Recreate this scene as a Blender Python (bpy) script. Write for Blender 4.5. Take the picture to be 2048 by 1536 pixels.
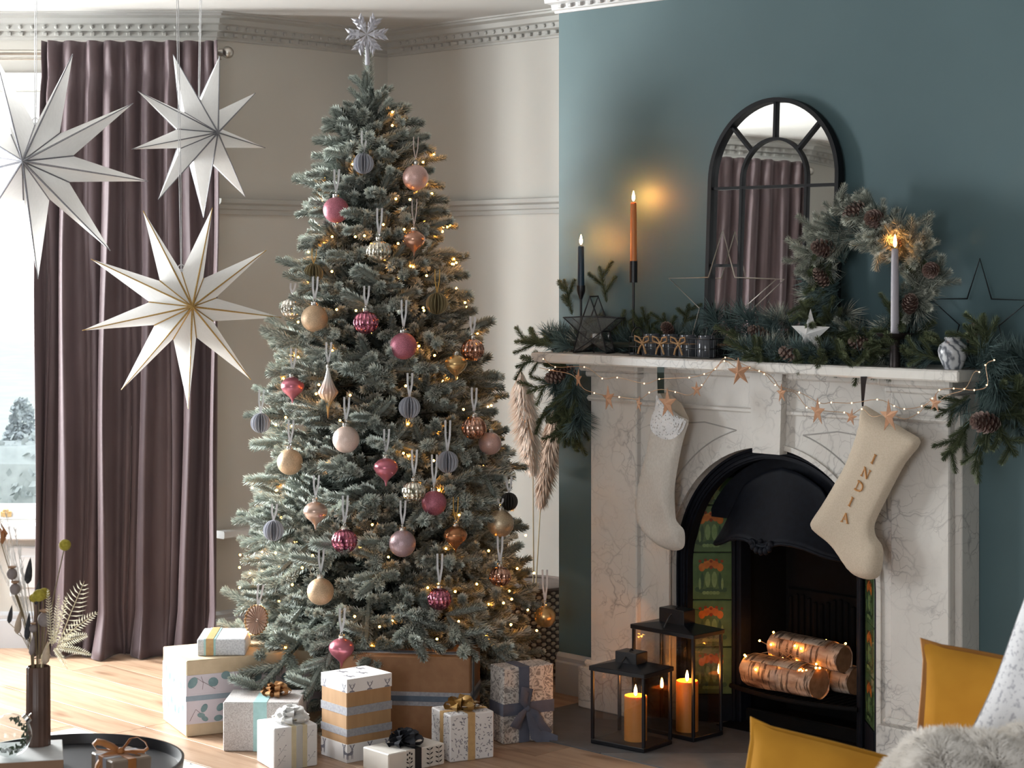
import bpy, math, random
import numpy as np
from mathutils import Vector, Matrix, Quaternion, Euler
from mathutils.geometry import delaunay_2d_cdt
for o in list(bpy.data.objects): bpy.data.objects.remove(o)
SC = bpy.context.scene
C = SC.collection
R = random.Random(11)
PI = math.pi
S2 = math.sqrt(.5)
F, HZ, H = 3900.0, 535.0, 1.5          # focal length and horizon row in pixels of the 2048x1536 frame, camera height

# ---------------------------------------------------------------- camera, light, exposure
cam = bpy.data.cameras.new('camera'); co = bpy.data.objects.new('camera', cam); C.objects.link(co)
co.location = (0, 0, H); co.rotation_euler = (PI/2, 0, 0)
cam.sensor_width = 36; cam.lens = F/2048*36; cam.shift_y = (HZ-768)/2048
cam.dof.use_dof = True; cam.dof.focus_distance = 6.3; cam.dof.aperture_fstop = 11
cam.clip_start = .05; cam.clip_end = 200
SC.camera = co
SC.view_settings.view_transform = 'Standard'; SC.view_settings.look = 'None'
SC.view_settings.gamma = 1; SC.view_settings.use_curve_mapping = False
SC.view_settings.exposure = 0.14
W = bpy.data.worlds.new('overcast_sky'); SC.world = W; W.use_nodes = True
bg = W.node_tree.nodes['Background']; bg.inputs[0].default_value = (.90, .95, 1, 1); bg.inputs[1].default_value = SKY = 2.6

def area(name, loc, to, sx, sy, power, col=(1, 1, 1)):
    l = bpy.data.lights.new(name, 'AREA'); l.shape = 'RECTANGLE'; l.size = sx; l.size_y = sy
    l.energy = power; l.color = col
    o = bpy.data.objects.new(name, l); C.objects.link(o); o.location = loc
    o.rotation_euler = (Vector(to)-Vector(loc)).to_track_quat('-Z', 'Y').to_euler()
    return o
# daylight entering the bay, from outside its two unseen windows
area('daylight_bay_centre', (-3.35, 7.65, 1.55), (0.2, 4.1, 1.25), 1.5, 1.9, 1000, (1, .98, .96))
area('daylight_bay_side', (-3.95, 6.45, 1.5), (1.5, 6.3, 1.1), 1.5, 2.0, 230, (.97, .98, 1))
area('rear_fill_light', (-2.45, -.25, 1.6), (.4, 6.2, 1.0), 2.2, 2.0, 85, (.97, .98, 1))  # fill lamp added behind the camera to lift the front faces

# ---------------------------------------------------------------- frames
X0, Y0 = .166, 6.90                    # floor point of the chimney breast's left corner
def WL(s, t, z): return Vector((X0+S2*(s-t), Y0-S2*(s+t), z))    # s along the chimney wall, t out of it
def wp(px, py, t):                     # where the sight line of a pixel meets the plane t
    k = (px-1024)/F
    s = (k*(Y0-S2*t)-X0+S2*t)/(S2*(1+k)); y = Y0-S2*(t+s)
    return s, H-(py-HZ)/F*y
def at(px, py, Y): return Vector(((px-1024)/F*Y, Y, H-(py-HZ)/F*Y))
def fl(px, py, z=0):
    Y = (H-z)*F/(py-HZ); return Vector(((px-1024)/F*Y, Y, z))

# ---------------------------------------------------------------- mesh builder
class MB:
    def __init__(s): s.v = []; s.f = []; s.m = []; s.c = []
    def add(s, vs, fs, mi=0, c=0.):
        b = len(s.v)
        s.v += [tuple(v) for v in vs]; s.f += [tuple(i+b for i in f) for f in fs]; s.m += [mi]*len(fs)
        s.c += list(c) if hasattr(c, '__len__') else [c]*len(vs)
        return s
    def box(s, x0, x1, y0, y1, z0, z1, M=None, mi=0):
        vs = [Vector((x, y, z)) for z in (z0, z1) for y in (y0, y1) for x in (x0, x1)]
        if M is not None: vs = [M @ v for v in vs]
        return s.add(vs, [(0, 2, 3, 1), (4, 5, 7, 6), (0, 1, 5, 4), (2, 6, 7, 3), (0, 4, 6, 2), (1, 3, 7, 5)], mi)
    def rbox(s, x0, x1, y0, y1, z0, z1, b=.004, M=None, mi=0):
        b = min(b, (x1-x0)*.45, (y1-y0)*.45, (z1-z0)*.45)
        vs = []; idx = {}
        X = (x0, x1); Y = (y0, y1); Z = (z0, z1); g = (1, -1)
        for i in (0, 1):
            for j in (0, 1):
                for k in (0, 1):
                    for a in range(3):
                        p = [X[i]+b*g[i], Y[j]+b*g[j], Z[k]+b*g[k]]
                        p[a] = (X[i], Y[j], Z[k])[a]
                        idx[i, j, k, a] = len(vs); vs.append(Vector(p))
        fs = []
        q = ((0, 0), (1, 0), (1, 1), (0, 1))
        for e in (0, 1):
            fs.append([idx[e, j, k, 0] for j, k in q][::1 if e else -1])
            fs.append([idx[i, e, k, 1] for i, k in q][::-1 if e else 1])
            fs.append([idx[i, j, e, 2] for i, j in q][::1 if e else -1])
        for j in (0, 1):
            for k in (0, 1):
                fs.append([idx[0, j, k, 1], idx[1, j, k, 1], idx[1, j, k, 2], idx[0, j, k, 2]][::1 if (j == k) else -1][::-1 if j == 0 and False else 1])
        for i in (0, 1):
            for k in (0, 1):
                fs.append([idx[i, 0, k, 0], idx[i, 1, k, 0], idx[i, 1, k, 2], idx[i, 0, k, 2]])
        for i in (0, 1):
            for j in (0, 1):
                fs.append([idx[i, j, 0, 0], idx[i, j, 1, 0], idx[i, j, 1, 1], idx[i, j, 0, 1]])
                for k in (0, 1): fs.append([idx[i, j, k, 0], idx[i, j, k, 1], idx[i, j, k, 2]])
        ctr = Vector(((x0+x1)/2, (y0+y1)/2, (z0+z1)/2))
        out = []
        for f in fs:
            c = sum((vs[i] for i in f), Vector())/len(f)
            n = (vs[f[1]]-vs[f[0]]).cross(vs[f[2]]-vs[f[0]])
            out.append(f if n.dot(c-ctr) > 0 else f[::-1])
        if M is not None: vs = [M @ v for v in vs]
        return s.add(vs, out, mi)
    def tube(s, pts, r, n=6, closed=False, mi=0, c=0., caps=True):
        pts = [Vector(p) for p in pts]; N = len(pts)
        rr = r if hasattr(r, '__len__') else [r]*N
        vs = []; prev = None
        for i, p in enumerate(pts):
            a = pts[(i-1) % N] if (i or closed) else p
            b = pts[(i+1) % N] if (i < N-1 or closed) else p
            d = (b-a)
            d = d.normalized() if d.length > 1e-9 else Vector((0, 0, 1))
            if prev is None:
                x = d.orthogonal().normalized()
            else:
                x = prev-d*prev.dot(d); x = x.normalized() if x.length > 1e-6 else d.orthogonal().normalized()
            prev = x; y = d.cross(x)
            for k in range(n):
                t = 2*PI*k/n
                vs.append(p+(x*math.cos(t)+y*math.sin(t))*rr[i])
        fs = []
        for i in range(N if closed else N-1):
            j = (i+1) % N
            for k in range(n): fs.append((i*n+k, i*n+(k+1) % n, j*n+(k+1) % n, j*n+k))
        if caps and not closed: fs += [tuple(range(n))[::-1], tuple((N-1)*n+k for k in range(n))]
        return s.add(vs, fs, mi, c)
    def lathe(s, prof, n=24, M=None, mi=0, f=None):
        vs = []; N = len(prof)
        for i, (r, z) in enumerate(prof):
            for k in range(n):
                t = 2*PI*k/n; q = r*(f(t, i/(N-1)) if f else 1)
                vs.append(Vector((q*math.cos(t), q*math.sin(t), z)))
        if M is not None: vs = [M @ v for v in vs]
        fs = [(i*n+k, i*n+(k+1) % n, (i+1)*n+(k+1) % n, (i+1)*n+k) for i in range(N-1) for k in range(n)]
        if prof[0][0] > 1e-6: fs.append(tuple(range(n))[::-1])
        if prof[-1][0] > 1e-6: fs.append(tuple((N-1)*n+k for k in range(n)))
        return s.add(vs, fs, mi)
    def ball(s, c, r, n=16, mi=0, sz=1., f=None):
        h = max(4, n//2)
        pr = [(max(r*math.sin(PI*i/h), 1e-5), -r*sz*math.cos(PI*i/h)) for i in range(h+1)]
        return s.lathe(pr, n, Matrix.Translation(Vector(c)), mi, f)
    def prism(s, poly, a, b, M=None, mi=0):       # polygon in (x,z), extruded along y from a to b
        n = len(poly)
        vs = [Vector((x, a, z)) for x, z in poly]+[Vector((x, b, z)) for x, z in poly]
        ar = sum(poly[i][0]*poly[(i+1) % n][1]-poly[(i+1) % n][0]*poly[i][1] for i in range(n))
        fs = [tuple(range(n)), tuple(range(2*n-1, n-1, -1))]+[(i, i+n, (i+1) % n+n, (i+1) % n) for i in range(n)]
        if (ar < 0) != (a > b): fs = [f[::-1] for f in fs]
        if M is not None: vs = [M @ v for v in vs]
        return s.add(vs, fs, mi)
    def grid(s, P, mi=0, c=0., closed=False):     # rows of points
        h = len(P); w = len(P[0]); vs = [p for r in P for p in r]
        fs = [(i*w+j, i*w+(j+1) % w, (i+1)*w+(j+1) % w, (i+1)*w+j) for i in range(h-1) for j in range(w if closed else w-1)]
        return s.add(vs, fs, mi, c)
    def shift(s, d):
        s.v = [(v[0]+d[0], v[1]+d[1], v[2]+d[2]) for v in s.v]; return s
    def mesh(s, name, mats, smooth=None, attr=None):
        me = bpy.data.meshes.new(name); me.from_pydata(s.v, [], s.f)
        for m in (mats if isinstance(mats, (list, tuple)) else [mats]): me.materials.append(m)
        if any(s.m): me.polygons.foreach_set('material_index', s.m)
        if attr:
            a = me.attributes.new(attr, 'FLOAT', 'POINT'); a.data.foreach_set('value', s.c)
        if smooth is not None:
            me.polygons.foreach_set('use_smooth', [True]*len(me.polygons))
            if smooth < 179: me.set_sharp_from_angle(angle=math.radians(smooth))
        me.update()
        return me
    def build(s, name, mats, parent=None, smooth=None, attr=None, loc=None, rot=None, scale=None):
        return put(name, s.mesh(name, mats, smooth, attr), parent, loc, rot, scale)

def put(name, me, parent=None, loc=None, rot=None, scale=None):
    o = bpy.data.objects.new(name, me); C.objects.link(o)
    if parent is not None: o.parent = parent
    if loc is not None: o.location = loc
    if rot is not None: o.rotation_euler = rot
    if scale is not None: o.scale = scale if hasattr(scale, '__len__') else (scale,)*3
    return o
def tag(o, label, cat, group=None, kind=None):
    o['label'] = label; o['category'] = cat
    if group: o['group'] = group
    if kind: o['kind'] = kind
    return o
def thing(name, label, cat, loc=(0, 0, 0), rz=0, group=None):
    o = put(name, None, None, loc, (0, 0, rz) if not hasattr(rz, '__len__') else rz)
    o.empty_display_size = .05
    return tag(o, label, cat, group)
def struct(o, label=None, cat=None):
    o['kind'] = 'structure'
    if label: o['label'] = label; o['category'] = cat
    return o
def stuff(o): o['kind'] = 'stuff'; return o
def lab(o, label): o['label'] = label; return o

# ---------------------------------------------------------------- materials
def nmat(name):
    m = bpy.data.materials.new(name); m.use_nodes = True
    nt = m.node_tree; b = nt.nodes['Principled BSDF']
    return m, nt, b
def L(nt, a, b): nt.links.new(a, b)
def node(nt, t, **kw):
    n = nt.nodes.new(t)
    for k, v in kw.items():
        if hasattr(n, k): setattr(n, k, v)
        else: n.inputs[k].default_value = v
    return n
def ramp(nt, fac, stops, interp='LINEAR'):
    r = nt.nodes.new('ShaderNodeValToRGB'); e = r.color_ramp; e.interpolation = interp
    while len(e.elements) < len(stops): e.elements.new(.5)
    for el, (p, c) in zip(e.elements, stops):
        el.position = p; el.color = (*c, 1) if len(c) == 3 else c
    L(nt, fac, r.inputs[0]); return r
def coords(nt, scale=(1, 1, 1), kind='Object', rot=(0, 0, 0), loc=(0, 0, 0)):
    tc = nt.nodes.new('ShaderNodeTexCoord'); mp = nt.nodes.new('ShaderNodeMapping')
    mp.inputs['Scale'].default_value = scale; mp.inputs['Rotation'].default_value = rot; mp.inputs['Location'].default_value = loc
    L(nt, tc.outputs[kind], mp.inputs[0]); return mp.outputs[0]
def bump(nt, b, h, strength=.3, dist=.002):
    n = node(nt, 'ShaderNodeBump', Strength=strength, Distance=dist)
    L(nt, h, n.inputs['Height']); L(nt, n.outputs[0], b.inputs['Normal'])
def mat(name, c1, c2=None, scale=20, rough=.5, metal=0., bmp=0., detail=3., spec=None, sheen=0., stretch=(1, 1, 1), coat=0., sss=0., lo=.35, hi=.65, bscale=None, sheen_tint=None):
    m, nt, b = nmat(name)
    c2 = c2 or tuple(x*.88 for x in c1)
    n = node(nt, 'ShaderNodeTexNoise', Scale=scale, Detail=detail)
    v = coords(nt, stretch); L(nt, v, n.inputs['Vector'])
    r = ramp(nt, n.outputs[0], [(lo, c2), (hi, c1)]); L(nt, r.outputs[0], b.inputs['Base Color'])
    b.inputs['Roughness'].default_value = rough; b.inputs['Metallic'].default_value = metal
    if spec is not None: b.inputs['Specular IOR Level'].default_value = spec
    if sheen:
        b.inputs['Sheen Weight'].default_value = sheen; b.inputs['Sheen Roughness'].default_value = .4
        if sheen_tint: b.inputs['Sheen Tint'].default_value = (*sheen_tint, 1)
    if coat: b.inputs['Coat Weight'].default_value = coat
    if sss: b.inputs['Subsurface Weight'].default_value = sss; b.inputs['Subsurface Radius'].default_value = (.02, .01, .006); b.inputs['Subsurface Scale'].default_value = .5
    if bmp:
        h = n.outputs[0]
        if bscale:
            n2 = node(nt, 'ShaderNodeTexNoise', Scale=bscale, Detail=4.); L(nt, v, n2.inputs['Vector']); h = n2.outputs[0]
        bump(nt, b, h, bmp)
    return m
def emis(name, col, k):
    m, nt, b = nmat(name); nt.nodes.remove(b)
    e = node(nt, 'ShaderNodeEmission', Strength=k); e.inputs[0].default_value = (*col, 1)
    L(nt, e.outputs[0], nt.nodes['Material Output'].inputs[0]); return m
def glass(name, tint=(1, 1, 1), gloss=1., ior=1.45):
    m, nt, b = nmat(name); nt.nodes.remove(b)
    t = node(nt, 'ShaderNodeBsdfTransparent'); t.inputs[0].default_value = (*tint, 1)
    g = node(nt, 'ShaderNodeBsdfGlossy', Roughness=.02); g.inputs[0].default_value = (gloss,)*3+(1,)
    lw = node(nt, 'ShaderNodeLayerWeight', Blend=.5); pw = node(nt, 'ShaderNodeMath', operation='POWER'); pw.inputs[1].default_value = 4.
    ma_ = node(nt, 'ShaderNodeMath', operation='MULTIPLY_ADD'); ma_.inputs[1].default_value = .7; ma_.inputs[2].default_value = ((ior-1)/(ior+1))**2*1.2
    L(nt, lw.outputs['Facing'], pw.inputs[0]); L(nt, pw.outputs[0], ma_.inputs[0]); mx = node(nt, 'ShaderNodeMixShader')
    L(nt, ma_.outputs[0], mx.inputs[0]); L(nt, t.outputs[0], mx.inputs[1]); L(nt, g.outputs[0], mx.inputs[2])
    L(nt, mx.outputs[0], nt.nodes['Material Output'].inputs[0]); return m

M = {}
M['wall'] = mat('wall_paint', (.50, .485, .45), (.485, .47, .435), 3, .85, bmp=.03, bscale=180)
M['teal'] = mat('teal_paint', (.080, .140, .154), (.074, .131, .145), 2.5, .62, bmp=.04, bscale=160)
M['ceiling'] = mat('ceiling_paint', (.44, .43, .415), (.43, .42, .405), 3, .9)
M['coving_lit'] = mat('coving_lit_paint', (.55, .55, .55), (.53, .53, .53), 5, .5)  # paler coving copy, the light on the chimney side put into its colour
M['trim'] = mat('trim_shaded_paint', (.385, .38, .36), (.37, .365, .345), 6, .6)  # greyer copy, shade of the bay and alcove put into its colour
M['white_paint'] = mat('white_gloss_paint', (.66, .66, .66), (.64, .64, .64), 5, .35)
M['greywhite'] = mat('skirting_paint', (.50, .51, .53), (.48, .49, .51), 5, .4)
M['black_metal'] = mat('black_metal', (.008, .009, .013), (.006, .007, .010), 30, .36, bmp=.05)
M['iron'] = mat('cast_iron', (.008, .010, .016), (.006, .007, .011), 60, .55, bmp=.15, bscale=250, spec=.14)
M['soot'] = mat('sooty_iron', (.006, .006, .007), (.004, .004, .004), 40, .85, spec=.15)
M['brass'] = mat('aged_brass', (.75, .52, .25), (.62, .42, .2), 40, .35, .9)
M['chrome'] = mat('brushed_nickel', (.55, .52, .48), (.5, .47, .43), 60, .28, 1.)
M['glass'] = glass('clear_glass'); M['pane'] = glass('window_glass', (.96, .98, .98))
M['lantern_glass'] = glass('lantern_glass', (.93, .93, .93), 1., 1.5)
M['smoke_glass'] = glass('smoked_glass', (.82, .82, .84), .8, 2.5)
M['frame_black'] = mat('matt_black_frame', (.006, .0065, .009), (.005, .0055, .007), 30, .5, spec=.2)
M['wax_orange'] = mat('ochre_wax', (.64, .27, .05), (.57, .23, .04), 8, .5, sss=.3)
M['wax_tan'] = mat('terracotta_wax', (.62, .22, .065), (.56, .19, .055), 8, .45, sss=.2)
M['wax_navy'] = mat('navy_wax', (.010, .035, .065), (.008, .03, .055), 8, .4)
M['wax_grey'] = mat('lilac_grey_wax', (.36, .34, .38), (.33, .31, .35), 8, .5)
M['flame'] = emis('candle_flame', (1, .36, .07), 520)
M['flame_low'] = emis('low_candle_flame', (1, .40, .09), 120); M['wick'] = mat('burnt_wick', (.02, .015, .012), rough=.9)
M['bulb'] = emis('fairy_light', (1, .36, .045), 55)
M['bulb_white'] = emis('micro_led', (1, .68, .34), 4.5)
M['wire'] = mat('copper_wire', (.62, .42, .28), (.5, .34, .22), 50, .4, .7)
M['green_wire'] = mat('dark_green_cable', (.012, .02, .014), rough=.6)
M['linen_ribbon'] = mat('white_satin_ribbon', (.62, .62, .64), (.54, .54, .56), 60, .45, sheen=.3)
M['silvercap'] = mat('silver_cap', (.72, .70, .66), (.6, .58, .55), 80, .25, 1.)
# ================================================================ ROOM
CEIL = 2.50
A1 = (-1.169, 7.70); A0 = (-2.62, 7.70); B0 = (-3.40, 6.92); B1 = (-3.40, 5.47)
BC = (-.532, 8.337); CA = (.535, 7.269); P0 = (X0, Y0)
BE = (B1[0]-S2*2.0, B1[1]-S2*2.0); PE = (X0+S2*4.2, Y0-S2*4.2); BE2 = (X0+S2*(-1.51-5.6), Y0-S2*(-1.51+5.6))

def m_planks():
    m, nt, b = nmat('oak_planks')
    oi = nt.nodes.new('ShaderNodeObjectInfo')
    tc = nt.nodes.new('ShaderNodeTexCoord')
    ad = node(nt, 'ShaderNodeVectorMath', operation='ADD'); mp = nt.nodes.new('ShaderNodeMapping')
    mul = node(nt, 'ShaderNodeMath', operation='MULTIPLY'); mul.inputs[1].default_value = 37.
    L(nt, oi.outputs['Random'], mul.inputs[0])
    L(nt, oi.outputs['Location'], ad.inputs[0])
    geo = nt.nodes.new('ShaderNodeNewGeometry')
    vr = node(nt, 'ShaderNodeVectorRotate', rotation_type='Z_AXIS'); vr.inputs['Angle'].default_value = PI/4
    L(nt, geo.outputs['Position'], vr.inputs['Vector'])
    L(nt, vr.outputs[0], mp.inputs[0]); mp.inputs['Scale'].default_value = (1.2, 16, 1)
    ad2 = node(nt, 'ShaderNodeVectorMath', operation='ADD'); L(nt, mp.outputs[0], ad2.inputs[0]); L(nt, mul.outputs[0], ad2.inputs[1])
    n = node(nt, 'ShaderNodeTexNoise', Scale=2.2, Detail=6., Distortion=.6); L(nt, ad2.outputs[0], n.inputs['Vector'])
    r = ramp(nt, n.outputs[0], [(.25, (.25, .152, .095)), (.45, (.36, .235, .158)), (.6, (.42, .285, .195)), (.8, (.33, .21, .138))])
    k = node(nt, 'ShaderNodeTexNoise', Scale=2.3, Detail=2.)
    mp2 = nt.nodes.new('ShaderNodeMapping'); L(nt, vr.outputs[0], mp2.inputs[0]); mp2.inputs['Scale'].default_value = (1., 3.5, 1)
    L(nt, mp2.outputs[0], k.inputs['Vector'])
    kr = ramp(nt, k.outputs[0], [(.62, (1, 1, 1)), (.72, (.50, .42, .36))])
    mx = node(nt, 'ShaderNodeMix', data_type='RGBA', blend_type='MULTIPLY'); mx.inputs[0].default_value = 1
    L(nt, r.outputs[0], mx.inputs[6]); L(nt, kr.outputs[0], mx.inputs[7])
    hs = nt.nodes.new('ShaderNodeHueSaturation'); L(nt, mx.outputs[2], hs.inputs['Color'])
    mr = node(nt, 'ShaderNodeMapRange'); L(nt, oi.outputs['Random'], mr.inputs[0]); mr.inputs[3].default_value = .82; mr.inputs[4].default_value = 1.12
    L(nt, mr.outputs[0], hs.inputs['Value']); L(nt, hs.outputs[0], b.inputs['Base Color'])
    b.inputs['Roughness'].default_value = .42; b.inputs['Specular IOR Level'].default_value = .35; bump(nt, b, n.outputs[0], .08)
    return m
M['planks'] = m_planks()
M['subfloor'] = mat('subfloor', (.03, .02, .012), rough=.9)

floor = struct(MB().box(-6.5, 5.2, -2.6, 9.2, -.06, -.021).build('floor', M['subfloor']), 'pale oak plank floor of the living room', 'floor')
pm = MB().rbox(0, 1, -.0777, .0777, -.02, 0, .0005).mesh('plank', M['planks'])
t = -.62; row = 0
while t < 4.6:
    s = -4.2+R.random()*1.4
    while s < 4.0:
        ln = R.uniform(1.1, 2.0); vis = False
        for q in range(7):
            p = WL(s+ln*q/6, t, 0)
            if p.y > 3.2:
                px = 1024+p.x/p.y*F; py = HZ+H*F/p.y
                if -160 < px < 2200 and py < 1680 and p.y < 8.6: vis = True
        if vis:
            o = put('plank', pm, floor, WL(s, t, 0), (0, 0, -PI/4), (ln-.002, 1, 1))
        s += ln
    t += .157; row += 1

def wallseg(mb, a, b, z0, z1, th=.12):         # interior on the right-hand side going a -> b
    a = Vector(a); b = Vector(b); d = (b-a).normalized(); o = Vector((-d.y, d.x))*th
    q = [a, b, b+o, a+o]
    vs = [Vector((p.x, p.y, z)) for z in (z0, z1) for p in q]
    return mb.add(vs, [(3, 2, 1, 0), (4, 5, 6, 7), (0, 1, 5, 4), (1, 2, 6, 5), (2, 3, 7, 6), (3, 0, 4, 7)])
def lerp(a, b, t): return tuple(a[i]+(b[i]-a[i])*t for i in range(len(a)))
def wall_open(name, a, b, o0, o1, z0, z1, m, label):
    ln = (Vector(b)-Vector(a)).length; p = lerp(a, b, o0/ln); q = lerp(a, b, o1/ln); mb = MB()
    wallseg(mb, a, p, 0, CEIL); wallseg(mb, q, b, 0, CEIL); wallseg(mb, p, q, 0, z0); wallseg(mb, p, q, z1, CEIL)
    return struct(mb.build(name, m), label, 'wall')
WZ0, WZ1 = .50, 2.20
wall_open('wall_window', A0, A1, .10, .80, WZ0, WZ1, M['wall'], 'bay wall holding the sash window behind the plum curtain')
wall_open('wall_bay', B0, A0, .13, .97, WZ0, WZ1, M['wall'], 'centre wall of the window bay')
wall_open('wall_left', B1, B0, .65, 1.35, WZ0, WZ1, M['wall'], 'far side wall of the window bay seen in the mirror')
struct(wallseg(MB(), BE2, B1, 0, CEIL).build('wall_far', M['wall']), 'plain wall beside the bay, seen in the mirror', 'wall')
struct(wallseg(MB(), A1, BC, 0, CEIL).build('wall_end', M['wall']), 'grey end wall between the curtain and the tree', 'wall')
struct(wallseg(MB(), BC, (CA[0]+.3*S2, CA[1]-.3*S2), 0, CEIL).build('wall_alcove', M['wall']), 'pale alcove wall behind the tree', 'wall')
# the unseen side of the room behind the camera, with an opening added for the fill lamp
OP = WL(5.5, 5.6, 0); OC = WL(5.5, -.05, 0)
wall_open('wall_rear', (OP.x, OP.y), BE2, .7, 2.9, .55, 2.3, M['wall'], 'wall behind the camera with an opening added for the fill lamp')
struct(wallseg(MB(), (OC.x, OC.y), (OP.x, OP.y), 0, CEIL).build('wall_right', M['wall']), 'wall closing the room beyond the right edge', 'wall')
# chimney breast with the fire opening
mb = MB()
mb.box(0, .60, 0, .09, 0, CEIL); mb.box(1.41, 5.6, 0, .09, 0, CEIL); mb.box(.60, 1.41, 0, .09, .98, CEIL); mb.box(0, .10, .09, .55, 0, CEIL)
struct(mb.build('wall_chimney', M['teal'], None, loc=(X0, Y0, 0), rot=(0, 0, -PI/4)), 'teal painted chimney breast wall', 'wall')
cl = MB().add([(x, y, z) for z in (CEIL, CEIL+.1) for x, y in ((-6.5, -2.6), (5.2, -2.6), (5.2, 9), (-6.5, 9))],
              [(3, 2, 1, 0), (4, 5, 6, 7), (0, 1, 5, 4), (1, 2, 6, 5), (2, 3, 7, 6), (3, 0, 4, 7)])
struct(cl.build('ceiling', M['ceiling']), 'plain off-white ceiling', 'ceiling')

def sweep(path, prof, cap=True):
    path = [Vector(p) for p in path]; n = len(path); mb = MB(); rows = []
    dirs = [(path[i+1]-path[i]).normalized() for i in range(n-1)]
    nor = [Vector((d.y, -d.x)) for d in dirs]
    for i in range(n):
        if i == 0: o = nor[0]
        elif i == n-1: o = nor[-1]
        else: o = (nor[i-1]+nor[i])/(1+nor[i-1].dot(nor[i]))
        rows.append([Vector((path[i].x+o.x*d, path[i].y+o.y*d, z)) for d, z in prof])
    mb.grid(rows)
    if cap:
        k = len(prof); mb.f.append(tuple(range(k))); mb.f.append(tuple((n-1)*k+j for j in range(k))[::-1]); mb.m += [0, 0]
    return mb
COV = [(-.01, -.102), (.010, -.102), (.012, -.094), (.018, -.090), (.020, -.072), (.036, -.066), (.038, -.046), (.050, -.040), (.056, -.022), (.078, -.014), (.080, -.006), (.098, -.006), (.100, 0), (-.01, 0)]
cv = [(d, CEIL+z) for d, z in COV]
trim1 = struct(sweep([BE, B1, B0, A0, A1, BC, CA], cv).build('trim_1', M['trim'], None, 40), 'dentil coving round the bay and alcove, shade put into its grey', 'coving')
trim2 = struct(sweep([CA, P0, PE], cv).build('trim_2', M['coving_lit'], None, 40), 'dentil coving along the teal chimney breast, light put into its white', 'coving')
den = MB().rbox(-.0085, .0085, -.006, .006, -.0065, .0065, .002).mesh('dentil', M['trim'])
denw = MB().rbox(-.0085, .0085, -.006, .006, -.0065, .0065, .002).mesh('dentil', M['coving_lit'])
egg = MB().ball((0, 0, 0), .0068, 8).mesh('bead', M['trim'], 60); eggw = MB().ball((0, 0, 0), .0068, 8).mesh('bead', M['coving_lit'], 60)
def dentils(a, b, par, d1, d2, lim=None, far=False):
    a = Vector(a); b = Vector(b); d = (b-a).normalized(); nn = Vector((d.y, -d.x)); ln = (b-a).length
    k = int(ln/.047); rz = math.atan2(d.y, d.x); mb = MB()
    for i in range(k):
        x = .03+i*.047
        if lim and not lim[0] < x < lim[1]: continue
        p = a+d*x
        q1 = p+nn*.024; q2 = p+nn*.040
        if far:
            Rm = Matrix.Translation((q1.x, q1.y, CEIL-.081)) @ Matrix.Rotation(rz, 4, 'Z'); mb.box(-.01, .01, -.01, .006, -.0075, .0075, Rm)
            Rm = Matrix.Translation((q2.x, q2.y, CEIL-.055)) @ Matrix.Rotation(rz, 4, 'Z'); mb.box(-.01, .01, -.01, .006, -.0075, .0075, Rm)
        else:
            put('dentil', d1, par, (q1.x, q1.y, CEIL-.081), (0, 0, rz)); put('bead', d2, par, (q2.x, q2.y, CEIL-.055), (0, 0, rz), (1.15, .8, 1.2))
    if far: stuff(mb.build('far_dentils', M['trim'], par))
dentils(A0, A1, trim1, den, egg, (.55, 2)); dentils(A1, BC, trim1, den, egg, (.0, .82)); dentils(BC, CA, trim1, den, egg, (.09, 1.06)); dentils(P0, PE, trim2, denw, eggw, (0, .55))
dentils(B0, A0, trim1, den, egg, None, True); dentils(BE, B1, trim1, den, egg, None, True); dentils(B1, B0, trim1, den, egg, None, True)
RAIL = [(0, 1.712), (.012, 1.712), (.014, 1.728), (.020, 1.733), (.022, 1.748), (.034, 1.756), (.036, 1.772), (0, 1.774)]
struct(sweep([A1, BC, CA], RAIL).build('trim_3', M['trim'], None, 40), 'grey picture rail round the end wall and alcove', 'rail')
struct(sweep([A1, lerp(A1, BC, .985)], [(0, .432), (.05, .432), (.055, .437), (.055, .457), (.05, .462), (0, .462)]).build('trim_4', M['white_paint']), 'pale sill-height ledge on the end wall', 'ledge')
SK = [(0, 0), (.018, 0), (.018, .108), (.012, .114), (.014, .128), (.006, .140), (0, .142)]
struct(sweep([B1, B0, A0, A1, BC, CA, lerp(CA, P0, .98)], SK).build('baseboard_left', M['greywhite'], None, 40), 'grey skirting board under the window and alcove', 'skirting')
q0 = WL(.0, 0, 0); q1 = WL(.224, 0, 0); q2 = WL(1.712, 0, 0)
struct(sweep([(q0.x, q0.y), (q1.x, q1.y)], SK).build('baseboard_chimney', M['greywhite'], None, 40), 'short grey-white skirting left of the fireplace', 'skirting')
struct(sweep([(q2.x, q2.y), PE], SK).build('baseboard_right', M['greywhite'], None, 40), 'grey-white skirting right of the fireplace', 'skirting')

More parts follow.
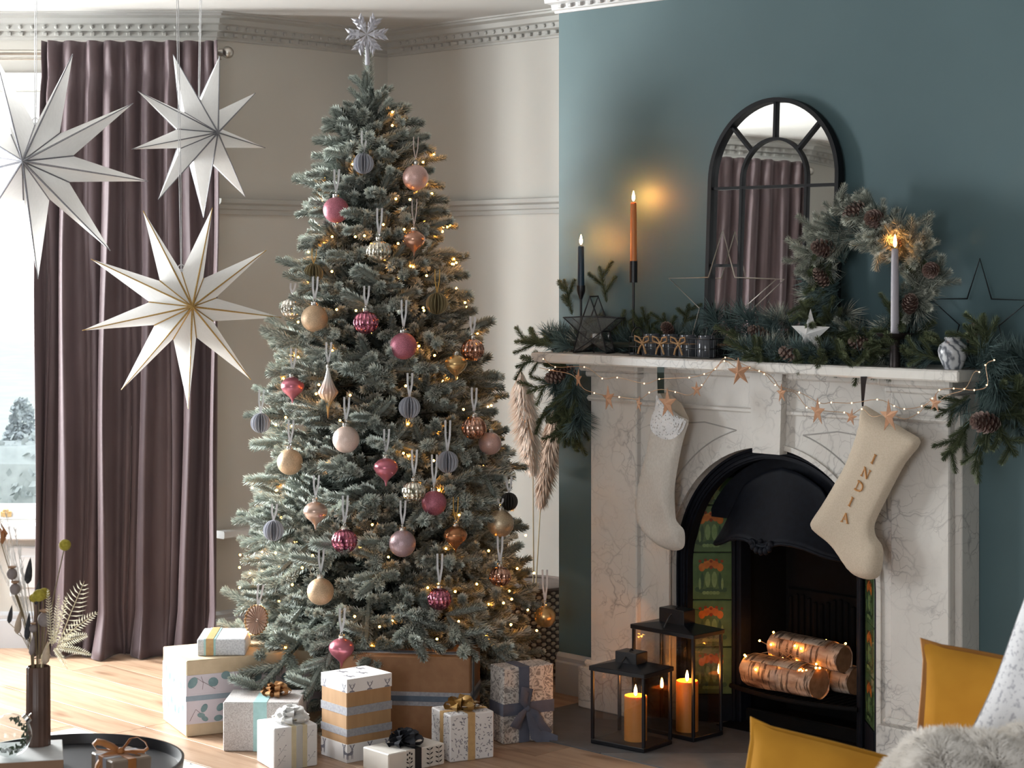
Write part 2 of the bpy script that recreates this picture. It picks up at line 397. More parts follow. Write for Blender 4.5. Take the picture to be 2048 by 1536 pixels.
# ---------------------------------------------------------------- windows (local x along wall, y outwards)
def window(name, a, d, w, label, simple=False):
    rz = math.atan2(d[1], d[0]); r = thing(name, label, 'window', (a[0], a[1], 0), rz); r['kind'] = 'structure'
    fr = MB(); mid = 1.345; e = .05
    for x0, x1, z0, z1 in ((-.05, 0, WZ0-.02, WZ1+.06), (w, w+.05, WZ0-.02, WZ1+.06), (-.06, w+.06, WZ1, WZ1+.07)): fr.rbox(x0, x1, -.018, .02, z0, z1, .004)
    fr.build('casing', M['white_paint'], r)
    for nm, z0, z1, y in (('lower_sash', WZ0, mid+.015, .03), ('upper_sash', mid-.015, WZ1, .062)):
        s = MB(); bt = .062 if nm == 'lower_sash' else .036
        s.rbox(0, e, y, y+.03, z0, z1, .003); s.rbox(w-e, w, y, y+.03, z0, z1, .003)
        s.rbox(e, w-e, y, y+.03, z0, z0+bt, .003); s.rbox(e, w-e, y, y+.03, z1-(.034 if nm == 'lower_sash' else .12), z1, .003)
        if nm == 'upper_sash': s.rbox(e, w-e, y-.012, y, z1-.06, z1, .003)
        so = s.build(nm, M['white_paint'], r)
        MB().box(e-.004, w-e+.004, y+.012, y+.016, z0+bt-.004, z1-.03).build('pane', M['pane'], so)
        if nm == 'lower_sash':
            h = MB(); cx = w-.185
            h.rbox(cx-.022, cx+.022, y-.008, y, z0+.012, z0+.034, .002); h.rbox(cx-.012, cx+.012, y-.020, y-.006, z0+.030, z0+.044, .003)
            h.build('sash_lift', M['brass'], so)
    MB().rbox(-.12, w+.12, -.07, .03, .432, WZ0-.006, .006).build('sill', M['white_paint'], r)
    return r
window('window_1', (A0[0]+.10, 7.70), (1, 0), .70, 'white sash window with brass lift beside the plum curtain')
v = (S2, S2); bb = (B0[0]+.13*S2, B0[1]+.13*S2)
window('window_2', bb, v, .84, 'white centre sash window of the bay, out of sight behind the left edge')
window('window_3', (-3.40, B1[1]+.65), (0, 1), .70, 'white sash window of the far bay side facing the mirror')
# panelled apron under the first window
ap = MB(); 
for x0, x1 in ((-2.5, -2.06), (-1.98, -1.55)):
    ap.rbox(x0, x1, 7.684, 7.70, .20, .40, .006); ap.rbox(x0+.04, x1-.04, 7.678, 7.69, .235, .365, .006)
struct(ap.build('trim_5', M['white_paint']), 'white panelled apron under the sash window', 'panelling')

# ---------------------------------------------------------------- outside
M['hedge'] = mat('hazed_hedge_leaves', (.33, .36, .36), (.24, .27, .27), 9, .9, detail=6)  # outdoor haze and glare put into the pale leaf colour
M['lawn'] = mat('lawn', (.42, .44, .40), (.36, .38, .34), 2, .95)
M['shrub'] = mat('hazed_conifer', (.38, .42, .43), (.28, .31, .33), 12, .9)  # paled the same way, distance haze is in the colour
g = MB().box(-30, 12, 9.2, 60, -.85, -.75).build('garden_ground', M['lawn']); tag(g, 'lawn outside the sash window', 'lawn', kind='structure')
def leafy(name, blobs, n, size, m):
    mb = MB(); rr = random.Random(5)
    for c, rad, k in blobs:
        for i in range(int(n*k)):
            d = Vector((rr.gauss(0, 1), rr.gauss(0, 1), rr.gauss(0, 1))).normalized()
            p = Vector(c)+Vector((d.x*rad[0], d.y*rad[1], d.z*rad[2]))*rr.uniform(.7, 1)
            a = Vector((rr.gauss(0, 1), rr.gauss(0, 1), rr.gauss(0, 1))).normalized(); b = a.orthogonal()
            q = size*rr.uniform(.6, 1.3)
            mb.add([p-a*q, p+b*q*.5, p+a*q, p-b*q*.5], [(0, 1, 2, 3)])
    return mb.build(name, m)
hd = leafy('hedge', [((-5.2+.55*i, 12.4, -.15), (.5, .45, .62), 1) for i in range(9)], 1500, .032, M['hedge'])
tag(hd, 'clipped hedge outside the window, haze put into its pale colour', 'hedge')
h2 = MB(); h2.rbox(-5.5, -.6, 12.1, 12.7, -.75, .38, .1).build('hedge_core', M['hedge'], hd)
sh = leafy('conifer', [((-3.62, 14.4, -.62+.19*i), (.52-.085*i, .5-.085*i, .22), 1-.14*i) for i in range(6)], 2600, .020, M['shrub'])
tag(sh, 'conifer rising behind the hedge, haze put into its pale colour', 'tree')
MB().tube([(-3.62, 14.4, -.8), (-3.62, 14.4, .30)], .05).build('trunk', M['hedge'], sh)

# ---------------------------------------------------------------- curtains and rod
m, nt, b = nmat('plum_velvet'); M['velvet'] = m
n = node(nt, 'ShaderNodeTexNoise', Scale=9., Detail=5.); L(nt, coords(nt, (1, 1, .25)), n.inputs['Vector'])
r = ramp(nt, n.outputs[0], [(.35, (.088, .064, .070)), (.68, (.118, .086, .093))]); L(nt, r.outputs[0], b.inputs['Base Color'])
b.inputs['Roughness'].default_value = .55; b.inputs['Specular IOR Level'].default_value = .25
b.inputs['Sheen Weight'].default_value = .55; b.inputs['Sheen Roughness'].default_value = .3; b.inputs['Sheen Tint'].default_value = (.80, .70, .74, 1)
n2 = node(nt, 'ShaderNodeTexNoise', Scale=300., Detail=2.); L(nt, coords(nt), n2.inputs['Vector']); bump(nt, b, n2.outputs[0], .12, .001)
def curtain_mesh():
    crest = [88, 103, 146, 186, 226, 262, 301, 343, 384, 420, 440]      # where folds stand proud, in pixels at the rod
    cx = [(c-1024)/F*7.58 for c in crest]; x0, x1 = cx[0], cx[-1]; cc = .5*(x0+x1)
    rr = random.Random(3); amp = [rr.uniform(.75, 1.2) for _ in crest]; ph = [rr.uniform(0, 6) for _ in crest]
    NZ, NX = 70, 330; rows = []; top, bot = 2.377, .004
    for j in range(NZ):
        f = j/(NZ-1); z = top+(bot-top)*f; row = []
        for i in range(NX):
            g = i/(NX-1)*(len(crest)-1); k = min(int(g), len(crest)-2); q = g-k
            wob = .010*math.sin(2.1*f*PI+ph[k])*min(1, f*3)*(1-q)+.010*math.sin(2.1*f*PI+ph[k+1])*min(1, f*3)*q
            x = cx[k]+(cx[k+1]-cx[k])*q+wob
            mrg = lambda kk: 1-(.78 if kk % 2 else -.25)*min(1, max(0, f-.06)/.35)
            a = amp[k]*mrg(k)*(1-q)+amp[k+1]*mrg(k+1)*q
            c = math.cos(2*PI*q)
            head = max(0, 1-abs(f-.055)/.03)                        # gathered under the heading tape
            A = (.058+.024*min(1, f*1.6))*a*(1-.45*head)
            sharp = math.copysign(abs(c)**(.75), c)
            y = -A*(sharp*.5+.5)+.012*math.sin(5.3*g+4*f+ph[k])*f
            x += .018*a*math.sin(2*PI*q)*(.35+.65*f)*(1 if k % 2 else -.5)
            w = 1+.035*f+.012*math.sin(PI*f)
            x = cc+(x-cc)*w-.012*f
            if f > .93: y -= (f-.93)/.07*.035*(1+math.sin(g*2.2)); x += (f-.93)/.07*.015*math.sin(g*3.1)
            row.append(Vector((x-x0, y, z)))
        rows.append(row)
    return MB().grid(rows), x0, x1
cmb, cx0, cx1 = curtain_mesh(); cme = cmb.mesh('drape', M['velvet'], 179)
def curtain(loc, rz, label, sx=1):
    r = thing('curtain', label, 'curtain', loc, rz, 'plum velvet curtains of the bay')
    d = put('drape', cme, r, scale=(sx, 1, 1)); md = d.modifiers.new('cloth', 'SOLIDIFY'); md.thickness = .003
    hm = MB().grid([[Vector((v.x, v.y-.003, v.z)) for v in map(Vector, cmb.v[i*330:(i+1)*330])] for i in (3, 4)]); hm.build('heading_seam', M['velvet'], r, scale=(sx, 1, 1))
    return r
curtain((cx0, 7.584, 0), 0, 'plum velvet curtain hanging to the floor beside the sash window')
curtain((-3.284, 5.50, 0), PI/2, 'plum velvet curtain across the room, seen in the arched mirror')
def rod(name, a, b, label, rz, sg=1):
    r = thing(name, label, 'curtain rod', a, rz); ln = (Vector(b)-Vector(a)).length
    MB().tube([(0, 0, 0), (ln, 0, 0)], .011, 12).build('pole', M['chrome'], r, 60)
    MB().tube([(0, -.005*sg, -.024), (ln, -.005*sg, -.024)], .006, 8).build('front_track', M['chrome'], r, 60)
    f = MB(); f.ball((ln+.022, 0, 0), .024, 24); f.tube([(ln-.012, 0, 0), (ln+.004, 0, 0)], .015, 16); f.build('finial', M['chrome'], r, 50)
    br = MB(); br.tube([(ln-.05, 0, 0), (ln-.05, .10*sg, 0)], .006, 8); br.tube([(.1, 0, 0), (.1, .10*sg, 0)], .006, 8); br.build('bracket', M['chrome'], r)
rod('curtain_rod', (-2.56, 7.60, 2.338), (cx1+.005, 7.60, 2.338), 'metal curtain rod with ball finial above the sash window', 0)
rod('curtain_rod', (-3.30, 6.85, 2.338), (-3.30, 5.49, 2.338), 'metal curtain rod seen only in the arched mirror', -PI/2, -1)

# ---------------------------------------------------------------- hearth and rug
M['slate'] = mat('grey_slate', (.105, .105, .112), (.082, .082, .088), 14, .6, bmp=.1, bscale=90)
M['slate2'] = mat('grey_slate_front', (.16, .16, .165), (.13, .13, .135), 14, .6, bmp=.1, bscale=90)
hs = fl(1316, 1536); 
h = thing('hearth', 'grey slate hearth slab let into the floor before the fireplace', 'hearth', WL(.20, 0, 0), -PI/4); h['kind'] = 'structure'
fr = fl(1220, 1513); tf = (Vector((fr.x-X0, fr.y-Y0, 0))).dot(Vector((-S2, -S2, 0)))
sy = 6.012   # joint line: Y = sy in the room
def loc_h(p): d = Vector(p)-WL(.20, 0, 0); return d.x*S2-d.y*S2, d.x*S2+d.y*S2
def hpoly(mb, pts, z0, z1):
    q = [loc_h(p) for p in pts]; n = len(q)
    vs = [(x, y, z) for z in (z0, z1) for x, y in q]
    mb.add(vs, [tuple(range(n, 2*n)), tuple(range(n))[::-1]]+[(i, (i+1) % n, (i+1) % n+n, i+n) for i in range(n)])
a = WL(.185, 0, 0); bq = WL(.185, tf, 0); c_ = WL(1.95, tf, 0); d_ = WL(1.95, 0, 0)
def on_front(Y): s = (Y0-Y)/S2-tf; return WL(s, tf, 0)
def on_right(Y): tt = (Y0-Y)/S2-1.95; return WL(1.95, tt, 0)
j0 = on_front(sy); js = WL((Y0-sy)/S2, 0, 0)
hb = MB(); hpoly(hb, [bq, j0, js, a], .0006, .005); hb.build('back_slab', M['slate'], h)
hb = MB(); j1 = on_front(sy-.004); jt = WL((Y0-sy+.004)/S2, 0, 0); hpoly(hb, [j1, c_, d_, jt], .0006, .005); hb.build('front_slab', M['slate2'], h)

m, nt, b = nmat('rug_wool'); M['rug'] = m
v = node(nt, 'ShaderNodeTexNoise', Scale=26., Detail=2.5); L(nt, coords(nt), v.inputs['Vector'])
r = ramp(nt, v.outputs[0], [(.33, (.05, .05, .055)), (.40, (.66, .65, .63))]); L(nt, r.outputs[0], b.inputs['Base Color']); b.inputs['Roughness'].default_value = 1
rc = fl(152, 1462); rg = thing('rug', 'white wool rug with black flecks under the tray table', 'rug', (rc.x, rc.y, 0), -PI/4)
MB().rbox(0, 2.4, -2.2, 0, .001, .012, .004).build('pile', M['rug'], rg)
fb = MB(); rr = random.Random(9)
for i in range(700):
    x = rr.uniform(0, 2.3); e = rr.random() < .5
    p = Vector((x, 0, .008)) if e else Vector((0, -rr.uniform(0, 1.5), .008))
    d = Vector((rr.gauss(0, .3), 1, 0)) if e else Vector((-1, rr.gauss(0, .3), 0))
    w = Vector((d.y, -d.x, 0))*.002; fb.add([p-w, p+w, p+d*rr.uniform(.012, .025)+Vector((0, 0, -.006))], [(0, 1, 2)])
stuff(fb.build('fringe', M['rug'], rg))
# ================================================================ FIREPLACE  (local x = s, y = -t)
def m_marble(name, base, vein, sc=1., dens=.5):
    m, nt, b = nmat(name)
    co_ = coords(nt)
    w = node(nt, 'ShaderNodeTexNoise', Scale=3.*sc, Detail=5.); L(nt, co_, w.inputs['Vector'])
    mx = node(nt, 'ShaderNodeMix', data_type='VECTOR'); mx.inputs[0].default_value = .32
    L(nt, co_, mx.inputs[4]); L(nt, w.outputs[1], mx.inputs[5])
    cols = []
    for s_, wd in ((11.*sc, .016), (27.*sc, .012)):
        vo = node(nt, 'ShaderNodeTexVoronoi', feature='DISTANCE_TO_EDGE', Scale=s_); L(nt, mx.outputs[1], vo.inputs['Vector'])
        r = ramp(nt, vo.outputs['Distance'], [(0, (1, 1, 1)), (wd, (.35, .35, .35)), (wd*3.2, (0, 0, 0))]); cols.append(r)
    n2 = node(nt, 'ShaderNodeTexNoise', Scale=4.5*sc, Detail=3.); L(nt, co_, n2.inputs['Vector'])
    msk = ramp(nt, n2.outputs[0], [(.38, (.06, .06, .06)), (.62, (1, 1, 1))])
    ad = node(nt, 'ShaderNodeMath', operation='MAXIMUM'); L(nt, cols[0].outputs[0], ad.inputs[0]); L(nt, cols[1].outputs[0], ad.inputs[1])
    ml = node(nt, 'ShaderNodeMath', operation='MULTIPLY'); L(nt, ad.outputs[0], ml.inputs[0]); L(nt, msk.outputs[0], ml.inputs[1])
    m3 = node(nt, 'ShaderNodeMath', operation='MULTIPLY'); L(nt, ml.outputs[0], m3.inputs[0]); m3.inputs[1].default_value = dens
    n3 = node(nt, 'ShaderNodeTexNoise', Scale=5.*sc, Detail=4.); L(nt, co_, n3.inputs['Vector'])
    bs = ramp(nt, n3.outputs[0], [(.3, tuple(x*.90 for x in base)), (.6, base)])
    fx = node(nt, 'ShaderNodeMix', data_type='RGBA'); L(nt, m3.outputs[0], fx.inputs[0]); L(nt, bs.outputs[0], fx.inputs[6]); fx.inputs[7].default_value = (*vein, 1)
    L(nt, fx.outputs[2], b.inputs['Base Color']); b.inputs['Roughness'].default_value = .28
    return m
M['marble'] = m_marble('veined_marble', (.66, .635, .60), (.17, .16, .165), 1., .72)
m, nt, b = nmat('swirled_marble'); M['marble_vase'] = m
wv = node(nt, 'ShaderNodeTexWave', Scale=14., Distortion=9., Detail=3.); wv.inputs['Detail Scale'].default_value = 1.6; L(nt, coords(nt, (1, 1, .7), rot=(.5, .6, 0)), wv.inputs['Vector'])
r = ramp(nt, wv.outputs['Fac'], [(0, (.09, .10, .12)), (.25, (.30, .31, .34)), (.5, (.50, .51, .53)), (1, (.55, .56, .58))]); L(nt, r.outputs[0], b.inputs['Base Color']); b.inputs['Roughness'].default_value = .3
FR = (X0, Y0, 0); RW = -PI/4
fp = thing('fireplace', 'white veined marble fireplace surround on the teal chimney breast', 'fireplace', FR, RW)
ma = M['marble']
for nm, s0, s1 in (('pilaster', .262, .470), ('pilaster', 1.470, 1.672)):
    p = MB(); p.rbox(s0, s1, -.12, 0, .155, 1.135, .004); po = p.build(nm, ma, fp)
    q = MB(); q.rbox(s0-.006, s1+.012, -.139, -.05, 1.048, 1.067, .008); q.build('necking', ma, po)
    q = MB(); q.rbox(s0-.012, s1+.014, -.135, 0, 1.130, 1.150, .005); q.rbox(s0-.026, s1+.028, -.155, 0, 1.150, 1.1775, .007); q.build('capital', ma, po)
    q = MB(); q.rbox(s0-.034, s1+.034, -.147, 0, .0055, .145, .004); q.rbox(s0-.020, s1+.020, -.138, 0, .145, .168, .010); q.build('plinth', ma, po)
for a_, b_ in ((.240, .262), (1.672, 1.698)): MB().rbox(a_, b_, -.095, 0, .168, 1.13, .003).build('side_return', ma, fp)
AC, AR, ASZ = 1.005, .405, .53
NA = 40
arc = [(AC+AR*math.cos(PI*i/NA), ASZ+AR*math.sin(PI*i/NA)) for i in range(NA+1)]   # right to left
poly = [(.470, .0055), (.470, 1.178), (1.470, 1.178), (1.470, .0055), (AC+AR, .0055)]+arc+[(AC-AR, .0055)]
MB().prism(poly, -.098, 0).build('spandrel', ma, fp)
def arch_band(r0, r1, t0, t1, z0=.0055, legs=True, n=NA):
    o = [(AC+r1*math.cos(PI*i/n), ASZ+r1*math.sin(PI*i/n)) for i in range(n+1)]
    i_ = [(AC+r0*math.cos(PI*i/n), ASZ+r0*math.sin(PI*i/n)) for i in range(n+1)]
    if legs:
        o = [(AC+r1, z0)]+o+[(AC-r1, z0)]; i_ = [(AC+r0, z0)]+i_+[(AC-r0, z0)]
    mb = MB(); k = len(o); vs = [(x, -t, z) for t in (t0, t1) for q in (o, i_) for x, z in q]
    fs = []
    for i in range(k-1):
        a, b_, c, d = i, i+1, k+i, k+i+1          # back outer, back inner
        fs += [(2*k+a, 2*k+b_, 2*k+d, 2*k+c), (a, c, d, b_), (a, b_, 2*k+b_, 2*k+a), (c, 2*k+c, 2*k+d, d)]
    fs += [(0, 2*k, 3*k, k), (k-1, 2*k-1, 4*k-1, 3*k-1)]
    return mb.add(vs, [f[::-1] for f in fs])
arch_band(AR, AR+.016, .09, .106).build('arch_edge', ma, fp)
k = MB(); k.prism([(.962, .918), (1.068, .918), (1.078, 1.178), (.950, 1.178)], -.128, -.09); k.build('keystone', ma, fp)
b_ = MB(); b_.rbox(.470, .952, -.108, -.09, 1.040, 1.056, .004); b_.rbox(1.076, 1.470, -.108, -.09, 1.040, 1.056, .004); b_.build('frieze_moulding', ma, fp)
b_ = MB(); b_.rbox(.47, .95, -.116, -.09, 1.150, 1.1775, .006); b_.rbox(1.078, 1.470, -.116, -.09, 1.150, 1.1775, .006); b_.build('bed_moulding', ma, fp)
M['groove'] = mat('marble_groove_shade', (.40, .385, .37), rough=.5)  # darker than the marble, standing in for shade along the carving
for sg in (-1, 1):
    c = MB(); x = lambda d: AC+sg*d
    pts = [(x(.47*math.cos(a)), -.0985, ASZ+.47*math.sin(a)) for a in [PI*(.17+.24*i/14) for i in range(15)]]
    pts2 = [pts[-1], (x(.26), -.0985, 1.0), (x(.43), -.0985, .985), (x(.44), -.0985, .75), pts[0]]
    c.tube(pts, .0024, 6); c.tube(pts2, .0024, 6); c.build('carved_panel_line', M['groove'], fp)
sl = MB(); sl.rbox(.122, 1.796, -.27, 0, 1.1785, 1.2115, .005); sl.build('mantel_shelf', ma, fp)
MT = 1.2118

# ---------------------------------------------------------------- cast iron insert
fi = thing('fireplace_insert', 'black cast-iron arched fireplace insert with green floral tiles', 'fireplace insert', FR, RW)
ir = M['iron']
af = arch_band(.366, .4045, .02, .058).build('arch_frame', ir, fi, 40)
for i, (a, b2, t1) in enumerate(((.397, .404, .070), (.372, .380, .066), (.384, .389, .064))):
    arch_band(a, b2, .05, t1).build('arch_bead', ir, fi, 40)
# lettering-like relief band is too worn to read: plain beads
TC = AC-.012
M['tile_iron'] = ir
def m_tile():
    m, nt, b = nmat('green_floral_tile')
    tc = nt.nodes.new('ShaderNodeTexCoord'); sp = nt.nodes.new('ShaderNodeSeparateXYZ'); L(nt, tc.outputs['Object'], sp.inputs[0])
    n = node(nt, 'ShaderNodeTexNoise', Scale=30., Detail=3.); L(nt, tc.outputs['Object'], n.inputs['Vector'])
    g = ramp(nt, n.outputs[0], [(.3, (.055, .098, .038)), (.7, (.082, .138, .056))]); L(nt, g.outputs[0], b.inputs['Base Color'])
    b.inputs['Roughness'].default_value = .18; b.inputs['Coat Weight'].default_value = .5
    return m
M['tile'] = m_tile()
M['petal'] = mat('orange_glaze', (.44, .14, .025), (.34, .09, .02), 60, .25)
M['petal_dark'] = mat('rust_glaze', (.20, .035, .012), rough=.25)
M['leaf_pale'] = mat('pale_green_glaze', (.17, .25, .11), (.13, .20, .08), 60, .25)
M['leaf_dark'] = mat('dark_green_glaze', (.035, .075, .04), rough=.25)
def tile_parts(h):
    b = MB(); b.rbox(-.0755, .0755, -.004, .004, 0, min(h, .1535), .0025)
    p = MB(); full = h > .15
    def disc(cx, cz, rx, rz, mi, y=-.0046, n=10): p.add([(cx+rx*math.cos(2*PI*i/n), y, cz+rz*math.sin(2*PI*i/n)) for i in range(n)], [tuple(range(n))], mi)
    if full:
        for i in range(5): disc(-.030+.015*i, .112+.008*math.cos((i-2)*1.2), .011, .014, 0)
        for i in range(5): disc(-.036+.018*i, .126+.004*(i % 2), .005, .005, 1, -.0049)
        disc(0, .106, .006, .006, 1, -.0050)
        for sx in (-1, 1):
            disc(sx*.011, .066, .009, .027, 2); disc(sx*.029, .062, .006, .027, 3); disc(sx*.037, .052, .004, .020, 2, -.0049)
        for i in range(9): disc(-.044+.011*i, .030+.003*math.cos(i*1.7), .009, .008, 3, -.0048)
        for i in range(5): disc(-.022+.011*i, .022, .007, .006, 2, -.0051)
    else:
        for sx in (-1, 1): disc(sx*.02, .03, .012, .02, 2)
        for i in range(7): disc(-.033+.011*i, .012, .008, .006, 3, -.0049)
    return b, p
tb, tp = tile_parts(.1535); tme = tb.mesh('tile', M['tile']); pme = tp.mesh('glazed_flower', [M['petal'], M['petal_dark'], M['leaf_pale'], M['leaf_dark']])
tb2, tp2 = tile_parts(.09); tme2 = tb2.mesh('tile', M['tile']); pme2 = tp2.mesh('glazed_flower', [M['petal'], M['petal_dark'], M['leaf_pale'], M['leaf_dark']])
for sg in (-1, 1):
    xa, ta, xb, tb_ = TC+sg*.3675, .038, TC+sg*.262, -.067
    cx, ct = (xa+xb)/2, (ta+tb_)/2
    rz = -PI/4 if sg < 0 else PI/4           # tile faces into the room, splayed
    rz = -rz
    pn = MB(); Mx = Matrix.Translation((cx, -ct, 0)) @ Matrix.Rotation(rz, 4, 'Z')
    pn.box(-.079, .079, .006, .03, .0055, .86, Mx); pn.box(-.079, .079, -.006, .006, .0055, .092, Mx); pn.build('tile_backing', ir, fi)
    for i in range(5):
        z = .094+.156*i
        o = put('tile', tme if i < 4 else tme2, fi, (cx, -ct, z), (0, 0, rz)); put('glazed_flower', pme if i < 4 else pme2, o)
    jm = MB(); s0 = TC+sg*.258
    jm.rbox(min(s0, s0-sg*.03), max(s0, s0-sg*.03), .060, .12, .0055, .80, .004); jm.rbox(min(s0, s0-sg*.014), max(s0, s0-sg*.014), .048, .07, .0055, .74, .004)
    jm.build('inner_jamb', ir, fi)
bp = MB(); bp.box(TC-.42, TC-.255, .10, .12, .0055, .96); bp.box(TC+.255, TC+.42, .10, .12, .0055, .96); bp.box(TC-.30, TC+.30, .10, .12, .80, .97); bp.build('rear_plate', M['soot'], fi)
fb = MB()
x0, x1 = TC-.245, TC+.245
fb.box(x0-.02, x1+.02, -.02, .34, .0052, .0075); fb.box(x0-.02, x0, .10, .34, .0055, .90); fb.box(x1, x1+.02, .10, .34, .0055, .90); fb.box(x0-.02, x1+.02, .33, .36, .0055, .90)
fb.box(x0-.02, x1+.02, .05, .36, .86, .90); fb.build('firebox', M['soot'], fi)
hd_ = MB(); o = [(AC+.368*math.cos(PI*i/30), ASZ+.368*math.sin(PI*i/30)) for i in range(31)]; o = [q for q in o if q[1] > .66]
hd_.prism(o, .012, .05); hd_.build('hood_backplate', ir, fi)
rows = []
for j in range(17):
    f = j/16; row = []
    for i in range(41):
        g = i/20-1
        half = .150+.118*f**.8; x = TC+.004+g*half
        ztop = ASZ+math.sqrt(max(.368**2-(x-AC)**2, .02))-.03
        ztop = min(ztop, .865)-.03*abs(g)
        zb = float(np.interp(abs(g), [0, .12, .25, .4, .55, .75, .9, 1], [.626, .632, .641, .640, .632, .612, .602, .600]))
        z = ztop+(zb-ztop)*f
        t = .005+(.100*(1-g*g)**.8+.012)*f**1.5+.006
        row.append(Vector((x, -t, z)))
    rows.append(row)
hood = MB().grid(rows).build('hood', ir, fi, 60); hood.modifiers.new('t', 'SOLIDIFY').thickness = .008
def hood_pt(g, f, off=.004):
    a = min(int(f*16), 15); b2 = min(int((g+1)*20), 39); p = rows[a][b2].lerp(rows[a+1][b2], f*16-a).lerp(rows[a][b2+1].lerp(rows[a+1][b2+1], f*16-a), (g+1)*20-b2)
    return p+Vector((0, -off, 0))
orn = MB(); orn.tube([rows[16][i]+Vector((0, -.004, 0)) for i in range(41)], .006, 8)
for sg in (-1, 1):
    orn.tube([hood_pt(sg*g, f) for g, f in ((.02, .86), (.12, .78), (.24, .80), (.34, .88), (.46, .92), (.6, .90))], .005, 8)
    orn.tube([hood_pt(sg*g, f) for g, f in ((.05, .72), (.16, .60), (.24, .48), (.22, .36), (.14, .30))], .0045, 8)
    orn.tube([hood_pt(sg*g, f) for g, f in ((.10, .84), (.22, .70), (.36, .52), (.48, .44), (.56, .46))], .0035, 8)
    orn.tube([hood_pt(sg*(.86+.07*math.cos(a)*(1-a/14)), .86+.07*math.sin(a)*(1-a/14)) for a in [i*.6 for i in range(16)]], .0032, 7)
    orn.ball(hood_pt(sg*.55, .80), .006, 10)
orn.build('scroll_relief', ir, fi, 60)
bo = MB(); c0 = rows[16][20]
for i in range(7):
    a = PI*(1.02+.16*i-.0); rr_ = .034
    bo.ball(c0+Vector((rr_*math.cos(a)*1.1, -.006, .012+rr_*math.sin(a)*.8)), .0105, 10, 0, 1.25)
for sg in (-1, 1): bo.tube([c0+Vector((sg*(.034+.012*math.cos(a)), -.008, .006+.012*math.sin(a))) for a in [i*.6 for i in range(9)]], .004, 7)
bo.ball(c0+Vector((0, -.008, .018)), .008, 10); bo.build('shell_boss', ir, fi, 60)
gr = MB(); GZ = .128
fr_ = [(TC-.25+.5*i/20, -(.012+.048*math.sin(PI*i/20))+.05, GZ) for i in range(21)]
gr.tube(fr_, .008, 8)
for i in range(1, 20):
    x, y, z = fr_[i]; gr.tube([(x, y, GZ), (x+.004, .30, GZ+.006)], .0042, 6)
gr.box(TC-.25, TC+.25, .28, .30, GZ-.01, GZ+.01)
gr.build('fire_grate', M['soot'], fi, 50)
fl_ = MB()
for i in range(18):
    x = TC-.22+.0255*i; fl_.rbox(x, x+.013, .305, .331, GZ, .395+.012*math.sin(i), .004)
fl_.rbox(TC-.23, TC+.23, .318, .331, GZ, .42, .004); fl_.build('ridged_fireback', M['soot'], fi)
ap_ = MB(); ap_.rbox(TC-.25, TC+.25, .09, .11, .0055, .05, .004); ap_.build('ash_guard', M['soot'], fi)

# ---------------------------------------------------------------- birch logs
def m_bark():
    m, nt, b = nmat('birch_bark')
    n = node(nt, 'ShaderNodeTexNoise', Scale=26., Detail=5.); L(nt, coords(nt, (.35, 1, 1)), n.inputs['Vector'])
    n2 = node(nt, 'ShaderNodeTexNoise', Scale=60., Detail=2.); L(nt, coords(nt, (1.6, .25, .25)), n2.inputs['Vector'])
    r = ramp(nt, n.outputs[0], [(.34, (.12, .06, .035)), (.47, (.36, .24, .165)), (.64, (.62, .50, .41))])
    r2 = ramp(nt, n2.outputs[0], [(.40, (.10, .07, .05)), (.47, (1, 1, 1))])
    mx = node(nt, 'ShaderNodeMix', data_type='RGBA', blend_type='MULTIPLY'); mx.inputs[0].default_value = .85
    L(nt, r.outputs[0], mx.inputs[6]); L(nt, r2.outputs[0], mx.inputs[7]); L(nt, mx.outputs[2], b.inputs['Base Color'])
    b.inputs['Roughness'].default_value = .8; bump(nt, b, n.outputs[0], .6, .004); return m
M['bark'] = m_bark(); M['cutwood'] = mat('cut_log_end', (.40, .20, .10), (.28, .13, .06), 45, .8)
def log(label, a, b, r, curl=False):
    a, b = Vector(a), Vector(b); d = b-a; ln = d.length
    q = Vector((1, 0, 0)).rotation_difference(d.normalized()); rt = thing('birch_log', label, 'log', a, 0, 'birch logs in the grate')
    rt.rotation_euler = q.to_euler()
    bk = MB(); rw = []
    for i in range(13):
        x = ln*i/12; row = []
        for k in range(28):
            t = 2*PI*k/28; e = 1+.05*math.sin(3*t+1.2*i*.3)+.03*math.sin(7*t+i)
            row.append(Vector((x, r*e*math.cos(t), r*e*math.sin(t))))
        rw.append(row)
    bk.grid(rw, closed=True); bk.build('bark', M['bark'], rt, 60)
    for x in (.004, ln-.004):
        c = MB(); c.lathe([(1e-5, x), (r*.93, x), (r*.93, x+.001), (1e-5, x+.001)], 28, Matrix.Rotation(PI/2, 4, 'Y') if False else Matrix(((0, 0, 1, 0), (1, 0, 0, 0), (0, 1, 0, 0), (0, 0, 0, 1))))
        c.build('cut_end', M['cutwood'], rt)
    if curl:
        cu = MB().grid([[Vector((ln*.1+ln*.75*i/9, (r+.006+.02*(k/9)**2)*math.cos(1.0+1.5*k/9), (r+.006+.02*(k/9)**2)*math.sin(1.0+1.5*k/9))) for k in range(10)] for i in range(10)])
        o = cu.build('loose_bark', M['bark'], rt, 60); o.modifiers.new('t', 'SOLIDIFY').thickness = .003
    return rt
GT = GZ+.0055
log('thick birch log in front on the grate, sawn end facing out', WL(.80, -.065, GT+.052), WL(1.095, -.045, GT+.052), .050, True)
log('birch log lying behind on the grate, half hidden', WL(.875, -.185, GT+.049), WL(1.15, -.165, GT+.049), .046)
log('birch log resting on top of the other two', WL(.855, -.130, GT+.128), WL(1.135, -.122, GT+.122), .044, True)
lf = thing('log_fairy_lights', 'warm fairy lights strung over the birch logs', 'fairy lights', WL(.95, -.06, GT), RW)
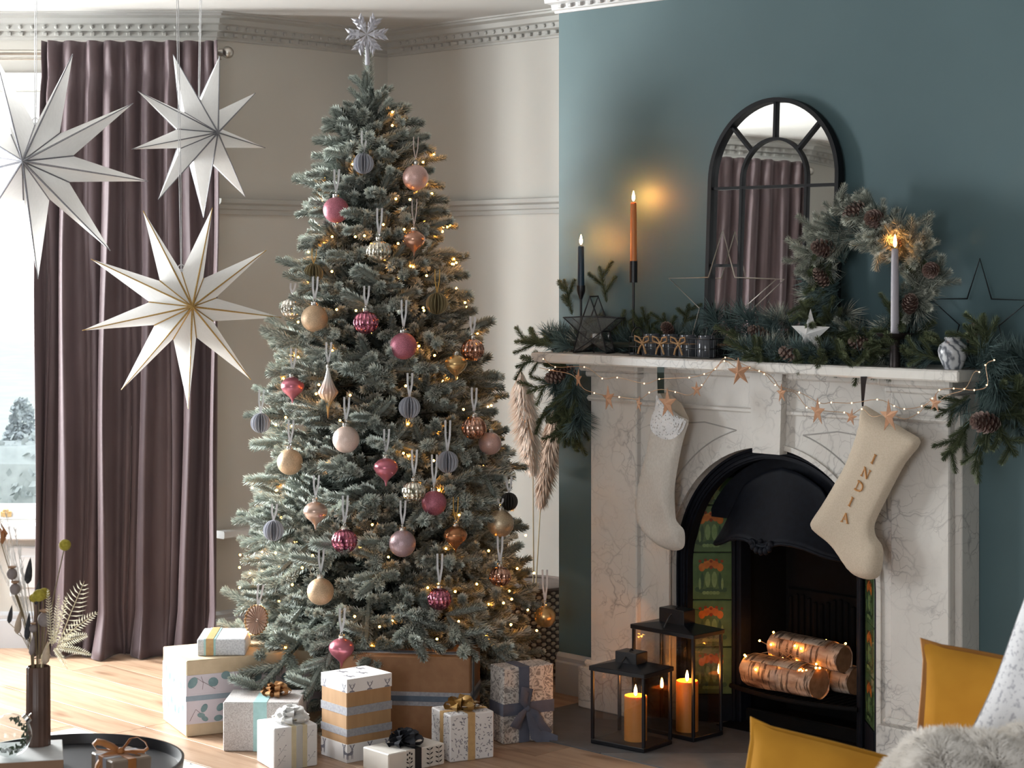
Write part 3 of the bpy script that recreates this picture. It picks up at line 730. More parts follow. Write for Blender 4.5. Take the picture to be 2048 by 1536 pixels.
bs = MB().ball((0, 0, 0), .0036, 8).mesh('bulb', M['bulb'])
rr = random.Random(21); pth = []
for i in range(34):
    up = i % 3 == 0; s_ = rr.uniform(-.13, .17); a = rr.uniform(.25, 2.7)
    if up: p = Vector((s_, .066-.050*math.cos(a), .124+.050*math.sin(a)))
    else: p = Vector((s_-.02, .0+.056*-math.cos(a), .050+.057*math.sin(a)))
    pth.append(p); put('bulb', bs, lf, p)
MB().tube(pth, .0006, 4).build('wire', M['wire'], lf)
# ================================================================ TREE
def m_needle(name, dark, pale, rough=.75):
    m, nt, b = nmat(name)
    a = nt.nodes.new('ShaderNodeAttribute'); a.attribute_name = 'frost'
    oi = nt.nodes.new('ShaderNodeObjectInfo')
    r = ramp(nt, a.outputs['Fac'], [(0, dark), (.45, tuple(.55*d+.45*p for d, p in zip(dark, pale))), (1, pale)])
    hs = nt.nodes.new('ShaderNodeHueSaturation'); L(nt, r.outputs[0], hs.inputs['Color'])
    mr = node(nt, 'ShaderNodeMapRange'); L(nt, oi.outputs['Random'], mr.inputs[0]); mr.inputs[3].default_value = .85; mr.inputs[4].default_value = 1.15
    L(nt, mr.outputs[0], hs.inputs['Value']); L(nt, hs.outputs[0], b.inputs['Base Color'])
    b.inputs['Roughness'].default_value = rough; b.inputs['Specular IOR Level'].default_value = .25; return m
M['needle'] = m_needle('frosted_spruce', (.014, .027, .021), (.80, .86, .79))
M['stem'] = mat('branch_stem', (.07, .06, .05), rough=.9)
def spindle(mb, a, b, rad, rows, per, rr, frost=1., w=.0030, core=.45):
    a, b = Vector(a), Vector(b); d = b-a; ln = d.length; d.normalize()
    x = d.orthogonal().normalized(); y = d.cross(x); up = Vector((0, 0, 1))
    for i in range(rows):
        f = (i+.4)/rows; env = min(1, .6+f*2.2)*(1 if f < .80 else max(.35, 1-((f-.80)/.20)**2*.65))
        c0 = a+d*ln*f
        for k in range(per):
            t = 2*PI*(k+.5*(i % 2))/per+rr.uniform(-.25, .25)
            rad_ = x*math.cos(t)+y*math.sin(t)
            lean = .95+.9*max(0, f-.6)
            dv = (rad_+d*lean).normalized(); l = rad*1.38*env*rr.uniform(.85, 1.12)
            p = c0+dv*l; q = rad_.cross(d)*w
            dors = .5+.5*rad_.dot(up)
            fr = max(0, min(1, frost*(.42+.58*dors)+rr.uniform(-.22, .22)))
            mid = c0+dv*l*.55
            mb.add([c0+rad_*.001, mid+q, p, mid-q], [(0, 1, 2, 3)], 0, [fr*.05, fr*.55, fr, fr*.55])
    e = rad*core
    mb.tube([a, a+d*ln*.3, a+d*ln*.8, b], [e*.5, e, e*.9, .001], 5, c=.30*frost)
def branch_mesh(ln, tips, seed, droop, rad=.0225, tl=.11, frost=1.):
    rr = random.Random(seed); mb = MB()
    def pos(f): return Vector((ln*f, .012*math.sin(f*5+seed), -droop*ln*f*f+.10*ln*f))
    mb.tube([pos(i/6)*1 for i in range(7)], [.006-.0006*i for i in range(7)], 5, mi=0, c=.05)
    spindle(mb, pos(max(0, 1-.12/ln)), pos(1)+Vector((.045, 0, -.015)), rad, 17, 9, rr, frost)
    for i in range(tips):
        f = .97-.74*(i/max(1, tips-1))**1.05
        sd = 1 if i % 2 else -1
        ang = sd*rr.uniform(.45, .95); el = rr.uniform(-.45, .45)
        p = pos(f); q = p+Vector((math.cos(ang)*math.cos(el), math.sin(ang)*math.cos(el), math.sin(el)))*tl*rr.uniform(.8, 1.15)
        spindle(mb, p, q, rad*rr.uniform(.85, 1.08), 15, 9, rr, frost*(1 if f > .5 else .35))  # inner tips get less frost, painting the tree's interior shade
        if f < .8 and rr.random() < .6:
            q2 = p+Vector((math.cos(ang*.4), .5*math.sin(ang), rr.uniform(.3, .7))).normalized()*tl*.8
            spindle(mb, p, q2, rad*.85, 13, 8, rr, frost*.9)
    return mb
TX, TY = -.440, 6.72
tree = thing('christmas_tree', 'tall frosted artificial spruce decorated with lights and baubles', 'christmas tree', (TX, TY, 0))
PROF = [(0, .50), (.17, .575), (.36, .565), (.53, .53), (.70, .50), (.87, .455), (1.05, .42), (1.22, .385), (1.39, .35), (1.56, .285), (1.77, .235), (1.90, .195), (2.02, .150), (2.10, .07), (2.2, .03)]
def LX(z): return -.050*(max(0, z-.6)/1.5)**1.3
def TR(z): return float(np.interp(z, [p[0] for p in PROF], [p[1] for p in PROF]))
BL = [(.10, 3), (.16, 4), (.22, 5), (.30, 6), (.38, 8), (.46, 9), (.54, 11)]
bmesh_ = {}
for ln, tp_ in BL:
    for dr in (0, 1):
        bmesh_[ln, dr] = [branch_mesh(ln, tp_, 100+int(ln*100)*7+v*13+dr, (.05, .42)[dr]).mesh('branch', M['needle'], None, 'frost') for v in range(2)]
tr = MB(); tr.tube([(0, 0, .02), (LX(1.2), 0, 1.2), (LX(2), 0, 2.0)], [.024, .02, .006], 10); tr.build('trunk', M['stem'], tree)
st = MB(); 
for i in range(4): a = PI/4+i*PI/2; st.tube([(0, 0, .10), (.22*math.cos(a), .22*math.sin(a), .008)], .008, 6)
st.build('stand', M['black_metal'], tree)
rr = random.Random(42); nb = 0; z = .21; lev = 0
while z < 1.97:
    rad = TR(z); n = max(4, int(2*PI*rad/.185+1.5)); off = rr.uniform(0, 6)
    for i in range(n):
        a = off+2*PI*i/n+rr.uniform(-.16, .16)
        back = math.sin(a) > .62
        if back and i % 2: continue
        pitch = np.interp(z, [.2, .6, 1.2, 1.7, 2.05], [-.20, .0, .10, .20, .30])+rr.uniform(-.12, .12)
        need = rad/math.cos(pitch)*rr.uniform(.90, 1.06)-.03
        ln = min(BL, key=lambda q: abs(q[0]+.045-need))[0]
        sc = need/(ln+.045); sc = max(.8, min(1.25, sc))
        dr = 1 if (z < .8 and rr.random() < .65) or (z < 1.3 and rr.random() < .3) else 0
        x0 = need-(ln+.045)*sc
        o = put('branch', rr.choice(bmesh_[ln, dr]), tree, (LX(z)+math.cos(a)*max(0, x0), math.sin(a)*max(0, x0), z), (rr.uniform(-.35, .35), -pitch, a), sc)
        nb += 1
    z += .072 if z < 1.6 else .062
    lev += 1
for a, p_, zz in ((.3, .75, 2.00), (2.4, .95, 2.02), (4.1, .9, 1.99), (5.5, .65, 2.04), (3.2, 1.1, 2.07)):
    put('branch', bmesh_[.10, 0][a > 3], tree, (LX(zz), 0, zz), (0, -p_, a), .72)
for a, ln, zz, sc in ((204, .46, .35, 1.1), (222, .54, .36, 1.12), (238, .54, .37, 1.16), (252, .54, .34, 1.05), (266, .46, .33, 1.05), (288, .54, .47, 1.06), (303, .54, .48, 1.10), (320, .54, .47, 1.06), (340, .46, .38, 1.05)):
    put('branch', rr.choice(bmesh_[ln, 1]), tree, (0, 0, zz), (rr.uniform(-.3, .3), rr.uniform(.0, .10), math.radians(a)), sc); nb += 1
ld = MB(); r2 = random.Random(4)
spindle(ld, (LX(2), 0, 1.98), (-.050, -.01, 2.20), .017, 26, 8, r2, 1.); spindle(ld, (-.047, 0, 2.10), (-.056, -.01, 2.268), .022, 22, 8, r2, 1.2)
ld.build('leader', M['needle'], tree, None, 'frost')
print('branches', nb)

# fairy lights on the tree
tl = thing('tree_fairy_lights', 'string of warm white fairy lights wound through the tree', 'fairy lights', (TX, TY, .2))
bm_ = MB().ball((0, 0, 0), .0040, 8).mesh('bulb', M['bulb']); soc = MB().tube([(0, 0, -.012), (0, 0, -.002)], .0028, 6).mesh('socket', M['green_wire'])
rr = random.Random(8); path = []; NBL = 285
for i in range(1400):
    f = i/1399; z = .24+1.78*f**1.18; a = 2*PI*16*f; q = TR(z)*(.56+.06*math.sin(a*3.3+i))
    path.append(Vector((q*math.cos(a), q*math.sin(a), z-.2)))
MB().tube(path[::4], .0016, 4).build('cable', M['green_wire'], tl)
cnt = 0; used = []
while cnt < NBL:
    p = path[rr.randrange(1400)]
    if p.y > .25: continue
    d = Vector((p.x, p.y, 0)).normalized(); q = p+d*rr.uniform(.22, .40)*TR(p.z+.2)+Vector((LX(p.z+.2), 0, 0))+Vector((rr.gauss(0, .02), rr.gauss(0, .02), rr.gauss(0, .02)))
    if math.hypot(q.x, q.y) > TR(q.z+.2)*.97 and rr.random() < .97: continue
    o = put('bulb', bm_, tl, q); cnt += 1

# topper
M['glitter_silver'] = mat('silver_glitter', (.62, .62, .67), (.38, .38, .44), 900, .35, .55, bmp=.6, lo=.4, hi=.6)
tp = thing('tree_topper', 'silver glitter snowflake topper on the tip of the tree', 'tree topper', (TX-.058, TY-.03, 2.225))
def snow():
    mb = MB(); cz = .075
    for k in range(6):
        a = PI*k/3+PI/6*0+.0
        a += PI/3*.0
        ca, sa = math.cos(a), math.sin(a); ax = Vector((ca, 0, sa)); pr = Vector((-sa, 0, ca)); c = Vector((0, 0, cz))
        def blade(o, d, l, w):
            n = Vector((0, 1, 0)); p = d.cross(n).normalized()
            mb.add([o, o+d*l*.45+p*w-n*.001, o+d*l, o+d*l*.45-p*w-n*.001, o+d*l*.4-n*.006, o+d*l*.4+n*.006],
                   [(0, 4, 1), (1, 4, 2), (2, 4, 3), (3, 4, 0), (0, 1, 5), (1, 2, 5), (2, 3, 5), (3, 0, 5)])
        blade(c, ax, .062, .012)
        for f, l in ((.018, .030), (.034, .036), (.048, .034)):
            for sg in (-1, 1): blade(c+ax*f, (ax*.80+pr*sg*.6).normalized(), l, .0068)
    return mb
snow().build('snowflake', M['glitter_silver'], tp)
MB().tube([(0, .004, .06), (.002, .006, -.03)], [.005, .009], 8).build('holder', M['glitter_silver'], tp)

# ---------------------------------------------------------------- baubles
def m_glitter(name, c, dk=.6, metal=.35, rough=.42):
    m = mat(name, c, tuple(x*dk for x in c), 420, rough, metal, bmp=.35, lo=.42, hi=.6); return m
def m_merc(name, c, dk):
    m, nt, b = nmat(name)
    n = node(nt, 'ShaderNodeTexNoise', Scale=60., Detail=5.); L(nt, coords(nt, (1, 1, .6)), n.inputs['Vector'])
    r = ramp(nt, n.outputs[0], [(.38, dk), (.55, c)]); L(nt, r.outputs[0], b.inputs['Base Color'])
    b.inputs['Metallic'].default_value = .9; b.inputs['Roughness'].default_value = .16; return m
PINK = (.50, .16, .22); BLUSH = (.62, .40, .36); CHAMP = (.60, .42, .27); MAUVE = (.46, .33, .36)
M['g_pink'] = m_glitter('pink_glitter', PINK); M['g_blush'] = m_glitter('blush_pearl', BLUSH, .85, .3, .3); M['g_champ'] = m_glitter('champagne_glitter', CHAMP, .75)
M['g_mauve'] = m_glitter('mauve_pearl', MAUVE, .85, .45, .28); M['g_gold'] = m_glitter('gold_silver_glitter', (.58, .47, .33), .7, .7, .3); M['g_pearl'] = m_glitter('cream_pearl', (.72, .56, .50), .9, .2, .3)
M['s_pink'] = mat('satin_pink', (.52, .17, .22), (.46, .14, .19), 10, .28, .55); M['s_rose'] = mat('satin_rose_gold', (.56, .31, .22), (.5, .27, .19), 10, .25, .7)
M['s_gold'] = mat('satin_gold', (.58, .38, .17), (.5, .32, .14), 10, .26, .75); M['s_copper'] = mat('satin_copper', (.42, .19, .09), (.36, .16, .07), 10, .26, .75); M['s_champ'] = mat('satin_champagne', (.60, .43, .36), (.54, .38, .31), 10, .25, .6)
M['m_silver'] = m_merc('mercury_silver', (.80, .76, .66), (.30, .27, .2)); M['m_pink'] = m_merc('mercury_pink', (.62, .22, .30), (.20, .05, .09)); M['m_copper'] = m_merc('mercury_copper', (.70, .42, .32), (.28, .12, .08)); M['m_white'] = m_merc('mercury_white', (.85, .82, .75), (.62, .58, .5))
M['blush_paper'] = mat('blush_pleated_paper', (.74, .56, .47), (.68, .50, .41), 40, .8); M['p_grey'] = mat('grey_paper', (.40, .41, .46), (.36, .37, .42), 30, .8); M['p_gold'] = mat('gold_paper', (.30, .25, .14), (.25, .2, .11), 30, .5, .4); M['p_dark'] = mat('dark_paper', (.05, .045, .04), rough=.7)
M['gold_ribbon'] = mat('gold_thread', (.52, .30, .07), rough=.5, metal=.3); M['sheer_ribbon'] = mat('blush_ribbon', (.55, .45, .42), rough=.6)
m, nt, b = nmat('ombre_glass'); M['ombre'] = m
tc = nt.nodes.new('ShaderNodeTexCoord'); sp = nt.nodes.new('ShaderNodeSeparateXYZ'); L(nt, tc.outputs['Generated'], sp.inputs[0])
r = ramp(nt, sp.outputs[2], [(0, (.50, .22, .07)), (.25, (.62, .40, .16)), (.55, (.66, .44, .36)), (.8, (.78, .74, .72)), (1, (.85, .84, .82))]); L(nt, r.outputs[0], b.inputs['Base Color']); b.inputs['Roughness'].default_value = .25; b.inputs['Metallic'].default_value = .3
# lead strings are part of each ornament
def ornament(name, label, px, py, rpx, kind, mk, ribbon='linen_ribbon', rl=46, group=None, dy=0., tilt=0.):
    z0 = H-(py-HZ)/F*6.4
    for _ in range(4):
        Yt = TY-.3; dx = (px-1024)/F*Yt-TX; Rz = TR(z0)
        q = math.sqrt(max(Rz*Rz*1.0-dx*dx, .0))*.93
        Yp = TY-max(q, .05)-.010+dy; dx = (px-1024)/F*Yp-TX
        q = math.sqrt(max(Rz*Rz-dx*dx, 0))*.93; Yp = TY-max(q, .05)-.012+dy
        z0 = H-(py-HZ)/F*Yp
    p = at(px, py, Yp); r = rpx/F*Yp
    t = thing(name, label, 'bauble', p, R.uniform(0, 6), group)
    b = MB(); top = r
    if kind == 'round': b.ball((0, 0, 0), r, 28); b.build('ball', M[mk], t, 179)
    elif kind == 'ribbed':
        b.ball((0, 0, 0), r, 72, 0, .93, lambda a, f: 1-.075*abs(math.sin(9*a))**.7); b.build('ribbed_ball', M[mk], t, 50); top = r*.93
        bd = MB()
        for zz in (-.35, .35): 
            q = r*math.sqrt(1-zz*zz)*.965; bd.tube([(q*math.cos(2*PI*i/36), q*math.sin(2*PI*i/36), zz*r*.93) for i in range(36)], r*.035, 5, True)
        bd.build('waist_band', M[mk], t)
    elif kind == 'onion':
        pr = [(1e-5, -1.42*r), (.05*r, -1.40*r), (.07*r, -1.2*r), (.16*r, -.98*r), (.42*r, -.72*r), (.78*r, -.40*r), (.97*r, -.05*r), (.98*r, .18*r), (.88*r, .42*r), (.62*r, .66*r), (.30*r, .80*r), (.12*r, .86*r), (1e-5, .87*r)]
        b.lathe(pr, 32); b.build('teardrop_body', M[mk], t, 179); top = .86*r
    elif kind == 'finial':
        pr = [(1e-5, -2.5*r), (.06*r, -2.2*r), (.16*r, -1.4*r), (.40*r, -.85*r), (.95*r, -.1*r), (1.0*r, .1*r), (.66*r, .7*r), (.34*r, 1.4*r), (.16*r, 2.1*r), (.10*r, 2.5*r), (1e-5, 2.52*r)]
        b.lathe(pr, 64, f=lambda a, f: 1-.10*abs(math.sin(7*a))); b.build('ribbed_finial', M[mk], t, 60); top = 2.5*r
    elif kind == 'honey':
        pn = [(r*math.cos(PI*(i/14)-PI/2), r*math.sin(PI*(i/14)-PI/2)) for i in range(15)]
        for k in range(17):
            Mx = Matrix.Rotation(2*PI*k/17, 4, 'Z'); b.prism(pn, -.0006, .0006, Mx)
        b.build('paper_fan', M[mk], t); top = r
    elif kind == 'slice':
        ring = []
        for q_, dp in ((.12, .004), (.55, .006), (1.0, .0075)):
            ring.append([Vector((q_*r*math.cos(PI*k/24), (-1)**k*dp-.006+.008*q_, q_*r*1.28*math.sin(PI*k/24))) for k in range(48)])
        b.grid(ring, closed=True); b.grid([[v+Vector((0, .012, 0)) for v in rw] for rw in ring], closed=True)
        b.build('paper_rosette', M[mk], t); t.rotation_euler = (0, .1, .45); top = 1.25*r
        rm = MB(); rm.tube([(math.cos(PI*k/24)*r*1.01, (-1)**k*.0075+.002, math.sin(PI*k/24)*r*1.29) for k in range(48)], .0022, 5, True); rm.build('rim', M['s_gold'], t)
    if kind in ('round', 'ribbed', 'onion', 'finial'):
        c = MB(); cr = .26*r if kind != 'finial' else .16*r
        c.lathe([(cr*.9, top-.06*r), (cr, top), (cr, top+.2*r), (cr*.6, top+.28*r), (1e-5, top+.29*r)], 14); c.tube([(.09*r*math.cos(a), 0, top+.36*r+.09*r*math.sin(a)) for a in [2*PI*i/10 for i in range(10)]], .0012, 5, True)
        c.build('cap', M['silvercap'], t, 50); ry = top+.4*r
    else: ry = top
    if rl:
        hgt = rl/F*Yp; rb = MB(); th = TY-Yp
        ca = -t.rotation_euler[2]; w = .0032 if ribbon == 'linen_ribbon' else .0016
        ex = Vector((math.cos(ca), math.sin(ca), 0)); ey = Vector((-math.sin(ca), math.cos(ca), 0))
        for sg in (-1, 1):
            a = Vector((0, 0, ry)); c_ = a+ex*sg*.008+Vector((0, 0, hgt))+ey*.03
            rb.grid([[a-ex*w, a+ex*w], [a.lerp(c_, .5)-ex*w+ex*sg*.003, a.lerp(c_, .5)+ex*w+ex*sg*.003], [c_-ex*w, c_+ex*w]])
        rb.build('ribbon', M[ribbon], t)
    return t
O = ornament
O('honeycomb_ornament', 'grey paper honeycomb ball highest on the tree', 727, 327, 21, 'honey', 'p_grey')
O('round_bauble', 'blush glitter bauble near the top right of the tree', 831, 355, 26, 'round', 'g_blush', 'sheer_ribbon')
O('round_bauble', 'pink glitter bauble high on the left edge of the tree', 672, 420, 26, 'round', 'g_pink')
O('ribbed_bauble', 'silver ribbed mercury-glass bauble hanging from a white ribbon', 758, 503, 25, 'ribbed', 'm_silver', rl=54)
O('teardrop_bauble', 'satin rose-gold teardrop bauble under the blush bauble', 828, 480, 23, 'onion', 's_rose', 'sheer_ribbon', 54)
O('honeycomb_ornament', 'gold honeycomb ball half hidden on the left of the tree', 627, 547, 20, 'honey', 'p_gold', 'gold_ribbon', 30)
O('honeycomb_ornament', 'gold honeycomb ball hanging on a gold thread at the right', 874, 607, 22, 'honey', 'p_gold', 'gold_ribbon')
O('ribbed_bauble', 'white ribbed glass bauble behind the champagne one', 584, 617, 23, 'ribbed', 'm_white', rl=20, dy=.03)
O('round_bauble', 'champagne glitter bauble beside the white ribbed one', 629, 637, 27, 'round', 'g_champ')
O('ribbed_bauble', 'pink ribbed bauble in the middle of the upper tree', 732, 645, 25, 'ribbed', 'm_pink', rl=40)
O('round_bauble', 'deep pink glitter bauble under two frosted tips', 807, 692, 27, 'round', 'g_pink', rl=54)
O('ribbed_bauble', 'copper ribbed bauble on the right edge above the gold teardrop', 945, 700, 24, 'ribbed', 'm_copper', rl=34)
O('teardrop_bauble', 'satin gold teardrop bauble on the right of the tree', 912, 729, 23, 'onion', 's_gold', rl=0, dy=-.05)
O('teardrop_bauble', 'satin pink teardrop bauble at the left edge of the tree', 585, 774, 24, 'onion', 's_pink')
O('finial_ornament', 'long ribbed finial ornament fading from white to gold', 656, 786, 21, 'finial', 'ombre', rl=40)
O('honeycomb_ornament', 'grey honeycomb ball at mid height in the centre of the tree', 819, 815, 22, 'honey', 'p_grey')
O('honeycomb_ornament', 'grey honeycomb ball hanging off the far left branch tip', 521, 846, 20, 'honey', 'p_grey')
O('round_bauble', 'cream pearl bauble in the middle left of the tree', 692, 879, 27, 'round', 'g_pearl', rl=46)
O('round_bauble', 'champagne glitter bauble under the far left honeycomb', 580, 924, 26, 'round', 'g_champ')
O('honeycomb_ornament', 'grey honeycomb ball on a long ribbon right of centre', 895, 924, 22, 'honey', 'p_grey', rl=60)
O('ribbed_bauble', 'copper ribbed bauble overlapping a blush bauble', 948, 856, 25, 'ribbed', 'm_copper', dy=-.03)
O('round_bauble', 'blush bauble tucked behind the copper ribbed one', 980, 887, 23, 'round', 'g_blush', rl=0, dy=.06)
O('teardrop_bauble', 'satin pink teardrop bauble in the centre of the tree', 772, 937, 25, 'onion', 's_pink')
O('ribbed_bauble', 'gold and silver ribbed bauble touching a pink one', 828, 983, 24, 'ribbed', 'm_silver', rl=50, dy=-.02)
O('round_bauble', 'pink glitter bauble beside the gold ribbed one', 868, 1006, 25, 'round', 'g_pink', rl=60, dy=.02)
O('honeycomb_ornament', 'dark paper honeycomb ring at the right edge of the tree', 1018, 1003, 18, 'honey', 'p_dark', rl=30)
O('round_bauble', 'mottled gold and silver bauble at the right edge', 1001, 1047, 27, 'round', 'g_gold', rl=10)
O('teardrop_bauble', 'satin champagne teardrop bauble left of centre', 631, 1024, 25, 'onion', 's_champ', rl=40)
O('honeycomb_ornament', 'grey honeycomb ball low on the left of the tree', 547, 1061, 21, 'honey', 'p_grey', rl=30)
O('ribbed_bauble', 'pink ribbed bauble hanging below the champagne teardrop', 689, 1082, 26, 'ribbed', 'm_pink', rl=54)
O('round_bauble', 'mauve pearl bauble above the long drooping branch', 805, 1087, 27, 'round', 'g_mauve')
O('teardrop_bauble', 'satin copper teardrop bauble low on the right', 911, 1072, 24, 'onion', 's_copper', 'gold_ribbon')
O('round_bauble', 'champagne glitter bauble low on the left', 641, 1183, 27, 'round', 'g_champ', rl=50)
O('ribbed_bauble', 'copper ribbed bauble low on the right edge', 1000, 1153, 22, 'ribbed', 'm_copper', rl=50)
O('ribbed_bauble', 'pink ribbed bauble low right above the brown parcel', 879, 1198, 24, 'ribbed', 'm_pink', rl=56)
O('rosette_ornament', 'gold-rimmed paper rosette shaped like a citrus slice', 513, 1240, 23, 'slice', 'blush_paper', rl=40)
O('teardrop_bauble', 'satin pink teardrop bauble lowest on the tree above the deer parcel', 683, 1298, 26, 'onion', 's_pink', rl=46)
O('round_bauble', 'gold-brown bauble lowest at the right by the basket', 1090, 1233, 22, 'round', 's_gold', rl=60)

# ---------------------------------------------------------------- paper stars
M['star_paper'] = mat('white_star_paper', (.70, .70, .71), (.66, .66, .67), 14, .8)
def m_paper(name='translucent_paper', c=(.76, .755, .75), k=.38):
    m, nt, b = nmat(name); b.inputs['Roughness'].default_value = .85
    n = node(nt, 'ShaderNodeTexNoise', Scale=40., Detail=3.); r = ramp(nt, n.outputs[0], [(.3, tuple(x*.92 for x in c)), (.7, c)]); L(nt, r.outputs[0], b.inputs['Base Color'])
    t = node(nt, 'ShaderNodeBsdfTranslucent'); t.inputs[0].default_value = (*[x*.93 for x in c], 1); mx = node(nt, 'ShaderNodeMixShader'); mx.inputs[0].default_value = k
    L(nt, b.outputs[0], mx.inputs[1]); L(nt, t.outputs[0], mx.inputs[2]); L(nt, mx.outputs[0], nt.nodes['Material Output'].inputs[0]); return m
M['star_paper'] = m_paper()
M['silver_line'] = mat('silver_glitter_line', (.20, .20, .22), (.13, .13, .15), 300, .5, .4); M['gold_line'] = mat('gold_glitter_line', (.42, .27, .09), (.30, .18, .05), 300, .45, .5)
def paper_star(label, c, rad, yaw, roll, line, cord_to, tiltx=0.):
    t = thing('paper_star', label, 'paper star', c, (tiltx, 0, yaw), 'paper stars hanging by the window')
    d = rad*.35; ri = rad*.33
    tip = [Vector((rad*math.cos(roll+2*PI*k/9), 0, rad*math.sin(roll+2*PI*k/9))) for k in range(9)]
    val = [Vector((ri*math.cos(roll+2*PI*(k+.5)/9), 0, ri*math.sin(roll+2*PI*(k+.5)/9))) for k in range(9)]
    b = MB(); ln = MB(); ed = MB()
    for sg in (-1, 1):
        ap = Vector((0, sg*d, 0))
        for k in range(9):
            v0, v1 = val[k-1], val[k]
            m0 = v0*.92+Vector((0, sg*d*.10, 0)); m1 = v1*.92+Vector((0, sg*d*.10, 0))
            for tri in ([ap, v0, tip[k]], [ap, tip[k], v1]): b.add(tri, [(0, 1, 2)] if sg < 0 else [(2, 1, 0)])
            ln.tube([ap*1.01, tip[k]*.995], [rad*.010, rad*.0045], 5); ln.tube([ap*1.01, v1*1.005], rad*.0095, 5)
    b.build('paper_cone', M['star_paper'], t); ln.build('glitter_line', M[line], t)
    cd = MB(); top = max(val, key=lambda v: v.z); a = Vector((top.x, 0, top.z)); Rm = Euler((tiltx, 0, yaw)).to_matrix(); wl = Rm.transposed() @ (Vector((cord_to[0], cord_to[1], CEIL))-Vector(c))
    for o in (-.003, .003): cd.tube([a+Vector((o*.5, 0, .0)), a.lerp(wl, .3)+Vector((o, 0, 0)), wl+Vector((o, 0, 0))], .0014, 5)
    cd.build('cord', M['linen_ribbon'], t)
    kn = MB().ball(a+Vector((0, 0, .004)), .007, 10); kn.tube([a+Vector((.011*math.cos(q), 0, .014+.011*math.sin(q))) for q in [2*PI*i/12 for i in range(12)]], .0018, 5, True); kn.build('bow', M['linen_ribbon'], t)
    return t
c = at(72, 327, 6.75); paper_star('large white paper star with silver lines in front of the window', c, 232/F*6.75, -.08, math.radians(-89), 'silver_line', (c.x, c.y))
c = at(400, 268, 6.85); paper_star('white silver-lined paper star turned sideways before the curtain top', c, 168/F*6.85, .80, math.radians(-87), 'silver_line', (c.x+.003, c.y))
c = at(366, 612, 6.60); paper_star('white paper star with gold lines, lowest of the three', c, 207/F*6.60, .42, math.radians(-87), 'gold_line', (c.x-.02, c.y))
# ================================================================ GIFTS
M['kraft'] = mat('kraft_paper', (.40, .235, .115), (.35, .20, .095), 40, .7, stretch=(1, 1, .15)); M['kraft_pale'] = mat('pale_kraft_paper', (.60, .48, .33), (.54, .43, .29), 30, .65)
M['kraft_dark'] = mat('brown_kraft_paper', (.30, .15, .068), (.26, .125, .055), 30, .6)
M['lilac_paper'] = mat('pale_lilac_paper', (.62, .58, .64), (.58, .54, .60), 10, .6); M['white_paper'] = mat('white_wrapping_paper', (.78, .77, .78), (.72, .71, .72), 10, .55); M['cream_paper'] = mat('cream_wrapping_paper', (.70, .67, .63), (.65, .62, .58), 8, .5)
def m_floral(name, c1, c2, sc, th=(.44, .5), dist=1.6):
    m, nt, b = nmat(name)
    v = node(nt, 'ShaderNodeTexNoise', Scale=sc, Detail=1.2, Distortion=dist); L(nt, coords(nt), v.inputs['Vector'])
    vo = node(nt, 'ShaderNodeTexVoronoi', feature='DISTANCE_TO_EDGE', Scale=sc*1.1); L(nt, coords(nt), vo.inputs['Vector'])
    r = ramp(nt, v.outputs[0], [(th[0]-.06, c1), (th[0], c2), (th[1], c2), (th[1]+.05, c1), (.62, c1), (.66, c2)])
    r2 = ramp(nt, vo.outputs['Distance'], [(.0, (0, 0, 0)), (.05, (1, 1, 1))])
    mx = node(nt, 'ShaderNodeMix', data_type='RGBA'); L(nt, r2.outputs[0], mx.inputs[0]); mx.inputs[6].default_value = (*c2, 1); L(nt, r.outputs[0], mx.inputs[7])
    L(nt, mx.outputs[2], b.inputs['Base Color']); b.inputs['Roughness'].default_value = .55; return m
M['silver_floral'] = m_floral('silver_floral_paper', (.40, .37, .37), (.58, .56, .56), 90); M['white_floral'] = m_floral('grey_floral_paper', (.22, .205, .20), (.58, .555, .53), 32)
M['silver_speck'] = mat('silver_speckled_paper', (.66, .68, .72), (.50, .52, .57), 160, .5, lo=.4, hi=.6)
M['aqua_ribbon'] = mat('aqua_ribbon', (.38, .62, .64), (.34, .57, .59), 60, .45); M['tan_ribbon'] = mat('tan_ribbon', (.55, .36, .17), (.48, .31, .14), 60, .5); M['grey_ribbon'] = mat('silver_grey_ribbon', (.34, .34, .37), (.26, .26, .29), 120, .5)
M['blue_ribbon'] = mat('slate_blue_ribbon', (.085, .12, .17), (.07, .10, .145), 50, .5); M['slate_ribbon'] = mat('slate_chiffon_ribbon', (.105, .115, .16), (.085, .095, .135), 30, .8, bmp=.1)
M['gold_satin'] = mat('gold_satin_bow', (.46, .29, .10), (.36, .21, .065), 40, .3, .35); M['white_ribbon'] = m_paper(); M['white_ribbon'].name = 'white_chiffon_ribbon'; M['charcoal_felt'] = mat('charcoal_felt', (.022, .025, .035), (.018, .02, .028), 200, .9, bmp=.3); M['black_ribbon'] = mat('black_ribbon', (.012, .013, .018), rough=.5); M['cream_ribbon'] = mat('cream_satin_ribbon', (.62, .55, .38), (.57, .50, .34), 40, .4)
M['copper_bow'] = mat('copper_metallic_bow', (.50, .27, .12), (.38, .19, .075), 60, .3, .5)
M['print_teal'] = mat('teal_leaf_print', (.12, .21, .24), (.20, .31, .33), 25, .6); M['print_line'] = mat('brown_stem_print', (.22, .17, .19), rough=.7); M['print_grey'] = mat('grey_print', (.22, .22, .27), (.16, .16, .2), 50, .7); M['print_black'] = mat('black_print', (.02, .02, .025), rough=.7)
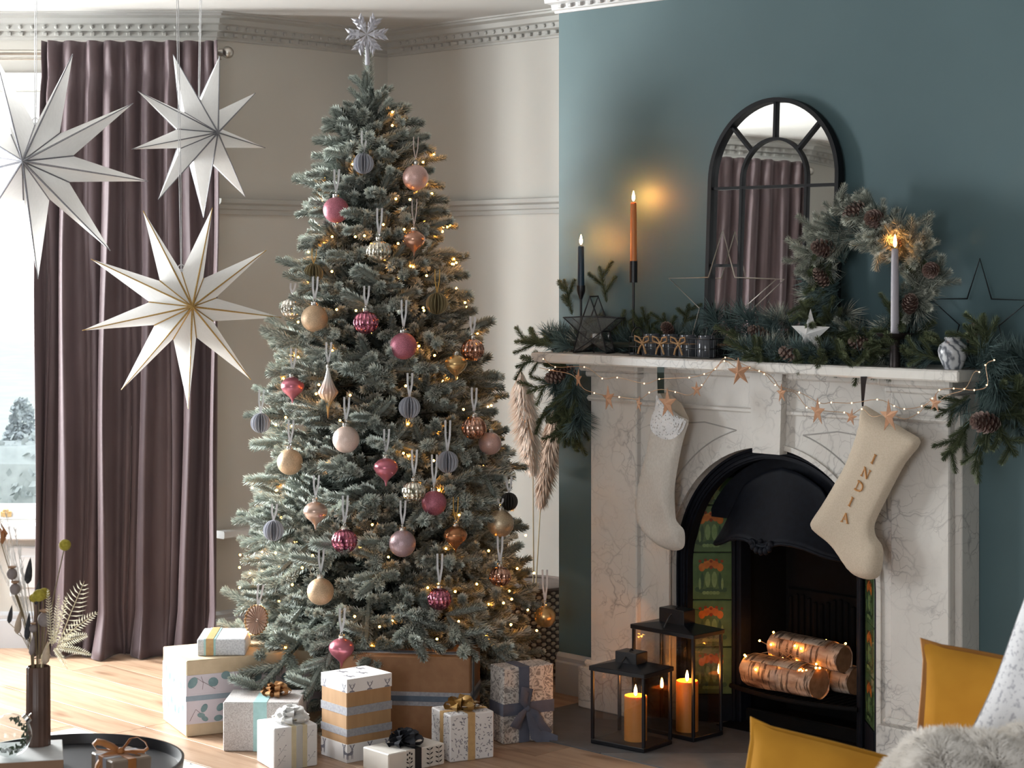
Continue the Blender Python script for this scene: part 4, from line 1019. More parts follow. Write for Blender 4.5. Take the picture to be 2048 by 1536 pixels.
class Face:                       # flat print on one side of a box
    def __init__(s, o, a, b): s.o = Vector(o); s.a = Vector(a); s.b = Vector(b); s.n = 0; s.mb = MB()
    def P(s, x, y): return s.o+s.a*x+s.b*y
    def lift(s): s.n += 1; return -s.a.cross(s.b)*0+s.a.cross(s.b)*(.00002*(s.n % 7))
    def ell(s, x, y, rx, ry, ang=0, mi=0, n=10, lens=False):
        q = s.lift(); c, d = math.cos(ang), math.sin(ang); v = []
        for i in range(n):
            t = 2*PI*i/n; u = rx*math.cos(t); w = ry*math.sin(t)*(1-(.55*abs(math.cos(t))**2 if lens else 0)); v.append(s.P(x+u*c-w*d, y+u*d+w*c)+q)
        s.mb.add(v, [tuple(range(n))], mi); return s
    def line(s, pts, w, mi=0):
        q = s.lift()
        for (x0, y0), (x1, y1) in zip(pts, pts[1:]):
            dx, dy = x1-x0, y1-y0; l = math.hypot(dx, dy) or 1; nx, ny = -dy/l*w/2, dx/l*w/2
            s.mb.add([s.P(x0+nx, y0+ny)+q, s.P(x1+nx, y1+ny)+q, s.P(x1-nx, y1-ny)+q, s.P(x0-nx, y0-ny)+q], [(0, 3, 2, 1)], mi)
        return s
    def poly(s, pts, mi=0): q = s.lift(); s.mb.add([s.P(x, y)+q for x, y in pts], [tuple(range(len(pts)))], mi); return s
def gift(label, corner, yaw, wx, wy, h, mk, z=0, cat='gift box', rb=.003):
    t = thing('gift_box', label, cat, (corner[0], corner[1], z+.0006), yaw)
    MB().rbox(0, wx, 0, wy, 0, h, rb).build('wrapped_box', M[mk], t)
    return t
E = .0011
def band(t, name, mk, x=None, y=None, z=None, dims=None, e=E):
    wx, wy, h = dims
    b = MB()
    if x: b.box(x[0], x[1], -e, wy+e, .0003, h+e)
    elif y: b.box(-e, wx+e, y[0], y[1], .0003, h+e)
    else: b.box(-e, wx+e, -e, wy+e, z[0], z[1])
    return b.build(name, M[mk], t)
def loop_bow(L_, w, n=(9, 7, 5), rise=.6, seed=1, twist=.35, tips=False):
    mb = MB(); rr = random.Random(seed)
    for lv, k in enumerate(n):
        el = .12+lv*.42*rise*1.6; ln = L_*(1-.16*lv)
        for i in range(k):
            a = 2*PI*(i+.5*(lv % 2))/k+rr.uniform(-.12, .12); d = Vector((math.cos(a), math.sin(a), 0)); tn = Vector((-math.sin(a), math.cos(a), 0))
            e2 = el+rr.uniform(-.1, .1); ax = d*math.cos(e2)+Vector((0, 0, math.sin(e2))); up = (Vector((0, 0, 1))*math.cos(e2)-d*math.sin(e2))
            rows = []
            for j in range(11):
                f = j/10; th = PI*f*2
                along = ln*(.5-.5*math.cos(th)); hh = ln*.20*math.sin(th)
                ww = w*(.35+.65*min(1, 2.6*(along/ln))) * (1-(.5*max(0, along/ln-.75)/.25 if tips else 0))
                tw = tn*math.cos(twist*math.sin(th))+up*math.sin(twist*math.sin(th))
                p = ax*along+up*(hh+.003)+Vector((0, 0, .004+.004*lv)); rows.append([p-tw*ww/2, p+tw*ww/2])
            mb.grid(rows)
    return mb
def corner_of(px, py, z=0): return fl(px, py, z)

# eucalyptus parcel
DX, DY = .47, .27
yaw = math.atan2(.22, .41)*.92; HB = .243
c = corner_of(373, 1475)
g = gift('large kraft parcel wrapped with a eucalyptus-leaf paper sleeve', c, yaw, DX, DY, HB, 'kraft_pale')
dm = (DX, DY, HB)
band(g, 'leaf_sleeve', 'lilac_paper', z=(.040, .196), dims=dm); band(g, 'pale_ribbon', 'lilac_paper', z=(.108, .136), dims=dm, e=E*1.6)
M['dusty_blue'] = mat('dusty_blue_ribbon', (.27, .34, .41), (.24, .31, .37), 30, .6); band(g, 'blue_ribbon', 'dusty_blue', z=(.114, .130), dims=dm, e=E*2.4)
f = Face((0, -E-.0006, 0), (1, 0, 0), (0, 0, 1)); PM = [M['print_teal'], M['print_line']]
for x, y, rx, ry, a in ((.020, .172, .020, .014, .9), (.088, .169, .017, .015, -.2), (.130, .187, .016, .013, .1), (.185, .178, .018, .015, .3), (.235, .172, .017, .014, .5), (.285, .182, .017, .014, 1.), (.335, .165, .018, .013, .2), (.39, .178, .018, .014, .9), (.44, .170, .016, .013, .3),
                        (.058, .088, .015, .010, 1.), (.048, .066, .013, .008, -.2), (.060, .054, .012, .008, -.5), (.112, .086, .015, .011, .7), (.105, .052, .015, .010, .1), (.17, .08, .016, .012, .5), (.215, .062, .015, .011, -.4), (.26, .09, .015, .011, .7), (.31, .07, .016, .012, .1), (.37, .08, .016, .012, .8), (.43, .07, .016, .012, .2)):
    f.ell(x, y, rx, ry, a, 0, 12)
for pts in ([(.048, .190), (.055, .170), (.052, .148)], [(.055, .17), (.034, .186)], [(.055, .172), (.095, .146)], [(.20, .176), (.232, .150)], [(.010, .050), (.030, .086), (.046, .072)], [(.12, .08), (.14, .05)], [(.30, .175), (.33, .15)], [(.22, .07), (.25, .05)]): f.line(pts, .0016, 1)
stuff(f.mb.build('leaf_print', PM, g))
f = Face((-E-.0006, DY, 0), (0, -1, 0), (0, 0, 1))
for i in range(12): f.ell(.02+.021*i, (.165 if i % 2 else .075)+.012*math.sin(i*2.), .014, .010, i*1.3, 0, 10)
stuff(f.mb.build('leaf_print', PM, g))

# small silver parcel on it
c2 = fl(394, 1311.5, HB+.002); dm = (.155, .20, .053)
g = gift('small silver parcel with an aqua and tan ribbon on top of the eucalyptus parcel', c2, .04, *dm, 'silver_speck', HB+.001)
band(g, 'aqua_ribbon', 'aqua_ribbon', x=(.022, .060), dims=dm); band(g, 'tan_ribbon', 'tan_ribbon', x=(.029, .053), dims=dm, e=E*2)

# silver floral with aqua ribbon
c = corner_of(446, 1503); dm = (.236, .185, .152)
g = gift('silver floral parcel with a pale aqua ribbon and copper bow', c, -.02, *dm, 'silver_floral')
band(g, 'aqua_ribbon', 'aqua_ribbon', x=(.094, .136), dims=dm)
loop_bow(.050, .017, seed=3, rise=.45).build('bow', M['copper_bow'], g, 60, loc=(.150, .10, dm[2]+.002))

# white parcel with white bow
c = corner_of(548, 1543); dm = (.140, .140, .126); yaw = .50
g = gift('white parcel with a cream ribbon and a big white bow', c, yaw, *dm, 'white_paper')
band(g, 'cream_ribbon', 'cream_ribbon', x=(.056, .106), dims=dm); band(g, 'white_ribbon', 'white_ribbon', x=(.071, .091), dims=dm, e=E*2)
loop_bow(.058, .026, (9, 8, 6), seed=5, rise=.6, twist=.5).build('bow', M['white_ribbon'], g, 60, loc=(.080, .065, dm[2]+.002))
f = Face((0, -E*.6, 0), (1, 0, 0), (0, 0, 1))
rr = random.Random(6)
for x, y in ((.02, .104), (.112, .095), (.118, .03), (.022, .028), (.025, .06)):
    p = [(x-.012, y-.016), (x-.002, y-.006), (x+.012, y+.012)]; f.line(p, .0008)
    f.line([(x-.002, y-.006), (x-.006, y+.004)], .0007); f.line([(x+.004, y), (x+.014, y-.002)], .0007); f.ell(x-.006, y+.005, .0016, .0016); f.ell(x+.013, y+.013, .0016, .0016)
stuff(f.mb.build('twig_print', M['print_grey'], g))

# tall deer parcel
c = corner_of(694, 1527); dm = (.164, .142, .252); yaw = math.atan2(.102, .128)
g = gift('tall kraft parcel with white deer-print ends and two silver ribbons', c, yaw, *dm, 'kraft')
band(g, 'white_lid_paper', 'white_paper', z=(.212, dm[2]+E*.6), dims=dm, e=E*.6); band(g, 'white_base_paper', 'white_paper', z=(.0004, .056), dims=dm, e=E*.6)
band(g, 'silver_ribbon', 'grey_ribbon', z=(.143, .168), dims=dm); band(g, 'silver_ribbon', 'grey_ribbon', z=(.079, .102), dims=dm)
def deer(f, x, y, s, full=True, flip=1):
    a = lambda dx, dy: (x+flip*dx*s, y+dy*s)
    for sg in (-1, 1):
        f.line([a(.0, .62), a(sg*.16, .80), a(sg*.24, 1.02)], .11*s); f.line([a(sg*.15, .78), a(sg*.08, .96)], .07*s); f.line([a(sg*.20, .92), a(sg*.34, 1.0)], .07*s)
    f.poly([a(-.08, .62), a(-.10, .48), a(.0, .36), a(.10, .48), a(.08, .62)][::flip])
    f.poly([a(-.18, .54), a(-.08, .58), a(-.09, .50)][::flip]); f.poly([a(.18, .54), a(.09, .50), a(.08, .58)][::flip])
    if full:
        f.poly([a(-.12, .42), a(-.10, .10), a(.06, -.02), a(.62, .0), a(.66, .22), a(.3, .26), a(.12, .42)][::flip])
        for q in (-.06, .06, .48, .58): f.poly([a(q-.035, .05), a(q-.025, -.42), a(q+.025, -.42), a(q+.045, .05)][::flip])
for fc, w in ((Face((0, -E*.6-.0005, 0), (1, 0, 0), (0, 0, 1)), dm[0]), (Face((-E*.6-.0005, dm[1], 0), (0, -1, 0), (0, 0, 1)), dm[1])):
    k = int(w/.052)
    for i in range(k):
        x = .018+(w-.03)*i/max(1, k-1)*.97; deer(fc, x, .0225+(i % 2)*.002, .030, True, 1 if i % 2 else -1)
        for p in range(1): 
            fc.line([(x, .214), (x, .222)], .003); 
            for sg in (-1, 1): fc.line([(x, .222), (x+sg*.0065, .229), (x+sg*.010, .238)], .0026); fc.line([(x+sg*.0065, .229), (x+sg*.003, .236)], .0018)
            fc.poly([(x-.012, .2125), (x+.010, .2125), (x+.006, .217), (x-.007, .217)])
    stuff(fc.mb.build('deer_print', M['print_grey'], g))
f = Face((0, 0, dm[2]+E*.6+.0004), (1, 0, 0), (0, 1, 0))
for x, y in ((.03, .03), (.09, .05), (.05, .10), (.12, .11)): deer(f, x, y, .026)
stuff(f.mb.build('deer_print', M['print_grey'], g))

# big brown parcel behind
c = corner_of(940, 1486); wx, wy, h = .42, .22, .268; yaw = -.13
base = Vector((c.x-wx*math.cos(yaw), c.y-wx*math.sin(yaw)))
g = gift('wide brown kraft parcel with blue-striped ribbons behind the others', base, yaw, wx, wy, h, 'kraft_dark', rb=.004); dm = (wx, wy, h)
band(g, 'silver_ribbon', 'grey_ribbon', z=(.112, .156), dims=dm, e=E); band(g, 'blue_stripe', 'blue_ribbon', z=(.126, .143), dims=dm, e=E*2)
band(g, 'silver_ribbon', 'grey_ribbon', y=(.04, .085), dims=dm, e=E*1.4); band(g, 'blue_stripe', 'blue_ribbon', y=(.053, .072), dims=dm, e=E*2.4)

# flat cream parcel with charcoal bow
c = fl(777, 1553); dm = (.214, .126, .064); yaw = math.atan2(.171, .135)*.80
g = gift('small cream parcel with sprig print, black ribbon and charcoal bow', c, yaw, *dm, 'cream_paper')
band(g, 'printed_strip', 'cream_paper', x=(.066, .118), dims=dm, e=E*.6); band(g, 'black_ribbon', 'black_ribbon', x=(.099, .124), dims=dm)
loop_bow(.060, .030, (7, 6, 4), seed=8, rise=.55, twist=.6, tips=True).build('bow', M['charcoal_felt'], g, 60, loc=(.108, .060, dm[2]+.002))
f = Face((0, -E*1.2-.0004, 0), (1, 0, 0), (0, 0, 1))
for x0, dots in ((.078, 1), (.155, 0), (.19, 0)):
    for i in range(4):
        y = .010+.014*i
        if dots and i > 1:
            for k in range(3): f.ell(x0-.008+.008*k, y+.004*(k % 2), .003, .0035)
        else:
            for sg in (-1, 1): f.ell(x0+sg*.007, y+.004, .007, .0022, sg*.5, 0, 8, True)
            f.line([(x0, y-.006), (x0, y+.008)], .0009)
stuff(f.mb.build('sprig_print', M['print_black'], g))

# white leaf-print with gold ribbon
c = corner_of(900, 1526); dm = (.148, .138, .142); yaw = math.atan2(.066, .132)
g = gift('white parcel printed with tiny grey leaves, gold ribbon and gold bow', c, yaw, *dm, 'white_paper')
band(g, 'gold_ribbon', 'tan_ribbon', x=(.060, .084), dims=dm); band(g, 'gold_ribbon', 'tan_ribbon', y=(.048, .072), dims=dm)
rr = random.Random(12)
for fc, w, hh in ((Face((0, -.0005, 0), (1, 0, 0), (0, 0, 1)), dm[0], dm[2]), (Face((-.0005, dm[1], 0), (0, -1, 0), (0, 0, 1)), dm[1], dm[2]), (Face((0, 0, dm[2]+.0005), (1, 0, 0), (0, 1, 0)), dm[0], dm[1])):
    for i in range(int(w*hh*7000)):
        x, y = rr.uniform(.006, w-.006), rr.uniform(.006, hh-.006); a = rr.uniform(0, 6); fc.ell(x, y, rr.uniform(.003, .0058), .0017, a, 0 if rr.random() < .65 else 1, 7, True)
    stuff(fc.mb.build('leaf_print', [M['print_grey'], M['grey_ribbon']], g))
bw = loop_bow(.052, .024, (5, 4), seed=14, rise=.7, twist=.7); bw.build('bow', M['gold_satin'], g, 60, loc=(.064, .062, dm[2]+.002))
po = MB()
for i in range(9):
    a = 2*PI*i/9
    for k, l in ((0, .026), (1, .018)):
        d = Vector((math.cos(a+k*.3), math.sin(a+k*.3), .35*k)); p = Vector((.110, .055, dm[2]+.008+.006*k)); w_ = Vector((-d.y, d.x, 0))*.007
        po.add([p, p+d*l*.5+w_, p+d*l, p+d*l*.5-w_+Vector((0, 0, .004))], [(0, 1, 2, 3)])
po.build('glitter_flower', M['g_gold'], g)

# tall grey floral with slate bow
c = corner_of(1007, 1490); dm = (.180, .092, .238); yaw = math.atan2(.084, .158)
g = gift('tall grey floral parcel tied with a slate chiffon ribbon', c, yaw, *dm, 'white_floral')
band(g, 'slate_ribbon', 'slate_ribbon', x=(.055, .092), dims=dm); band(g, 'slate_ribbon', 'slate_ribbon', z=(.088, .126), dims=dm, e=E*1.5)
def sash(mb, pts, ws, nrm=Vector((0, -1, 0))):
    rows = []
    for i, (p, w) in enumerate(zip(pts, ws)):
        p = Vector(p); d = Vector(pts[min(i+1, len(pts)-1)])-Vector(pts[max(i-1, 0)]); q = d.cross(nrm).normalized()*w/2; bul = nrm*.004
        rows.append([p-q, p-q*.4+bul, p+q*.4+bul*.6, p+q])
    mb.grid(rows); return mb
tb = MB(); kx, kz = .078, .108
sash(tb, [(kx, -.012, kz), (kx-.020, -.024, kz+.030), (kx-.014, -.026, kz+.062), (kx+.004, -.020, kz+.056), (kx+.002, -.012, kz+.02), (kx, -.010, kz)], [.012, .030, .036, .030, .02, .012])
sash(tb, [(kx, -.012, kz), (kx-.032, -.028, kz-.018), (kx-.056, -.030, kz-.048), (kx-.040, -.020, kz-.052), (kx-.014, -.012, kz-.014), (kx, -.010, kz)], [.012, .026, .032, .026, .018, .012])
sash(tb, [(kx, -.012, kz), (kx+.030, -.018, kz-.020), (kx+.050, -.014, kz-.055), (kx+.075, -.018, kz-.088)], [.014, .024, .028, .030])
sash(tb, [(kx, -.012, kz), (kx+.014, -.016, kz-.04), (kx+.028, -.016, kz-.085), (kx+.055, -.022, kz-.098), (kx+.090, -.045, kz-.103)], [.014, .030, .040, .046, .030])
tb.ball((kx, -.012, kz), .011, 12); tb.build('bow', M['slate_ribbon'], g, 60)

# ---------------------------------------------------------------- basket with pampas grass in the alcove
M['seagrass'] = mat('woven_seagrass', (.62, .54, .43), (.48, .40, .30), 60, .85, bmp=.4); M['dark_weave'] = mat('black_weave', (.13, .10, .085), rough=.85)
bc = Vector((.060, 7.22, 0))
bk = thing('basket', 'woven seagrass basket with black weave in the alcove behind the tree', 'basket', bc)
BR, BH = .168, .325
def weave(z0, z1, r0, r1, nrow, ncol, mk, chk):
    mb = MB()
    for i in range(nrow):
        for k in range(ncol):
            if (i+k) % 2 != chk: continue
            z = z0+(z1-z0)*(i+.5)/nrow; r = r0+(r1-r0)*(i+.5)/nrow; a = 2*PI*(k+.5)/ncol
            mb.ball((0, 0, 0), 1, 6); n = len(mb.v); k0 = n-6*5 if False else None
    return mb
def weave2(mk, chk, rows, cols, r_of, z_of, name):
    mb = MB(); t0 = MB().ball((0, 0, 0), 1, 6)
    for i in range(rows):
        for k in range(cols):
            if (i+k) % 2 != chk: continue
            z = z_of(i); r = r_of(i); a = 2*PI*k/cols; w = PI*r/cols*1.15; hz = BH/rows*.56
            M4 = Matrix.Translation((r*math.cos(a), r*math.sin(a), z)) @ Matrix.Rotation(a, 4, 'Z') @ Matrix.Diagonal((.006, w, hz, 1))
            mb.add([M4 @ Vector(v) for v in t0.v], t0.f)
    return stuff(mb.build(name, M[mk], bk, 60))
rows_ = 24; z_of = lambda i: .010+BH*(i+.5)/rows_*.97; r_of = lambda i: BR*(.86+.14*math.sin(PI*.5*min(1, (i+1)/10)))
weave2('seagrass', 0, rows_, 56, r_of, z_of, 'pale_weave'); weave2('dark_weave', 1, rows_, 56, lambda i: r_of(i)-.003, z_of, 'dark_weave')
l_ = MB(); l_.lathe([(1e-5, .012), (BR*.86, .012), (BR*.98, .12), (BR*.985, BH)], 40); l_.tube([(BR*math.cos(2*PI*i/40), BR*math.sin(2*PI*i/40), BH+.004) for i in range(40)], .008, 6, True); l_.build('lining', M['dark_weave'], bk)
M['pampas'] = mat('pampas_plume', (.80, .69, .61), (.66, .54, .46), 30, .95, lo=.3, hi=.7); M['pampas2'] = mat('pampas_plume_brown', (.58, .44, .35), (.44, .31, .235), 30, .95, lo=.3, hi=.7); M['straw'] = mat('straw_stem', (.42, .33, .20), rough=.8)
def pampas(label, base, tip0, tip1, wid, n, mk, seed, bend):
    base, a, b = Vector(base), Vector(tip0), Vector(tip1); t = thing('pampas_grass', label, 'pampas grass', base, 0, 'pampas stems in the basket'); rr = random.Random(seed)
    MB().tube([Vector((0, 0, 0)), (a-base)*.5+Vector((.006, 0, 0)), a-base, (b-base)], [.003, .0026, .002, .001], 6).build('stem', M['straw'], t)
    pl = MB(); d = b-a
    for i in range(n):
        f = rr.random()**.85; w = wid*(math.sin(PI*min(1, .10+f*.93))**.7)*rr.uniform(.3, 1.05); an = rr.uniform(0, 2*PI)
        o = Vector((math.cos(an), math.sin(an), 0)); p = a+d*f-base
        l = w*1.25; up = d.normalized(); m1 = p+o*w*.45+up*l*.45; e = p+o*w+up*l*.55-Vector((0, 0, .02+bend*.02))
        q = Vector((-o.y, o.x, 0))*.0016+Vector((0, 0, .0010)); pl.add([p, m1+q, e, m1-q], [(0, 1, 2, 3)])
    stuff(pl.build('plume', M[mk], t)); return t
bt = bc+Vector((0, 0, .02))
pampas('pale fluffy pampas plume standing left in the basket', bt+Vector((.01, 0, 0)), at(1066, 945, 7.20), at(1040, 735, 7.16), .072, 7500, 'pampas', 2, 1)
pampas('brown pampas plume leaning to the chimney breast', bt+Vector((.0, .02, 0)), at(1081, 1010, 7.26), at(1117, 800, 7.34), .066, 6500, 'pampas2', 3, 1)
0 and pampas('pale pampas plume leaning left behind the tree', bt+Vector((-.02, .02, 0)), at(1030, 930, 7.26), at(1010, 770, 7.26), .050, 2500, 'pampas', 4, 1)
# ================================================================ MANTEL
M['pine'] = m_needle('dark_pine_needles', (.016, .036, .037), (.22, .31, .30)); M['fir'] = m_needle('olive_fir_needles', (.022, .036, .018), (.20, .23, .12)); M['frostpine'] = m_needle('frosted_pine_needles', (.022, .040, .034), (.80, .82, .71))
def tuft(seed, n, ln, spread, frost):
    rr = random.Random(seed); mb = MB(); mb.tube([(-.05, 0, 0), (0, 0, 0), (.012, 0, 0)], [.003, .003, .0015], 5, c=.05)
    for i in range(n):
        th = spread*math.sqrt(rr.random()); ph = rr.uniform(0, 2*PI); o = Vector((-.045*rr.random(), 0, 0))
        d = Vector((math.cos(th), math.sin(th)*math.cos(ph), math.sin(th)*math.sin(ph))); l = ln*rr.uniform(.7, 1.1)
        q = d.orthogonal().normalized()*.0011; fr = frost*rr.uniform(.3, 1); e = o+d*l+Vector((0, 0, -.006))
        mb.add([o-q, o+q, o+d*l*.6+q, e, o+d*l*.6-q], [(0, 1, 2, 3, 4)], 0, [fr*.3, fr*.3, fr*.8, fr, fr*.8])
    return mb
def firsprig(seed, ln, frost, rad=.018, side=3):
    rr = random.Random(seed); mb = MB(); spindle(mb, (-.03, 0, 0), (ln, 0, .01), rad, 30, 8, rr, frost, .0013, .18)
    for i in range(side):
        p = Vector((ln*(.05+.28*i), 0, 0)); sg = 1 if i % 2 else -1
        spindle(mb, p, p+Vector((.055, sg*.05, .02)), rad*.9, 17, 8, rr, frost, .0013, .18)
    return mb
TU = [tuft(s_, 95, .075, 1.15, .8).mesh('sprig', M['pine'], None, 'frost') for s_ in (1, 2, 3)]
TUF = [tuft(s_, 95, .070, 1.15, 1.).mesh('sprig', M['frostpine'], None, 'frost') for s_ in (4, 5)]
FS = [firsprig(s_, .11, .9).mesh('sprig', M['fir'], None, 'frost') for s_ in (6, 7)]
FSF = [firsprig(s_, .10, 1., .020).mesh('sprig', M['frostpine'], None, 'frost') for s_ in (8, 9)]
M['cone'] = mat('pinecone_scale', (.115, .060, .048), (.055, .028, .024), 60, .75); M['cone_tip'] = mat('pinecone_pale_tip', (.27, .20, .17), (.17, .12, .10), 60, .8)
def cone_mesh(op):
    mb = MB(); n = 62
    for i in range(n):
        f = i/(n-1); a = i*2.399963; r = .026*math.sin(PI*(.16+.80*f))**.8; z = -.035+.072*f
        o = Vector((math.cos(a), math.sin(a), 0)); tn = Vector((-o.y, o.x, 0)); up = Vector((0, 0, 1)); el = (.15+.9*f)*op
        d = (o*math.cos(el)+up*math.sin(el)); w = .0085*(1.1-.5*f); c = Vector((0, 0, z))
        p1 = c+d*r*.5; p2 = c+d*r; p3 = c+d*(r*1.16)+up*.002
        mb.add([c, p1+tn*w*.8, p2+tn*w, p3+tn*w*.35, p3-tn*w*.35, p2-tn*w, p1-tn*w*.8, p2-up*.004], [(0, 1, 2, 5, 6), (2, 7, 5), (1, 7, 2), (5, 7, 6)], 0)
        mb.add([p2+tn*w, p3+tn*w*.35, p3-tn*w*.35, p2-tn*w, p2-up*.004+d*.002], [(0, 1, 2, 3), (0, 4, 1), (1, 4, 2), (2, 4, 3)], 1)
    mb.ball((0, 0, 0), .015, 10, 0, 2.1); return mb.mesh('pinecone', [M['cone'], M['cone_tip']])
CO = [cone_mesh(1.), cone_mesh(.7)]
rg_ = random.Random(17)
def dirrot(d, roll): return (Vector(d).to_track_quat('X', 'Z') @ Quaternion((1, 0, 0), roll)).to_euler()
LQ = Matrix.Rotation(PI/4, 3, 'Z')
def sprig(root, kinds, p, d, sc=1.):
    put('sprig', rg_.choice(kinds), root, p, dirrot(d, rg_.uniform(0, 6)), sc*rg_.uniform(.85, 1.15))
def cone(root, px, py, t, sc, d):
    s_, z = wp(px, py, t); put('pinecone', rg_.choice(CO), root, (s_-root['s0'], -t+root['t0'], z-root['z0']), Vector(d).to_track_quat('Z', 'Y').to_euler(), sc)
# garland: local x = s, y = -t
ga = thing('pine_garland', 'mixed pine and fir garland with cones lying along the marble mantel', 'garland', WL(0, 0, MT), RW); ga['s0'] = 0.; ga['t0'] = 0.; ga['z0'] = MT
core = [(-.02, -.12, .03), (.2, -.10, .025), (.5, -.10, .03), (.8, -.12, .035), (1.1, -.15, .035), (1.4, -.14, .03), (1.7, -.10, .035), (1.82, -.12, .03)]
MB().tube(core, .010, 6).build('core_wire', M['green_wire'], ga)
MIX = TU*4+TUF+FS
for i in range(140):
    f = rg_.random(); s_ = .02+1.78*f
    lf_ = s_ < .72
    t = rg_.uniform(.015, .13) if lf_ else rg_.uniform(.02, .225)
    if s_ < .82 and t > .08: t = .06
    z = rg_.uniform(.02, .05) if t > .12 else rg_.uniform(.02, .145 if .62 < s_ < 1.5 else .06)
    up = rg_.uniform(.05, .55) if t > .12 else rg_.uniform(.25, 1.1)
    if t > .1 and s_ < .96: s_ += .14
    d = Vector((rg_.choice((-1, 1))*rg_.uniform(.2, 1), -rg_.uniform(-.15, .7) if not lf_ else -rg_.uniform(-.3, .35), up))
    if t < .06: d.y = -abs(d.y)*.5
    sprig(ga, MIX, (s_, -t, z), d, rg_.uniform(.8, 1.05))
for i in range(36):                                   # low sprays over the front edge, right half
    s_ = rg_.uniform(.93, 1.45); sprig(ga, FS+TU*2, (s_, -rg_.uniform(.17, .235), rg_.uniform(.018, .035)), (rg_.uniform(-1, 1), -rg_.uniform(.25, .8), rg_.uniform(-.10, .22)), .85)
for px, py, t, d, k in ((1100, 690, .16, (-1, -.15, .15), FS), (1085, 690, .12, (-1, -.2, .05), FS), (1120, 665, .12, (-.8, 0, .8), TU), (1100, 672, .14, (-1, 0, .45), TU), (1085, 712, .25, (-.9, -.5, -.35), FS), (1210, 590, .05, (-.3, 0, 1), FS), (1140, 615, .05, (-.4, 0, 1), FS), (1125, 690, .18, (-1, -.2, .2), TU)):
    s_, z = wp(px, py, t); sprig(ga, k, (s_, -t, max(z, MT+.016)-MT if t < .24 else z-MT), d, .85)
for px, py, d in ((1592, 690, (-.6, -.3, .5)), (1610, 695, (-.2, -.4, .5)), (1630, 698, (.2, -.4, .5)), (1650, 696, (.6, -.3, .45)), (1622, 704, (.8, -.5, .1)), (1605, 706, (-.9, -.5, .1))):
    s_, z = wp(px, py, .245); sprig(ga, TU, (s_, -.245, z-MT), d, .62)
# hanging ends
for i in range(40):
    f = rg_.random()**.8; px = 1118+26*f+rg_.uniform(-26, 30)*(.5+f*.5); py = 738+120*f; t = rg_.uniform(.07, .20)
    s_, z = wp(px, py, t); sprig(ga, TU*2+FS, (s_, -t, z-MT), (rg_.uniform(-.6, .5), -rg_.uniform(-.1, .5), -1), .9)
for px, py, d in ((1110, 800, (-.9, -.2, -.9)), (1105, 765, (-1, -.1, -.35)), (1125, 735, (-1, 0, .1))):
    s_, z = wp(px, py, .15); sprig(ga, FS, (s_, -.15, z-MT), d, 1.)
for i in range(52):
    f = rg_.random()**.8; px = 1945+25*math.sin(f*3)+rg_.uniform(-40, 60)*(.5+.5*f); py = 690+180*f; t = rg_.uniform(.06, .24)
    s_, z = wp(px, py, t)
    if s_ < 1.83: s_ = rg_.uniform(1.83, 1.90)
    d = (rg_.uniform(-.55, .9), -rg_.uniform(-.1, .7), -rg_.uniform(.2, 1.1) if f > .2 else .3); sprig(ga, TU*3+FS, (s_, -t, z-MT), d, .9)
for px, py, d in ((1925, 860, (-.5, -.4, -1)), (1940, 845, (-.2, -.5, -1)), (1915, 820, (-.7, -.5, -.8)), (1925, 800, (-.7, -.5, -.6)), (1960, 880, (.1, -.4, -1)), (2010, 830, (1, -.3, .1)), (2000, 800, (1, -.2, .3))):
    s_, z = wp(px, py, .20); sprig(ga, TU+FS, (max(s_, 1.70), -.20, z-MT), d, .9)
for px, py, t, sc, d in ((1335, 657, .10, .75, (.2, -1, .5)), (1519, 668, .16, .95, (-.6, -.8, .5)), (1586, 708, .235, 1.05, (-1, -.35, .25)), (1722, 688, .20, .9, (-1, -.6, .3)), (1860, 548, .10, .7, (0, -1, 0)), (1970, 845, .26, 1.15, (-.3, -1, .15)), (1112, 752, .20, 1.0, (-1, -.2, -.3)), (1948, 668, .12, .9, (.5, -.3, 1)), (1135, 745, .16, .8, (-.6, -.6, -.6))):
    cone(ga, px, py, t, sc, d)

# wreath
s0, z0 = wp(1742, 540, .11); WRc = Vector((s0, -.115, z0)); RRw = .185
wr = thing('wreath', 'frosted pine wreath with cones leaning against the mirror edge', 'wreath', WL(s0, .115, MT), (math.radians(0), 0, RW)); wr['s0'] = s0; wr['t0'] = .115; wr['z0'] = MT
cz = RRw+.045
MB().tube([(RRw*math.cos(2*PI*i/40)*.94, 0, cz+RRw*math.sin(2*PI*i/40)) for i in range(40)], .014, 8, True).build('ring', M['stem'], wr)
for i in range(175):
    a = rg_.uniform(0, 2*PI); o = Vector((math.cos(a), 0, math.sin(a))); tn = Vector((-o.z, 0, o.x))
    r = RRw+rg_.uniform(-.045, .04); d = tn*rg_.choice((-.5, 1, 1))*rg_.uniform(.3, 1)+o*rg_.uniform(-.35, 1.)+Vector((0, -rg_.uniform(-.05, .9), 0))
    top = math.sin(a) > -.1
    k = (FSF*3+TUF+TU) if (top and math.cos(a) > -.9) else (FS*2+TU*2+TUF+FSF)
    sprig(wr, k, Vector((o.x*r*.94, -rg_.uniform(.0, .04), cz+o.z*r)), d, .92)
for px, py, sc, d in ((1648, 497, .95, (-.4, -1, .2)), (1709, 420, .85, (-.6, -.4, -.5)), (1750, 438, .95, (.2, -1, .1)), (1797, 478, .85, (.2, -1, .0)), (1642, 556, .75, (-.3, -.6, .8)), (1862, 540, .8, (.3, -1, -.2)), (1820, 608, .85, (.5, -.6, .6))):
    cone(wr, px, py, .195 if px != 1797 else .150, sc*1.1, d)

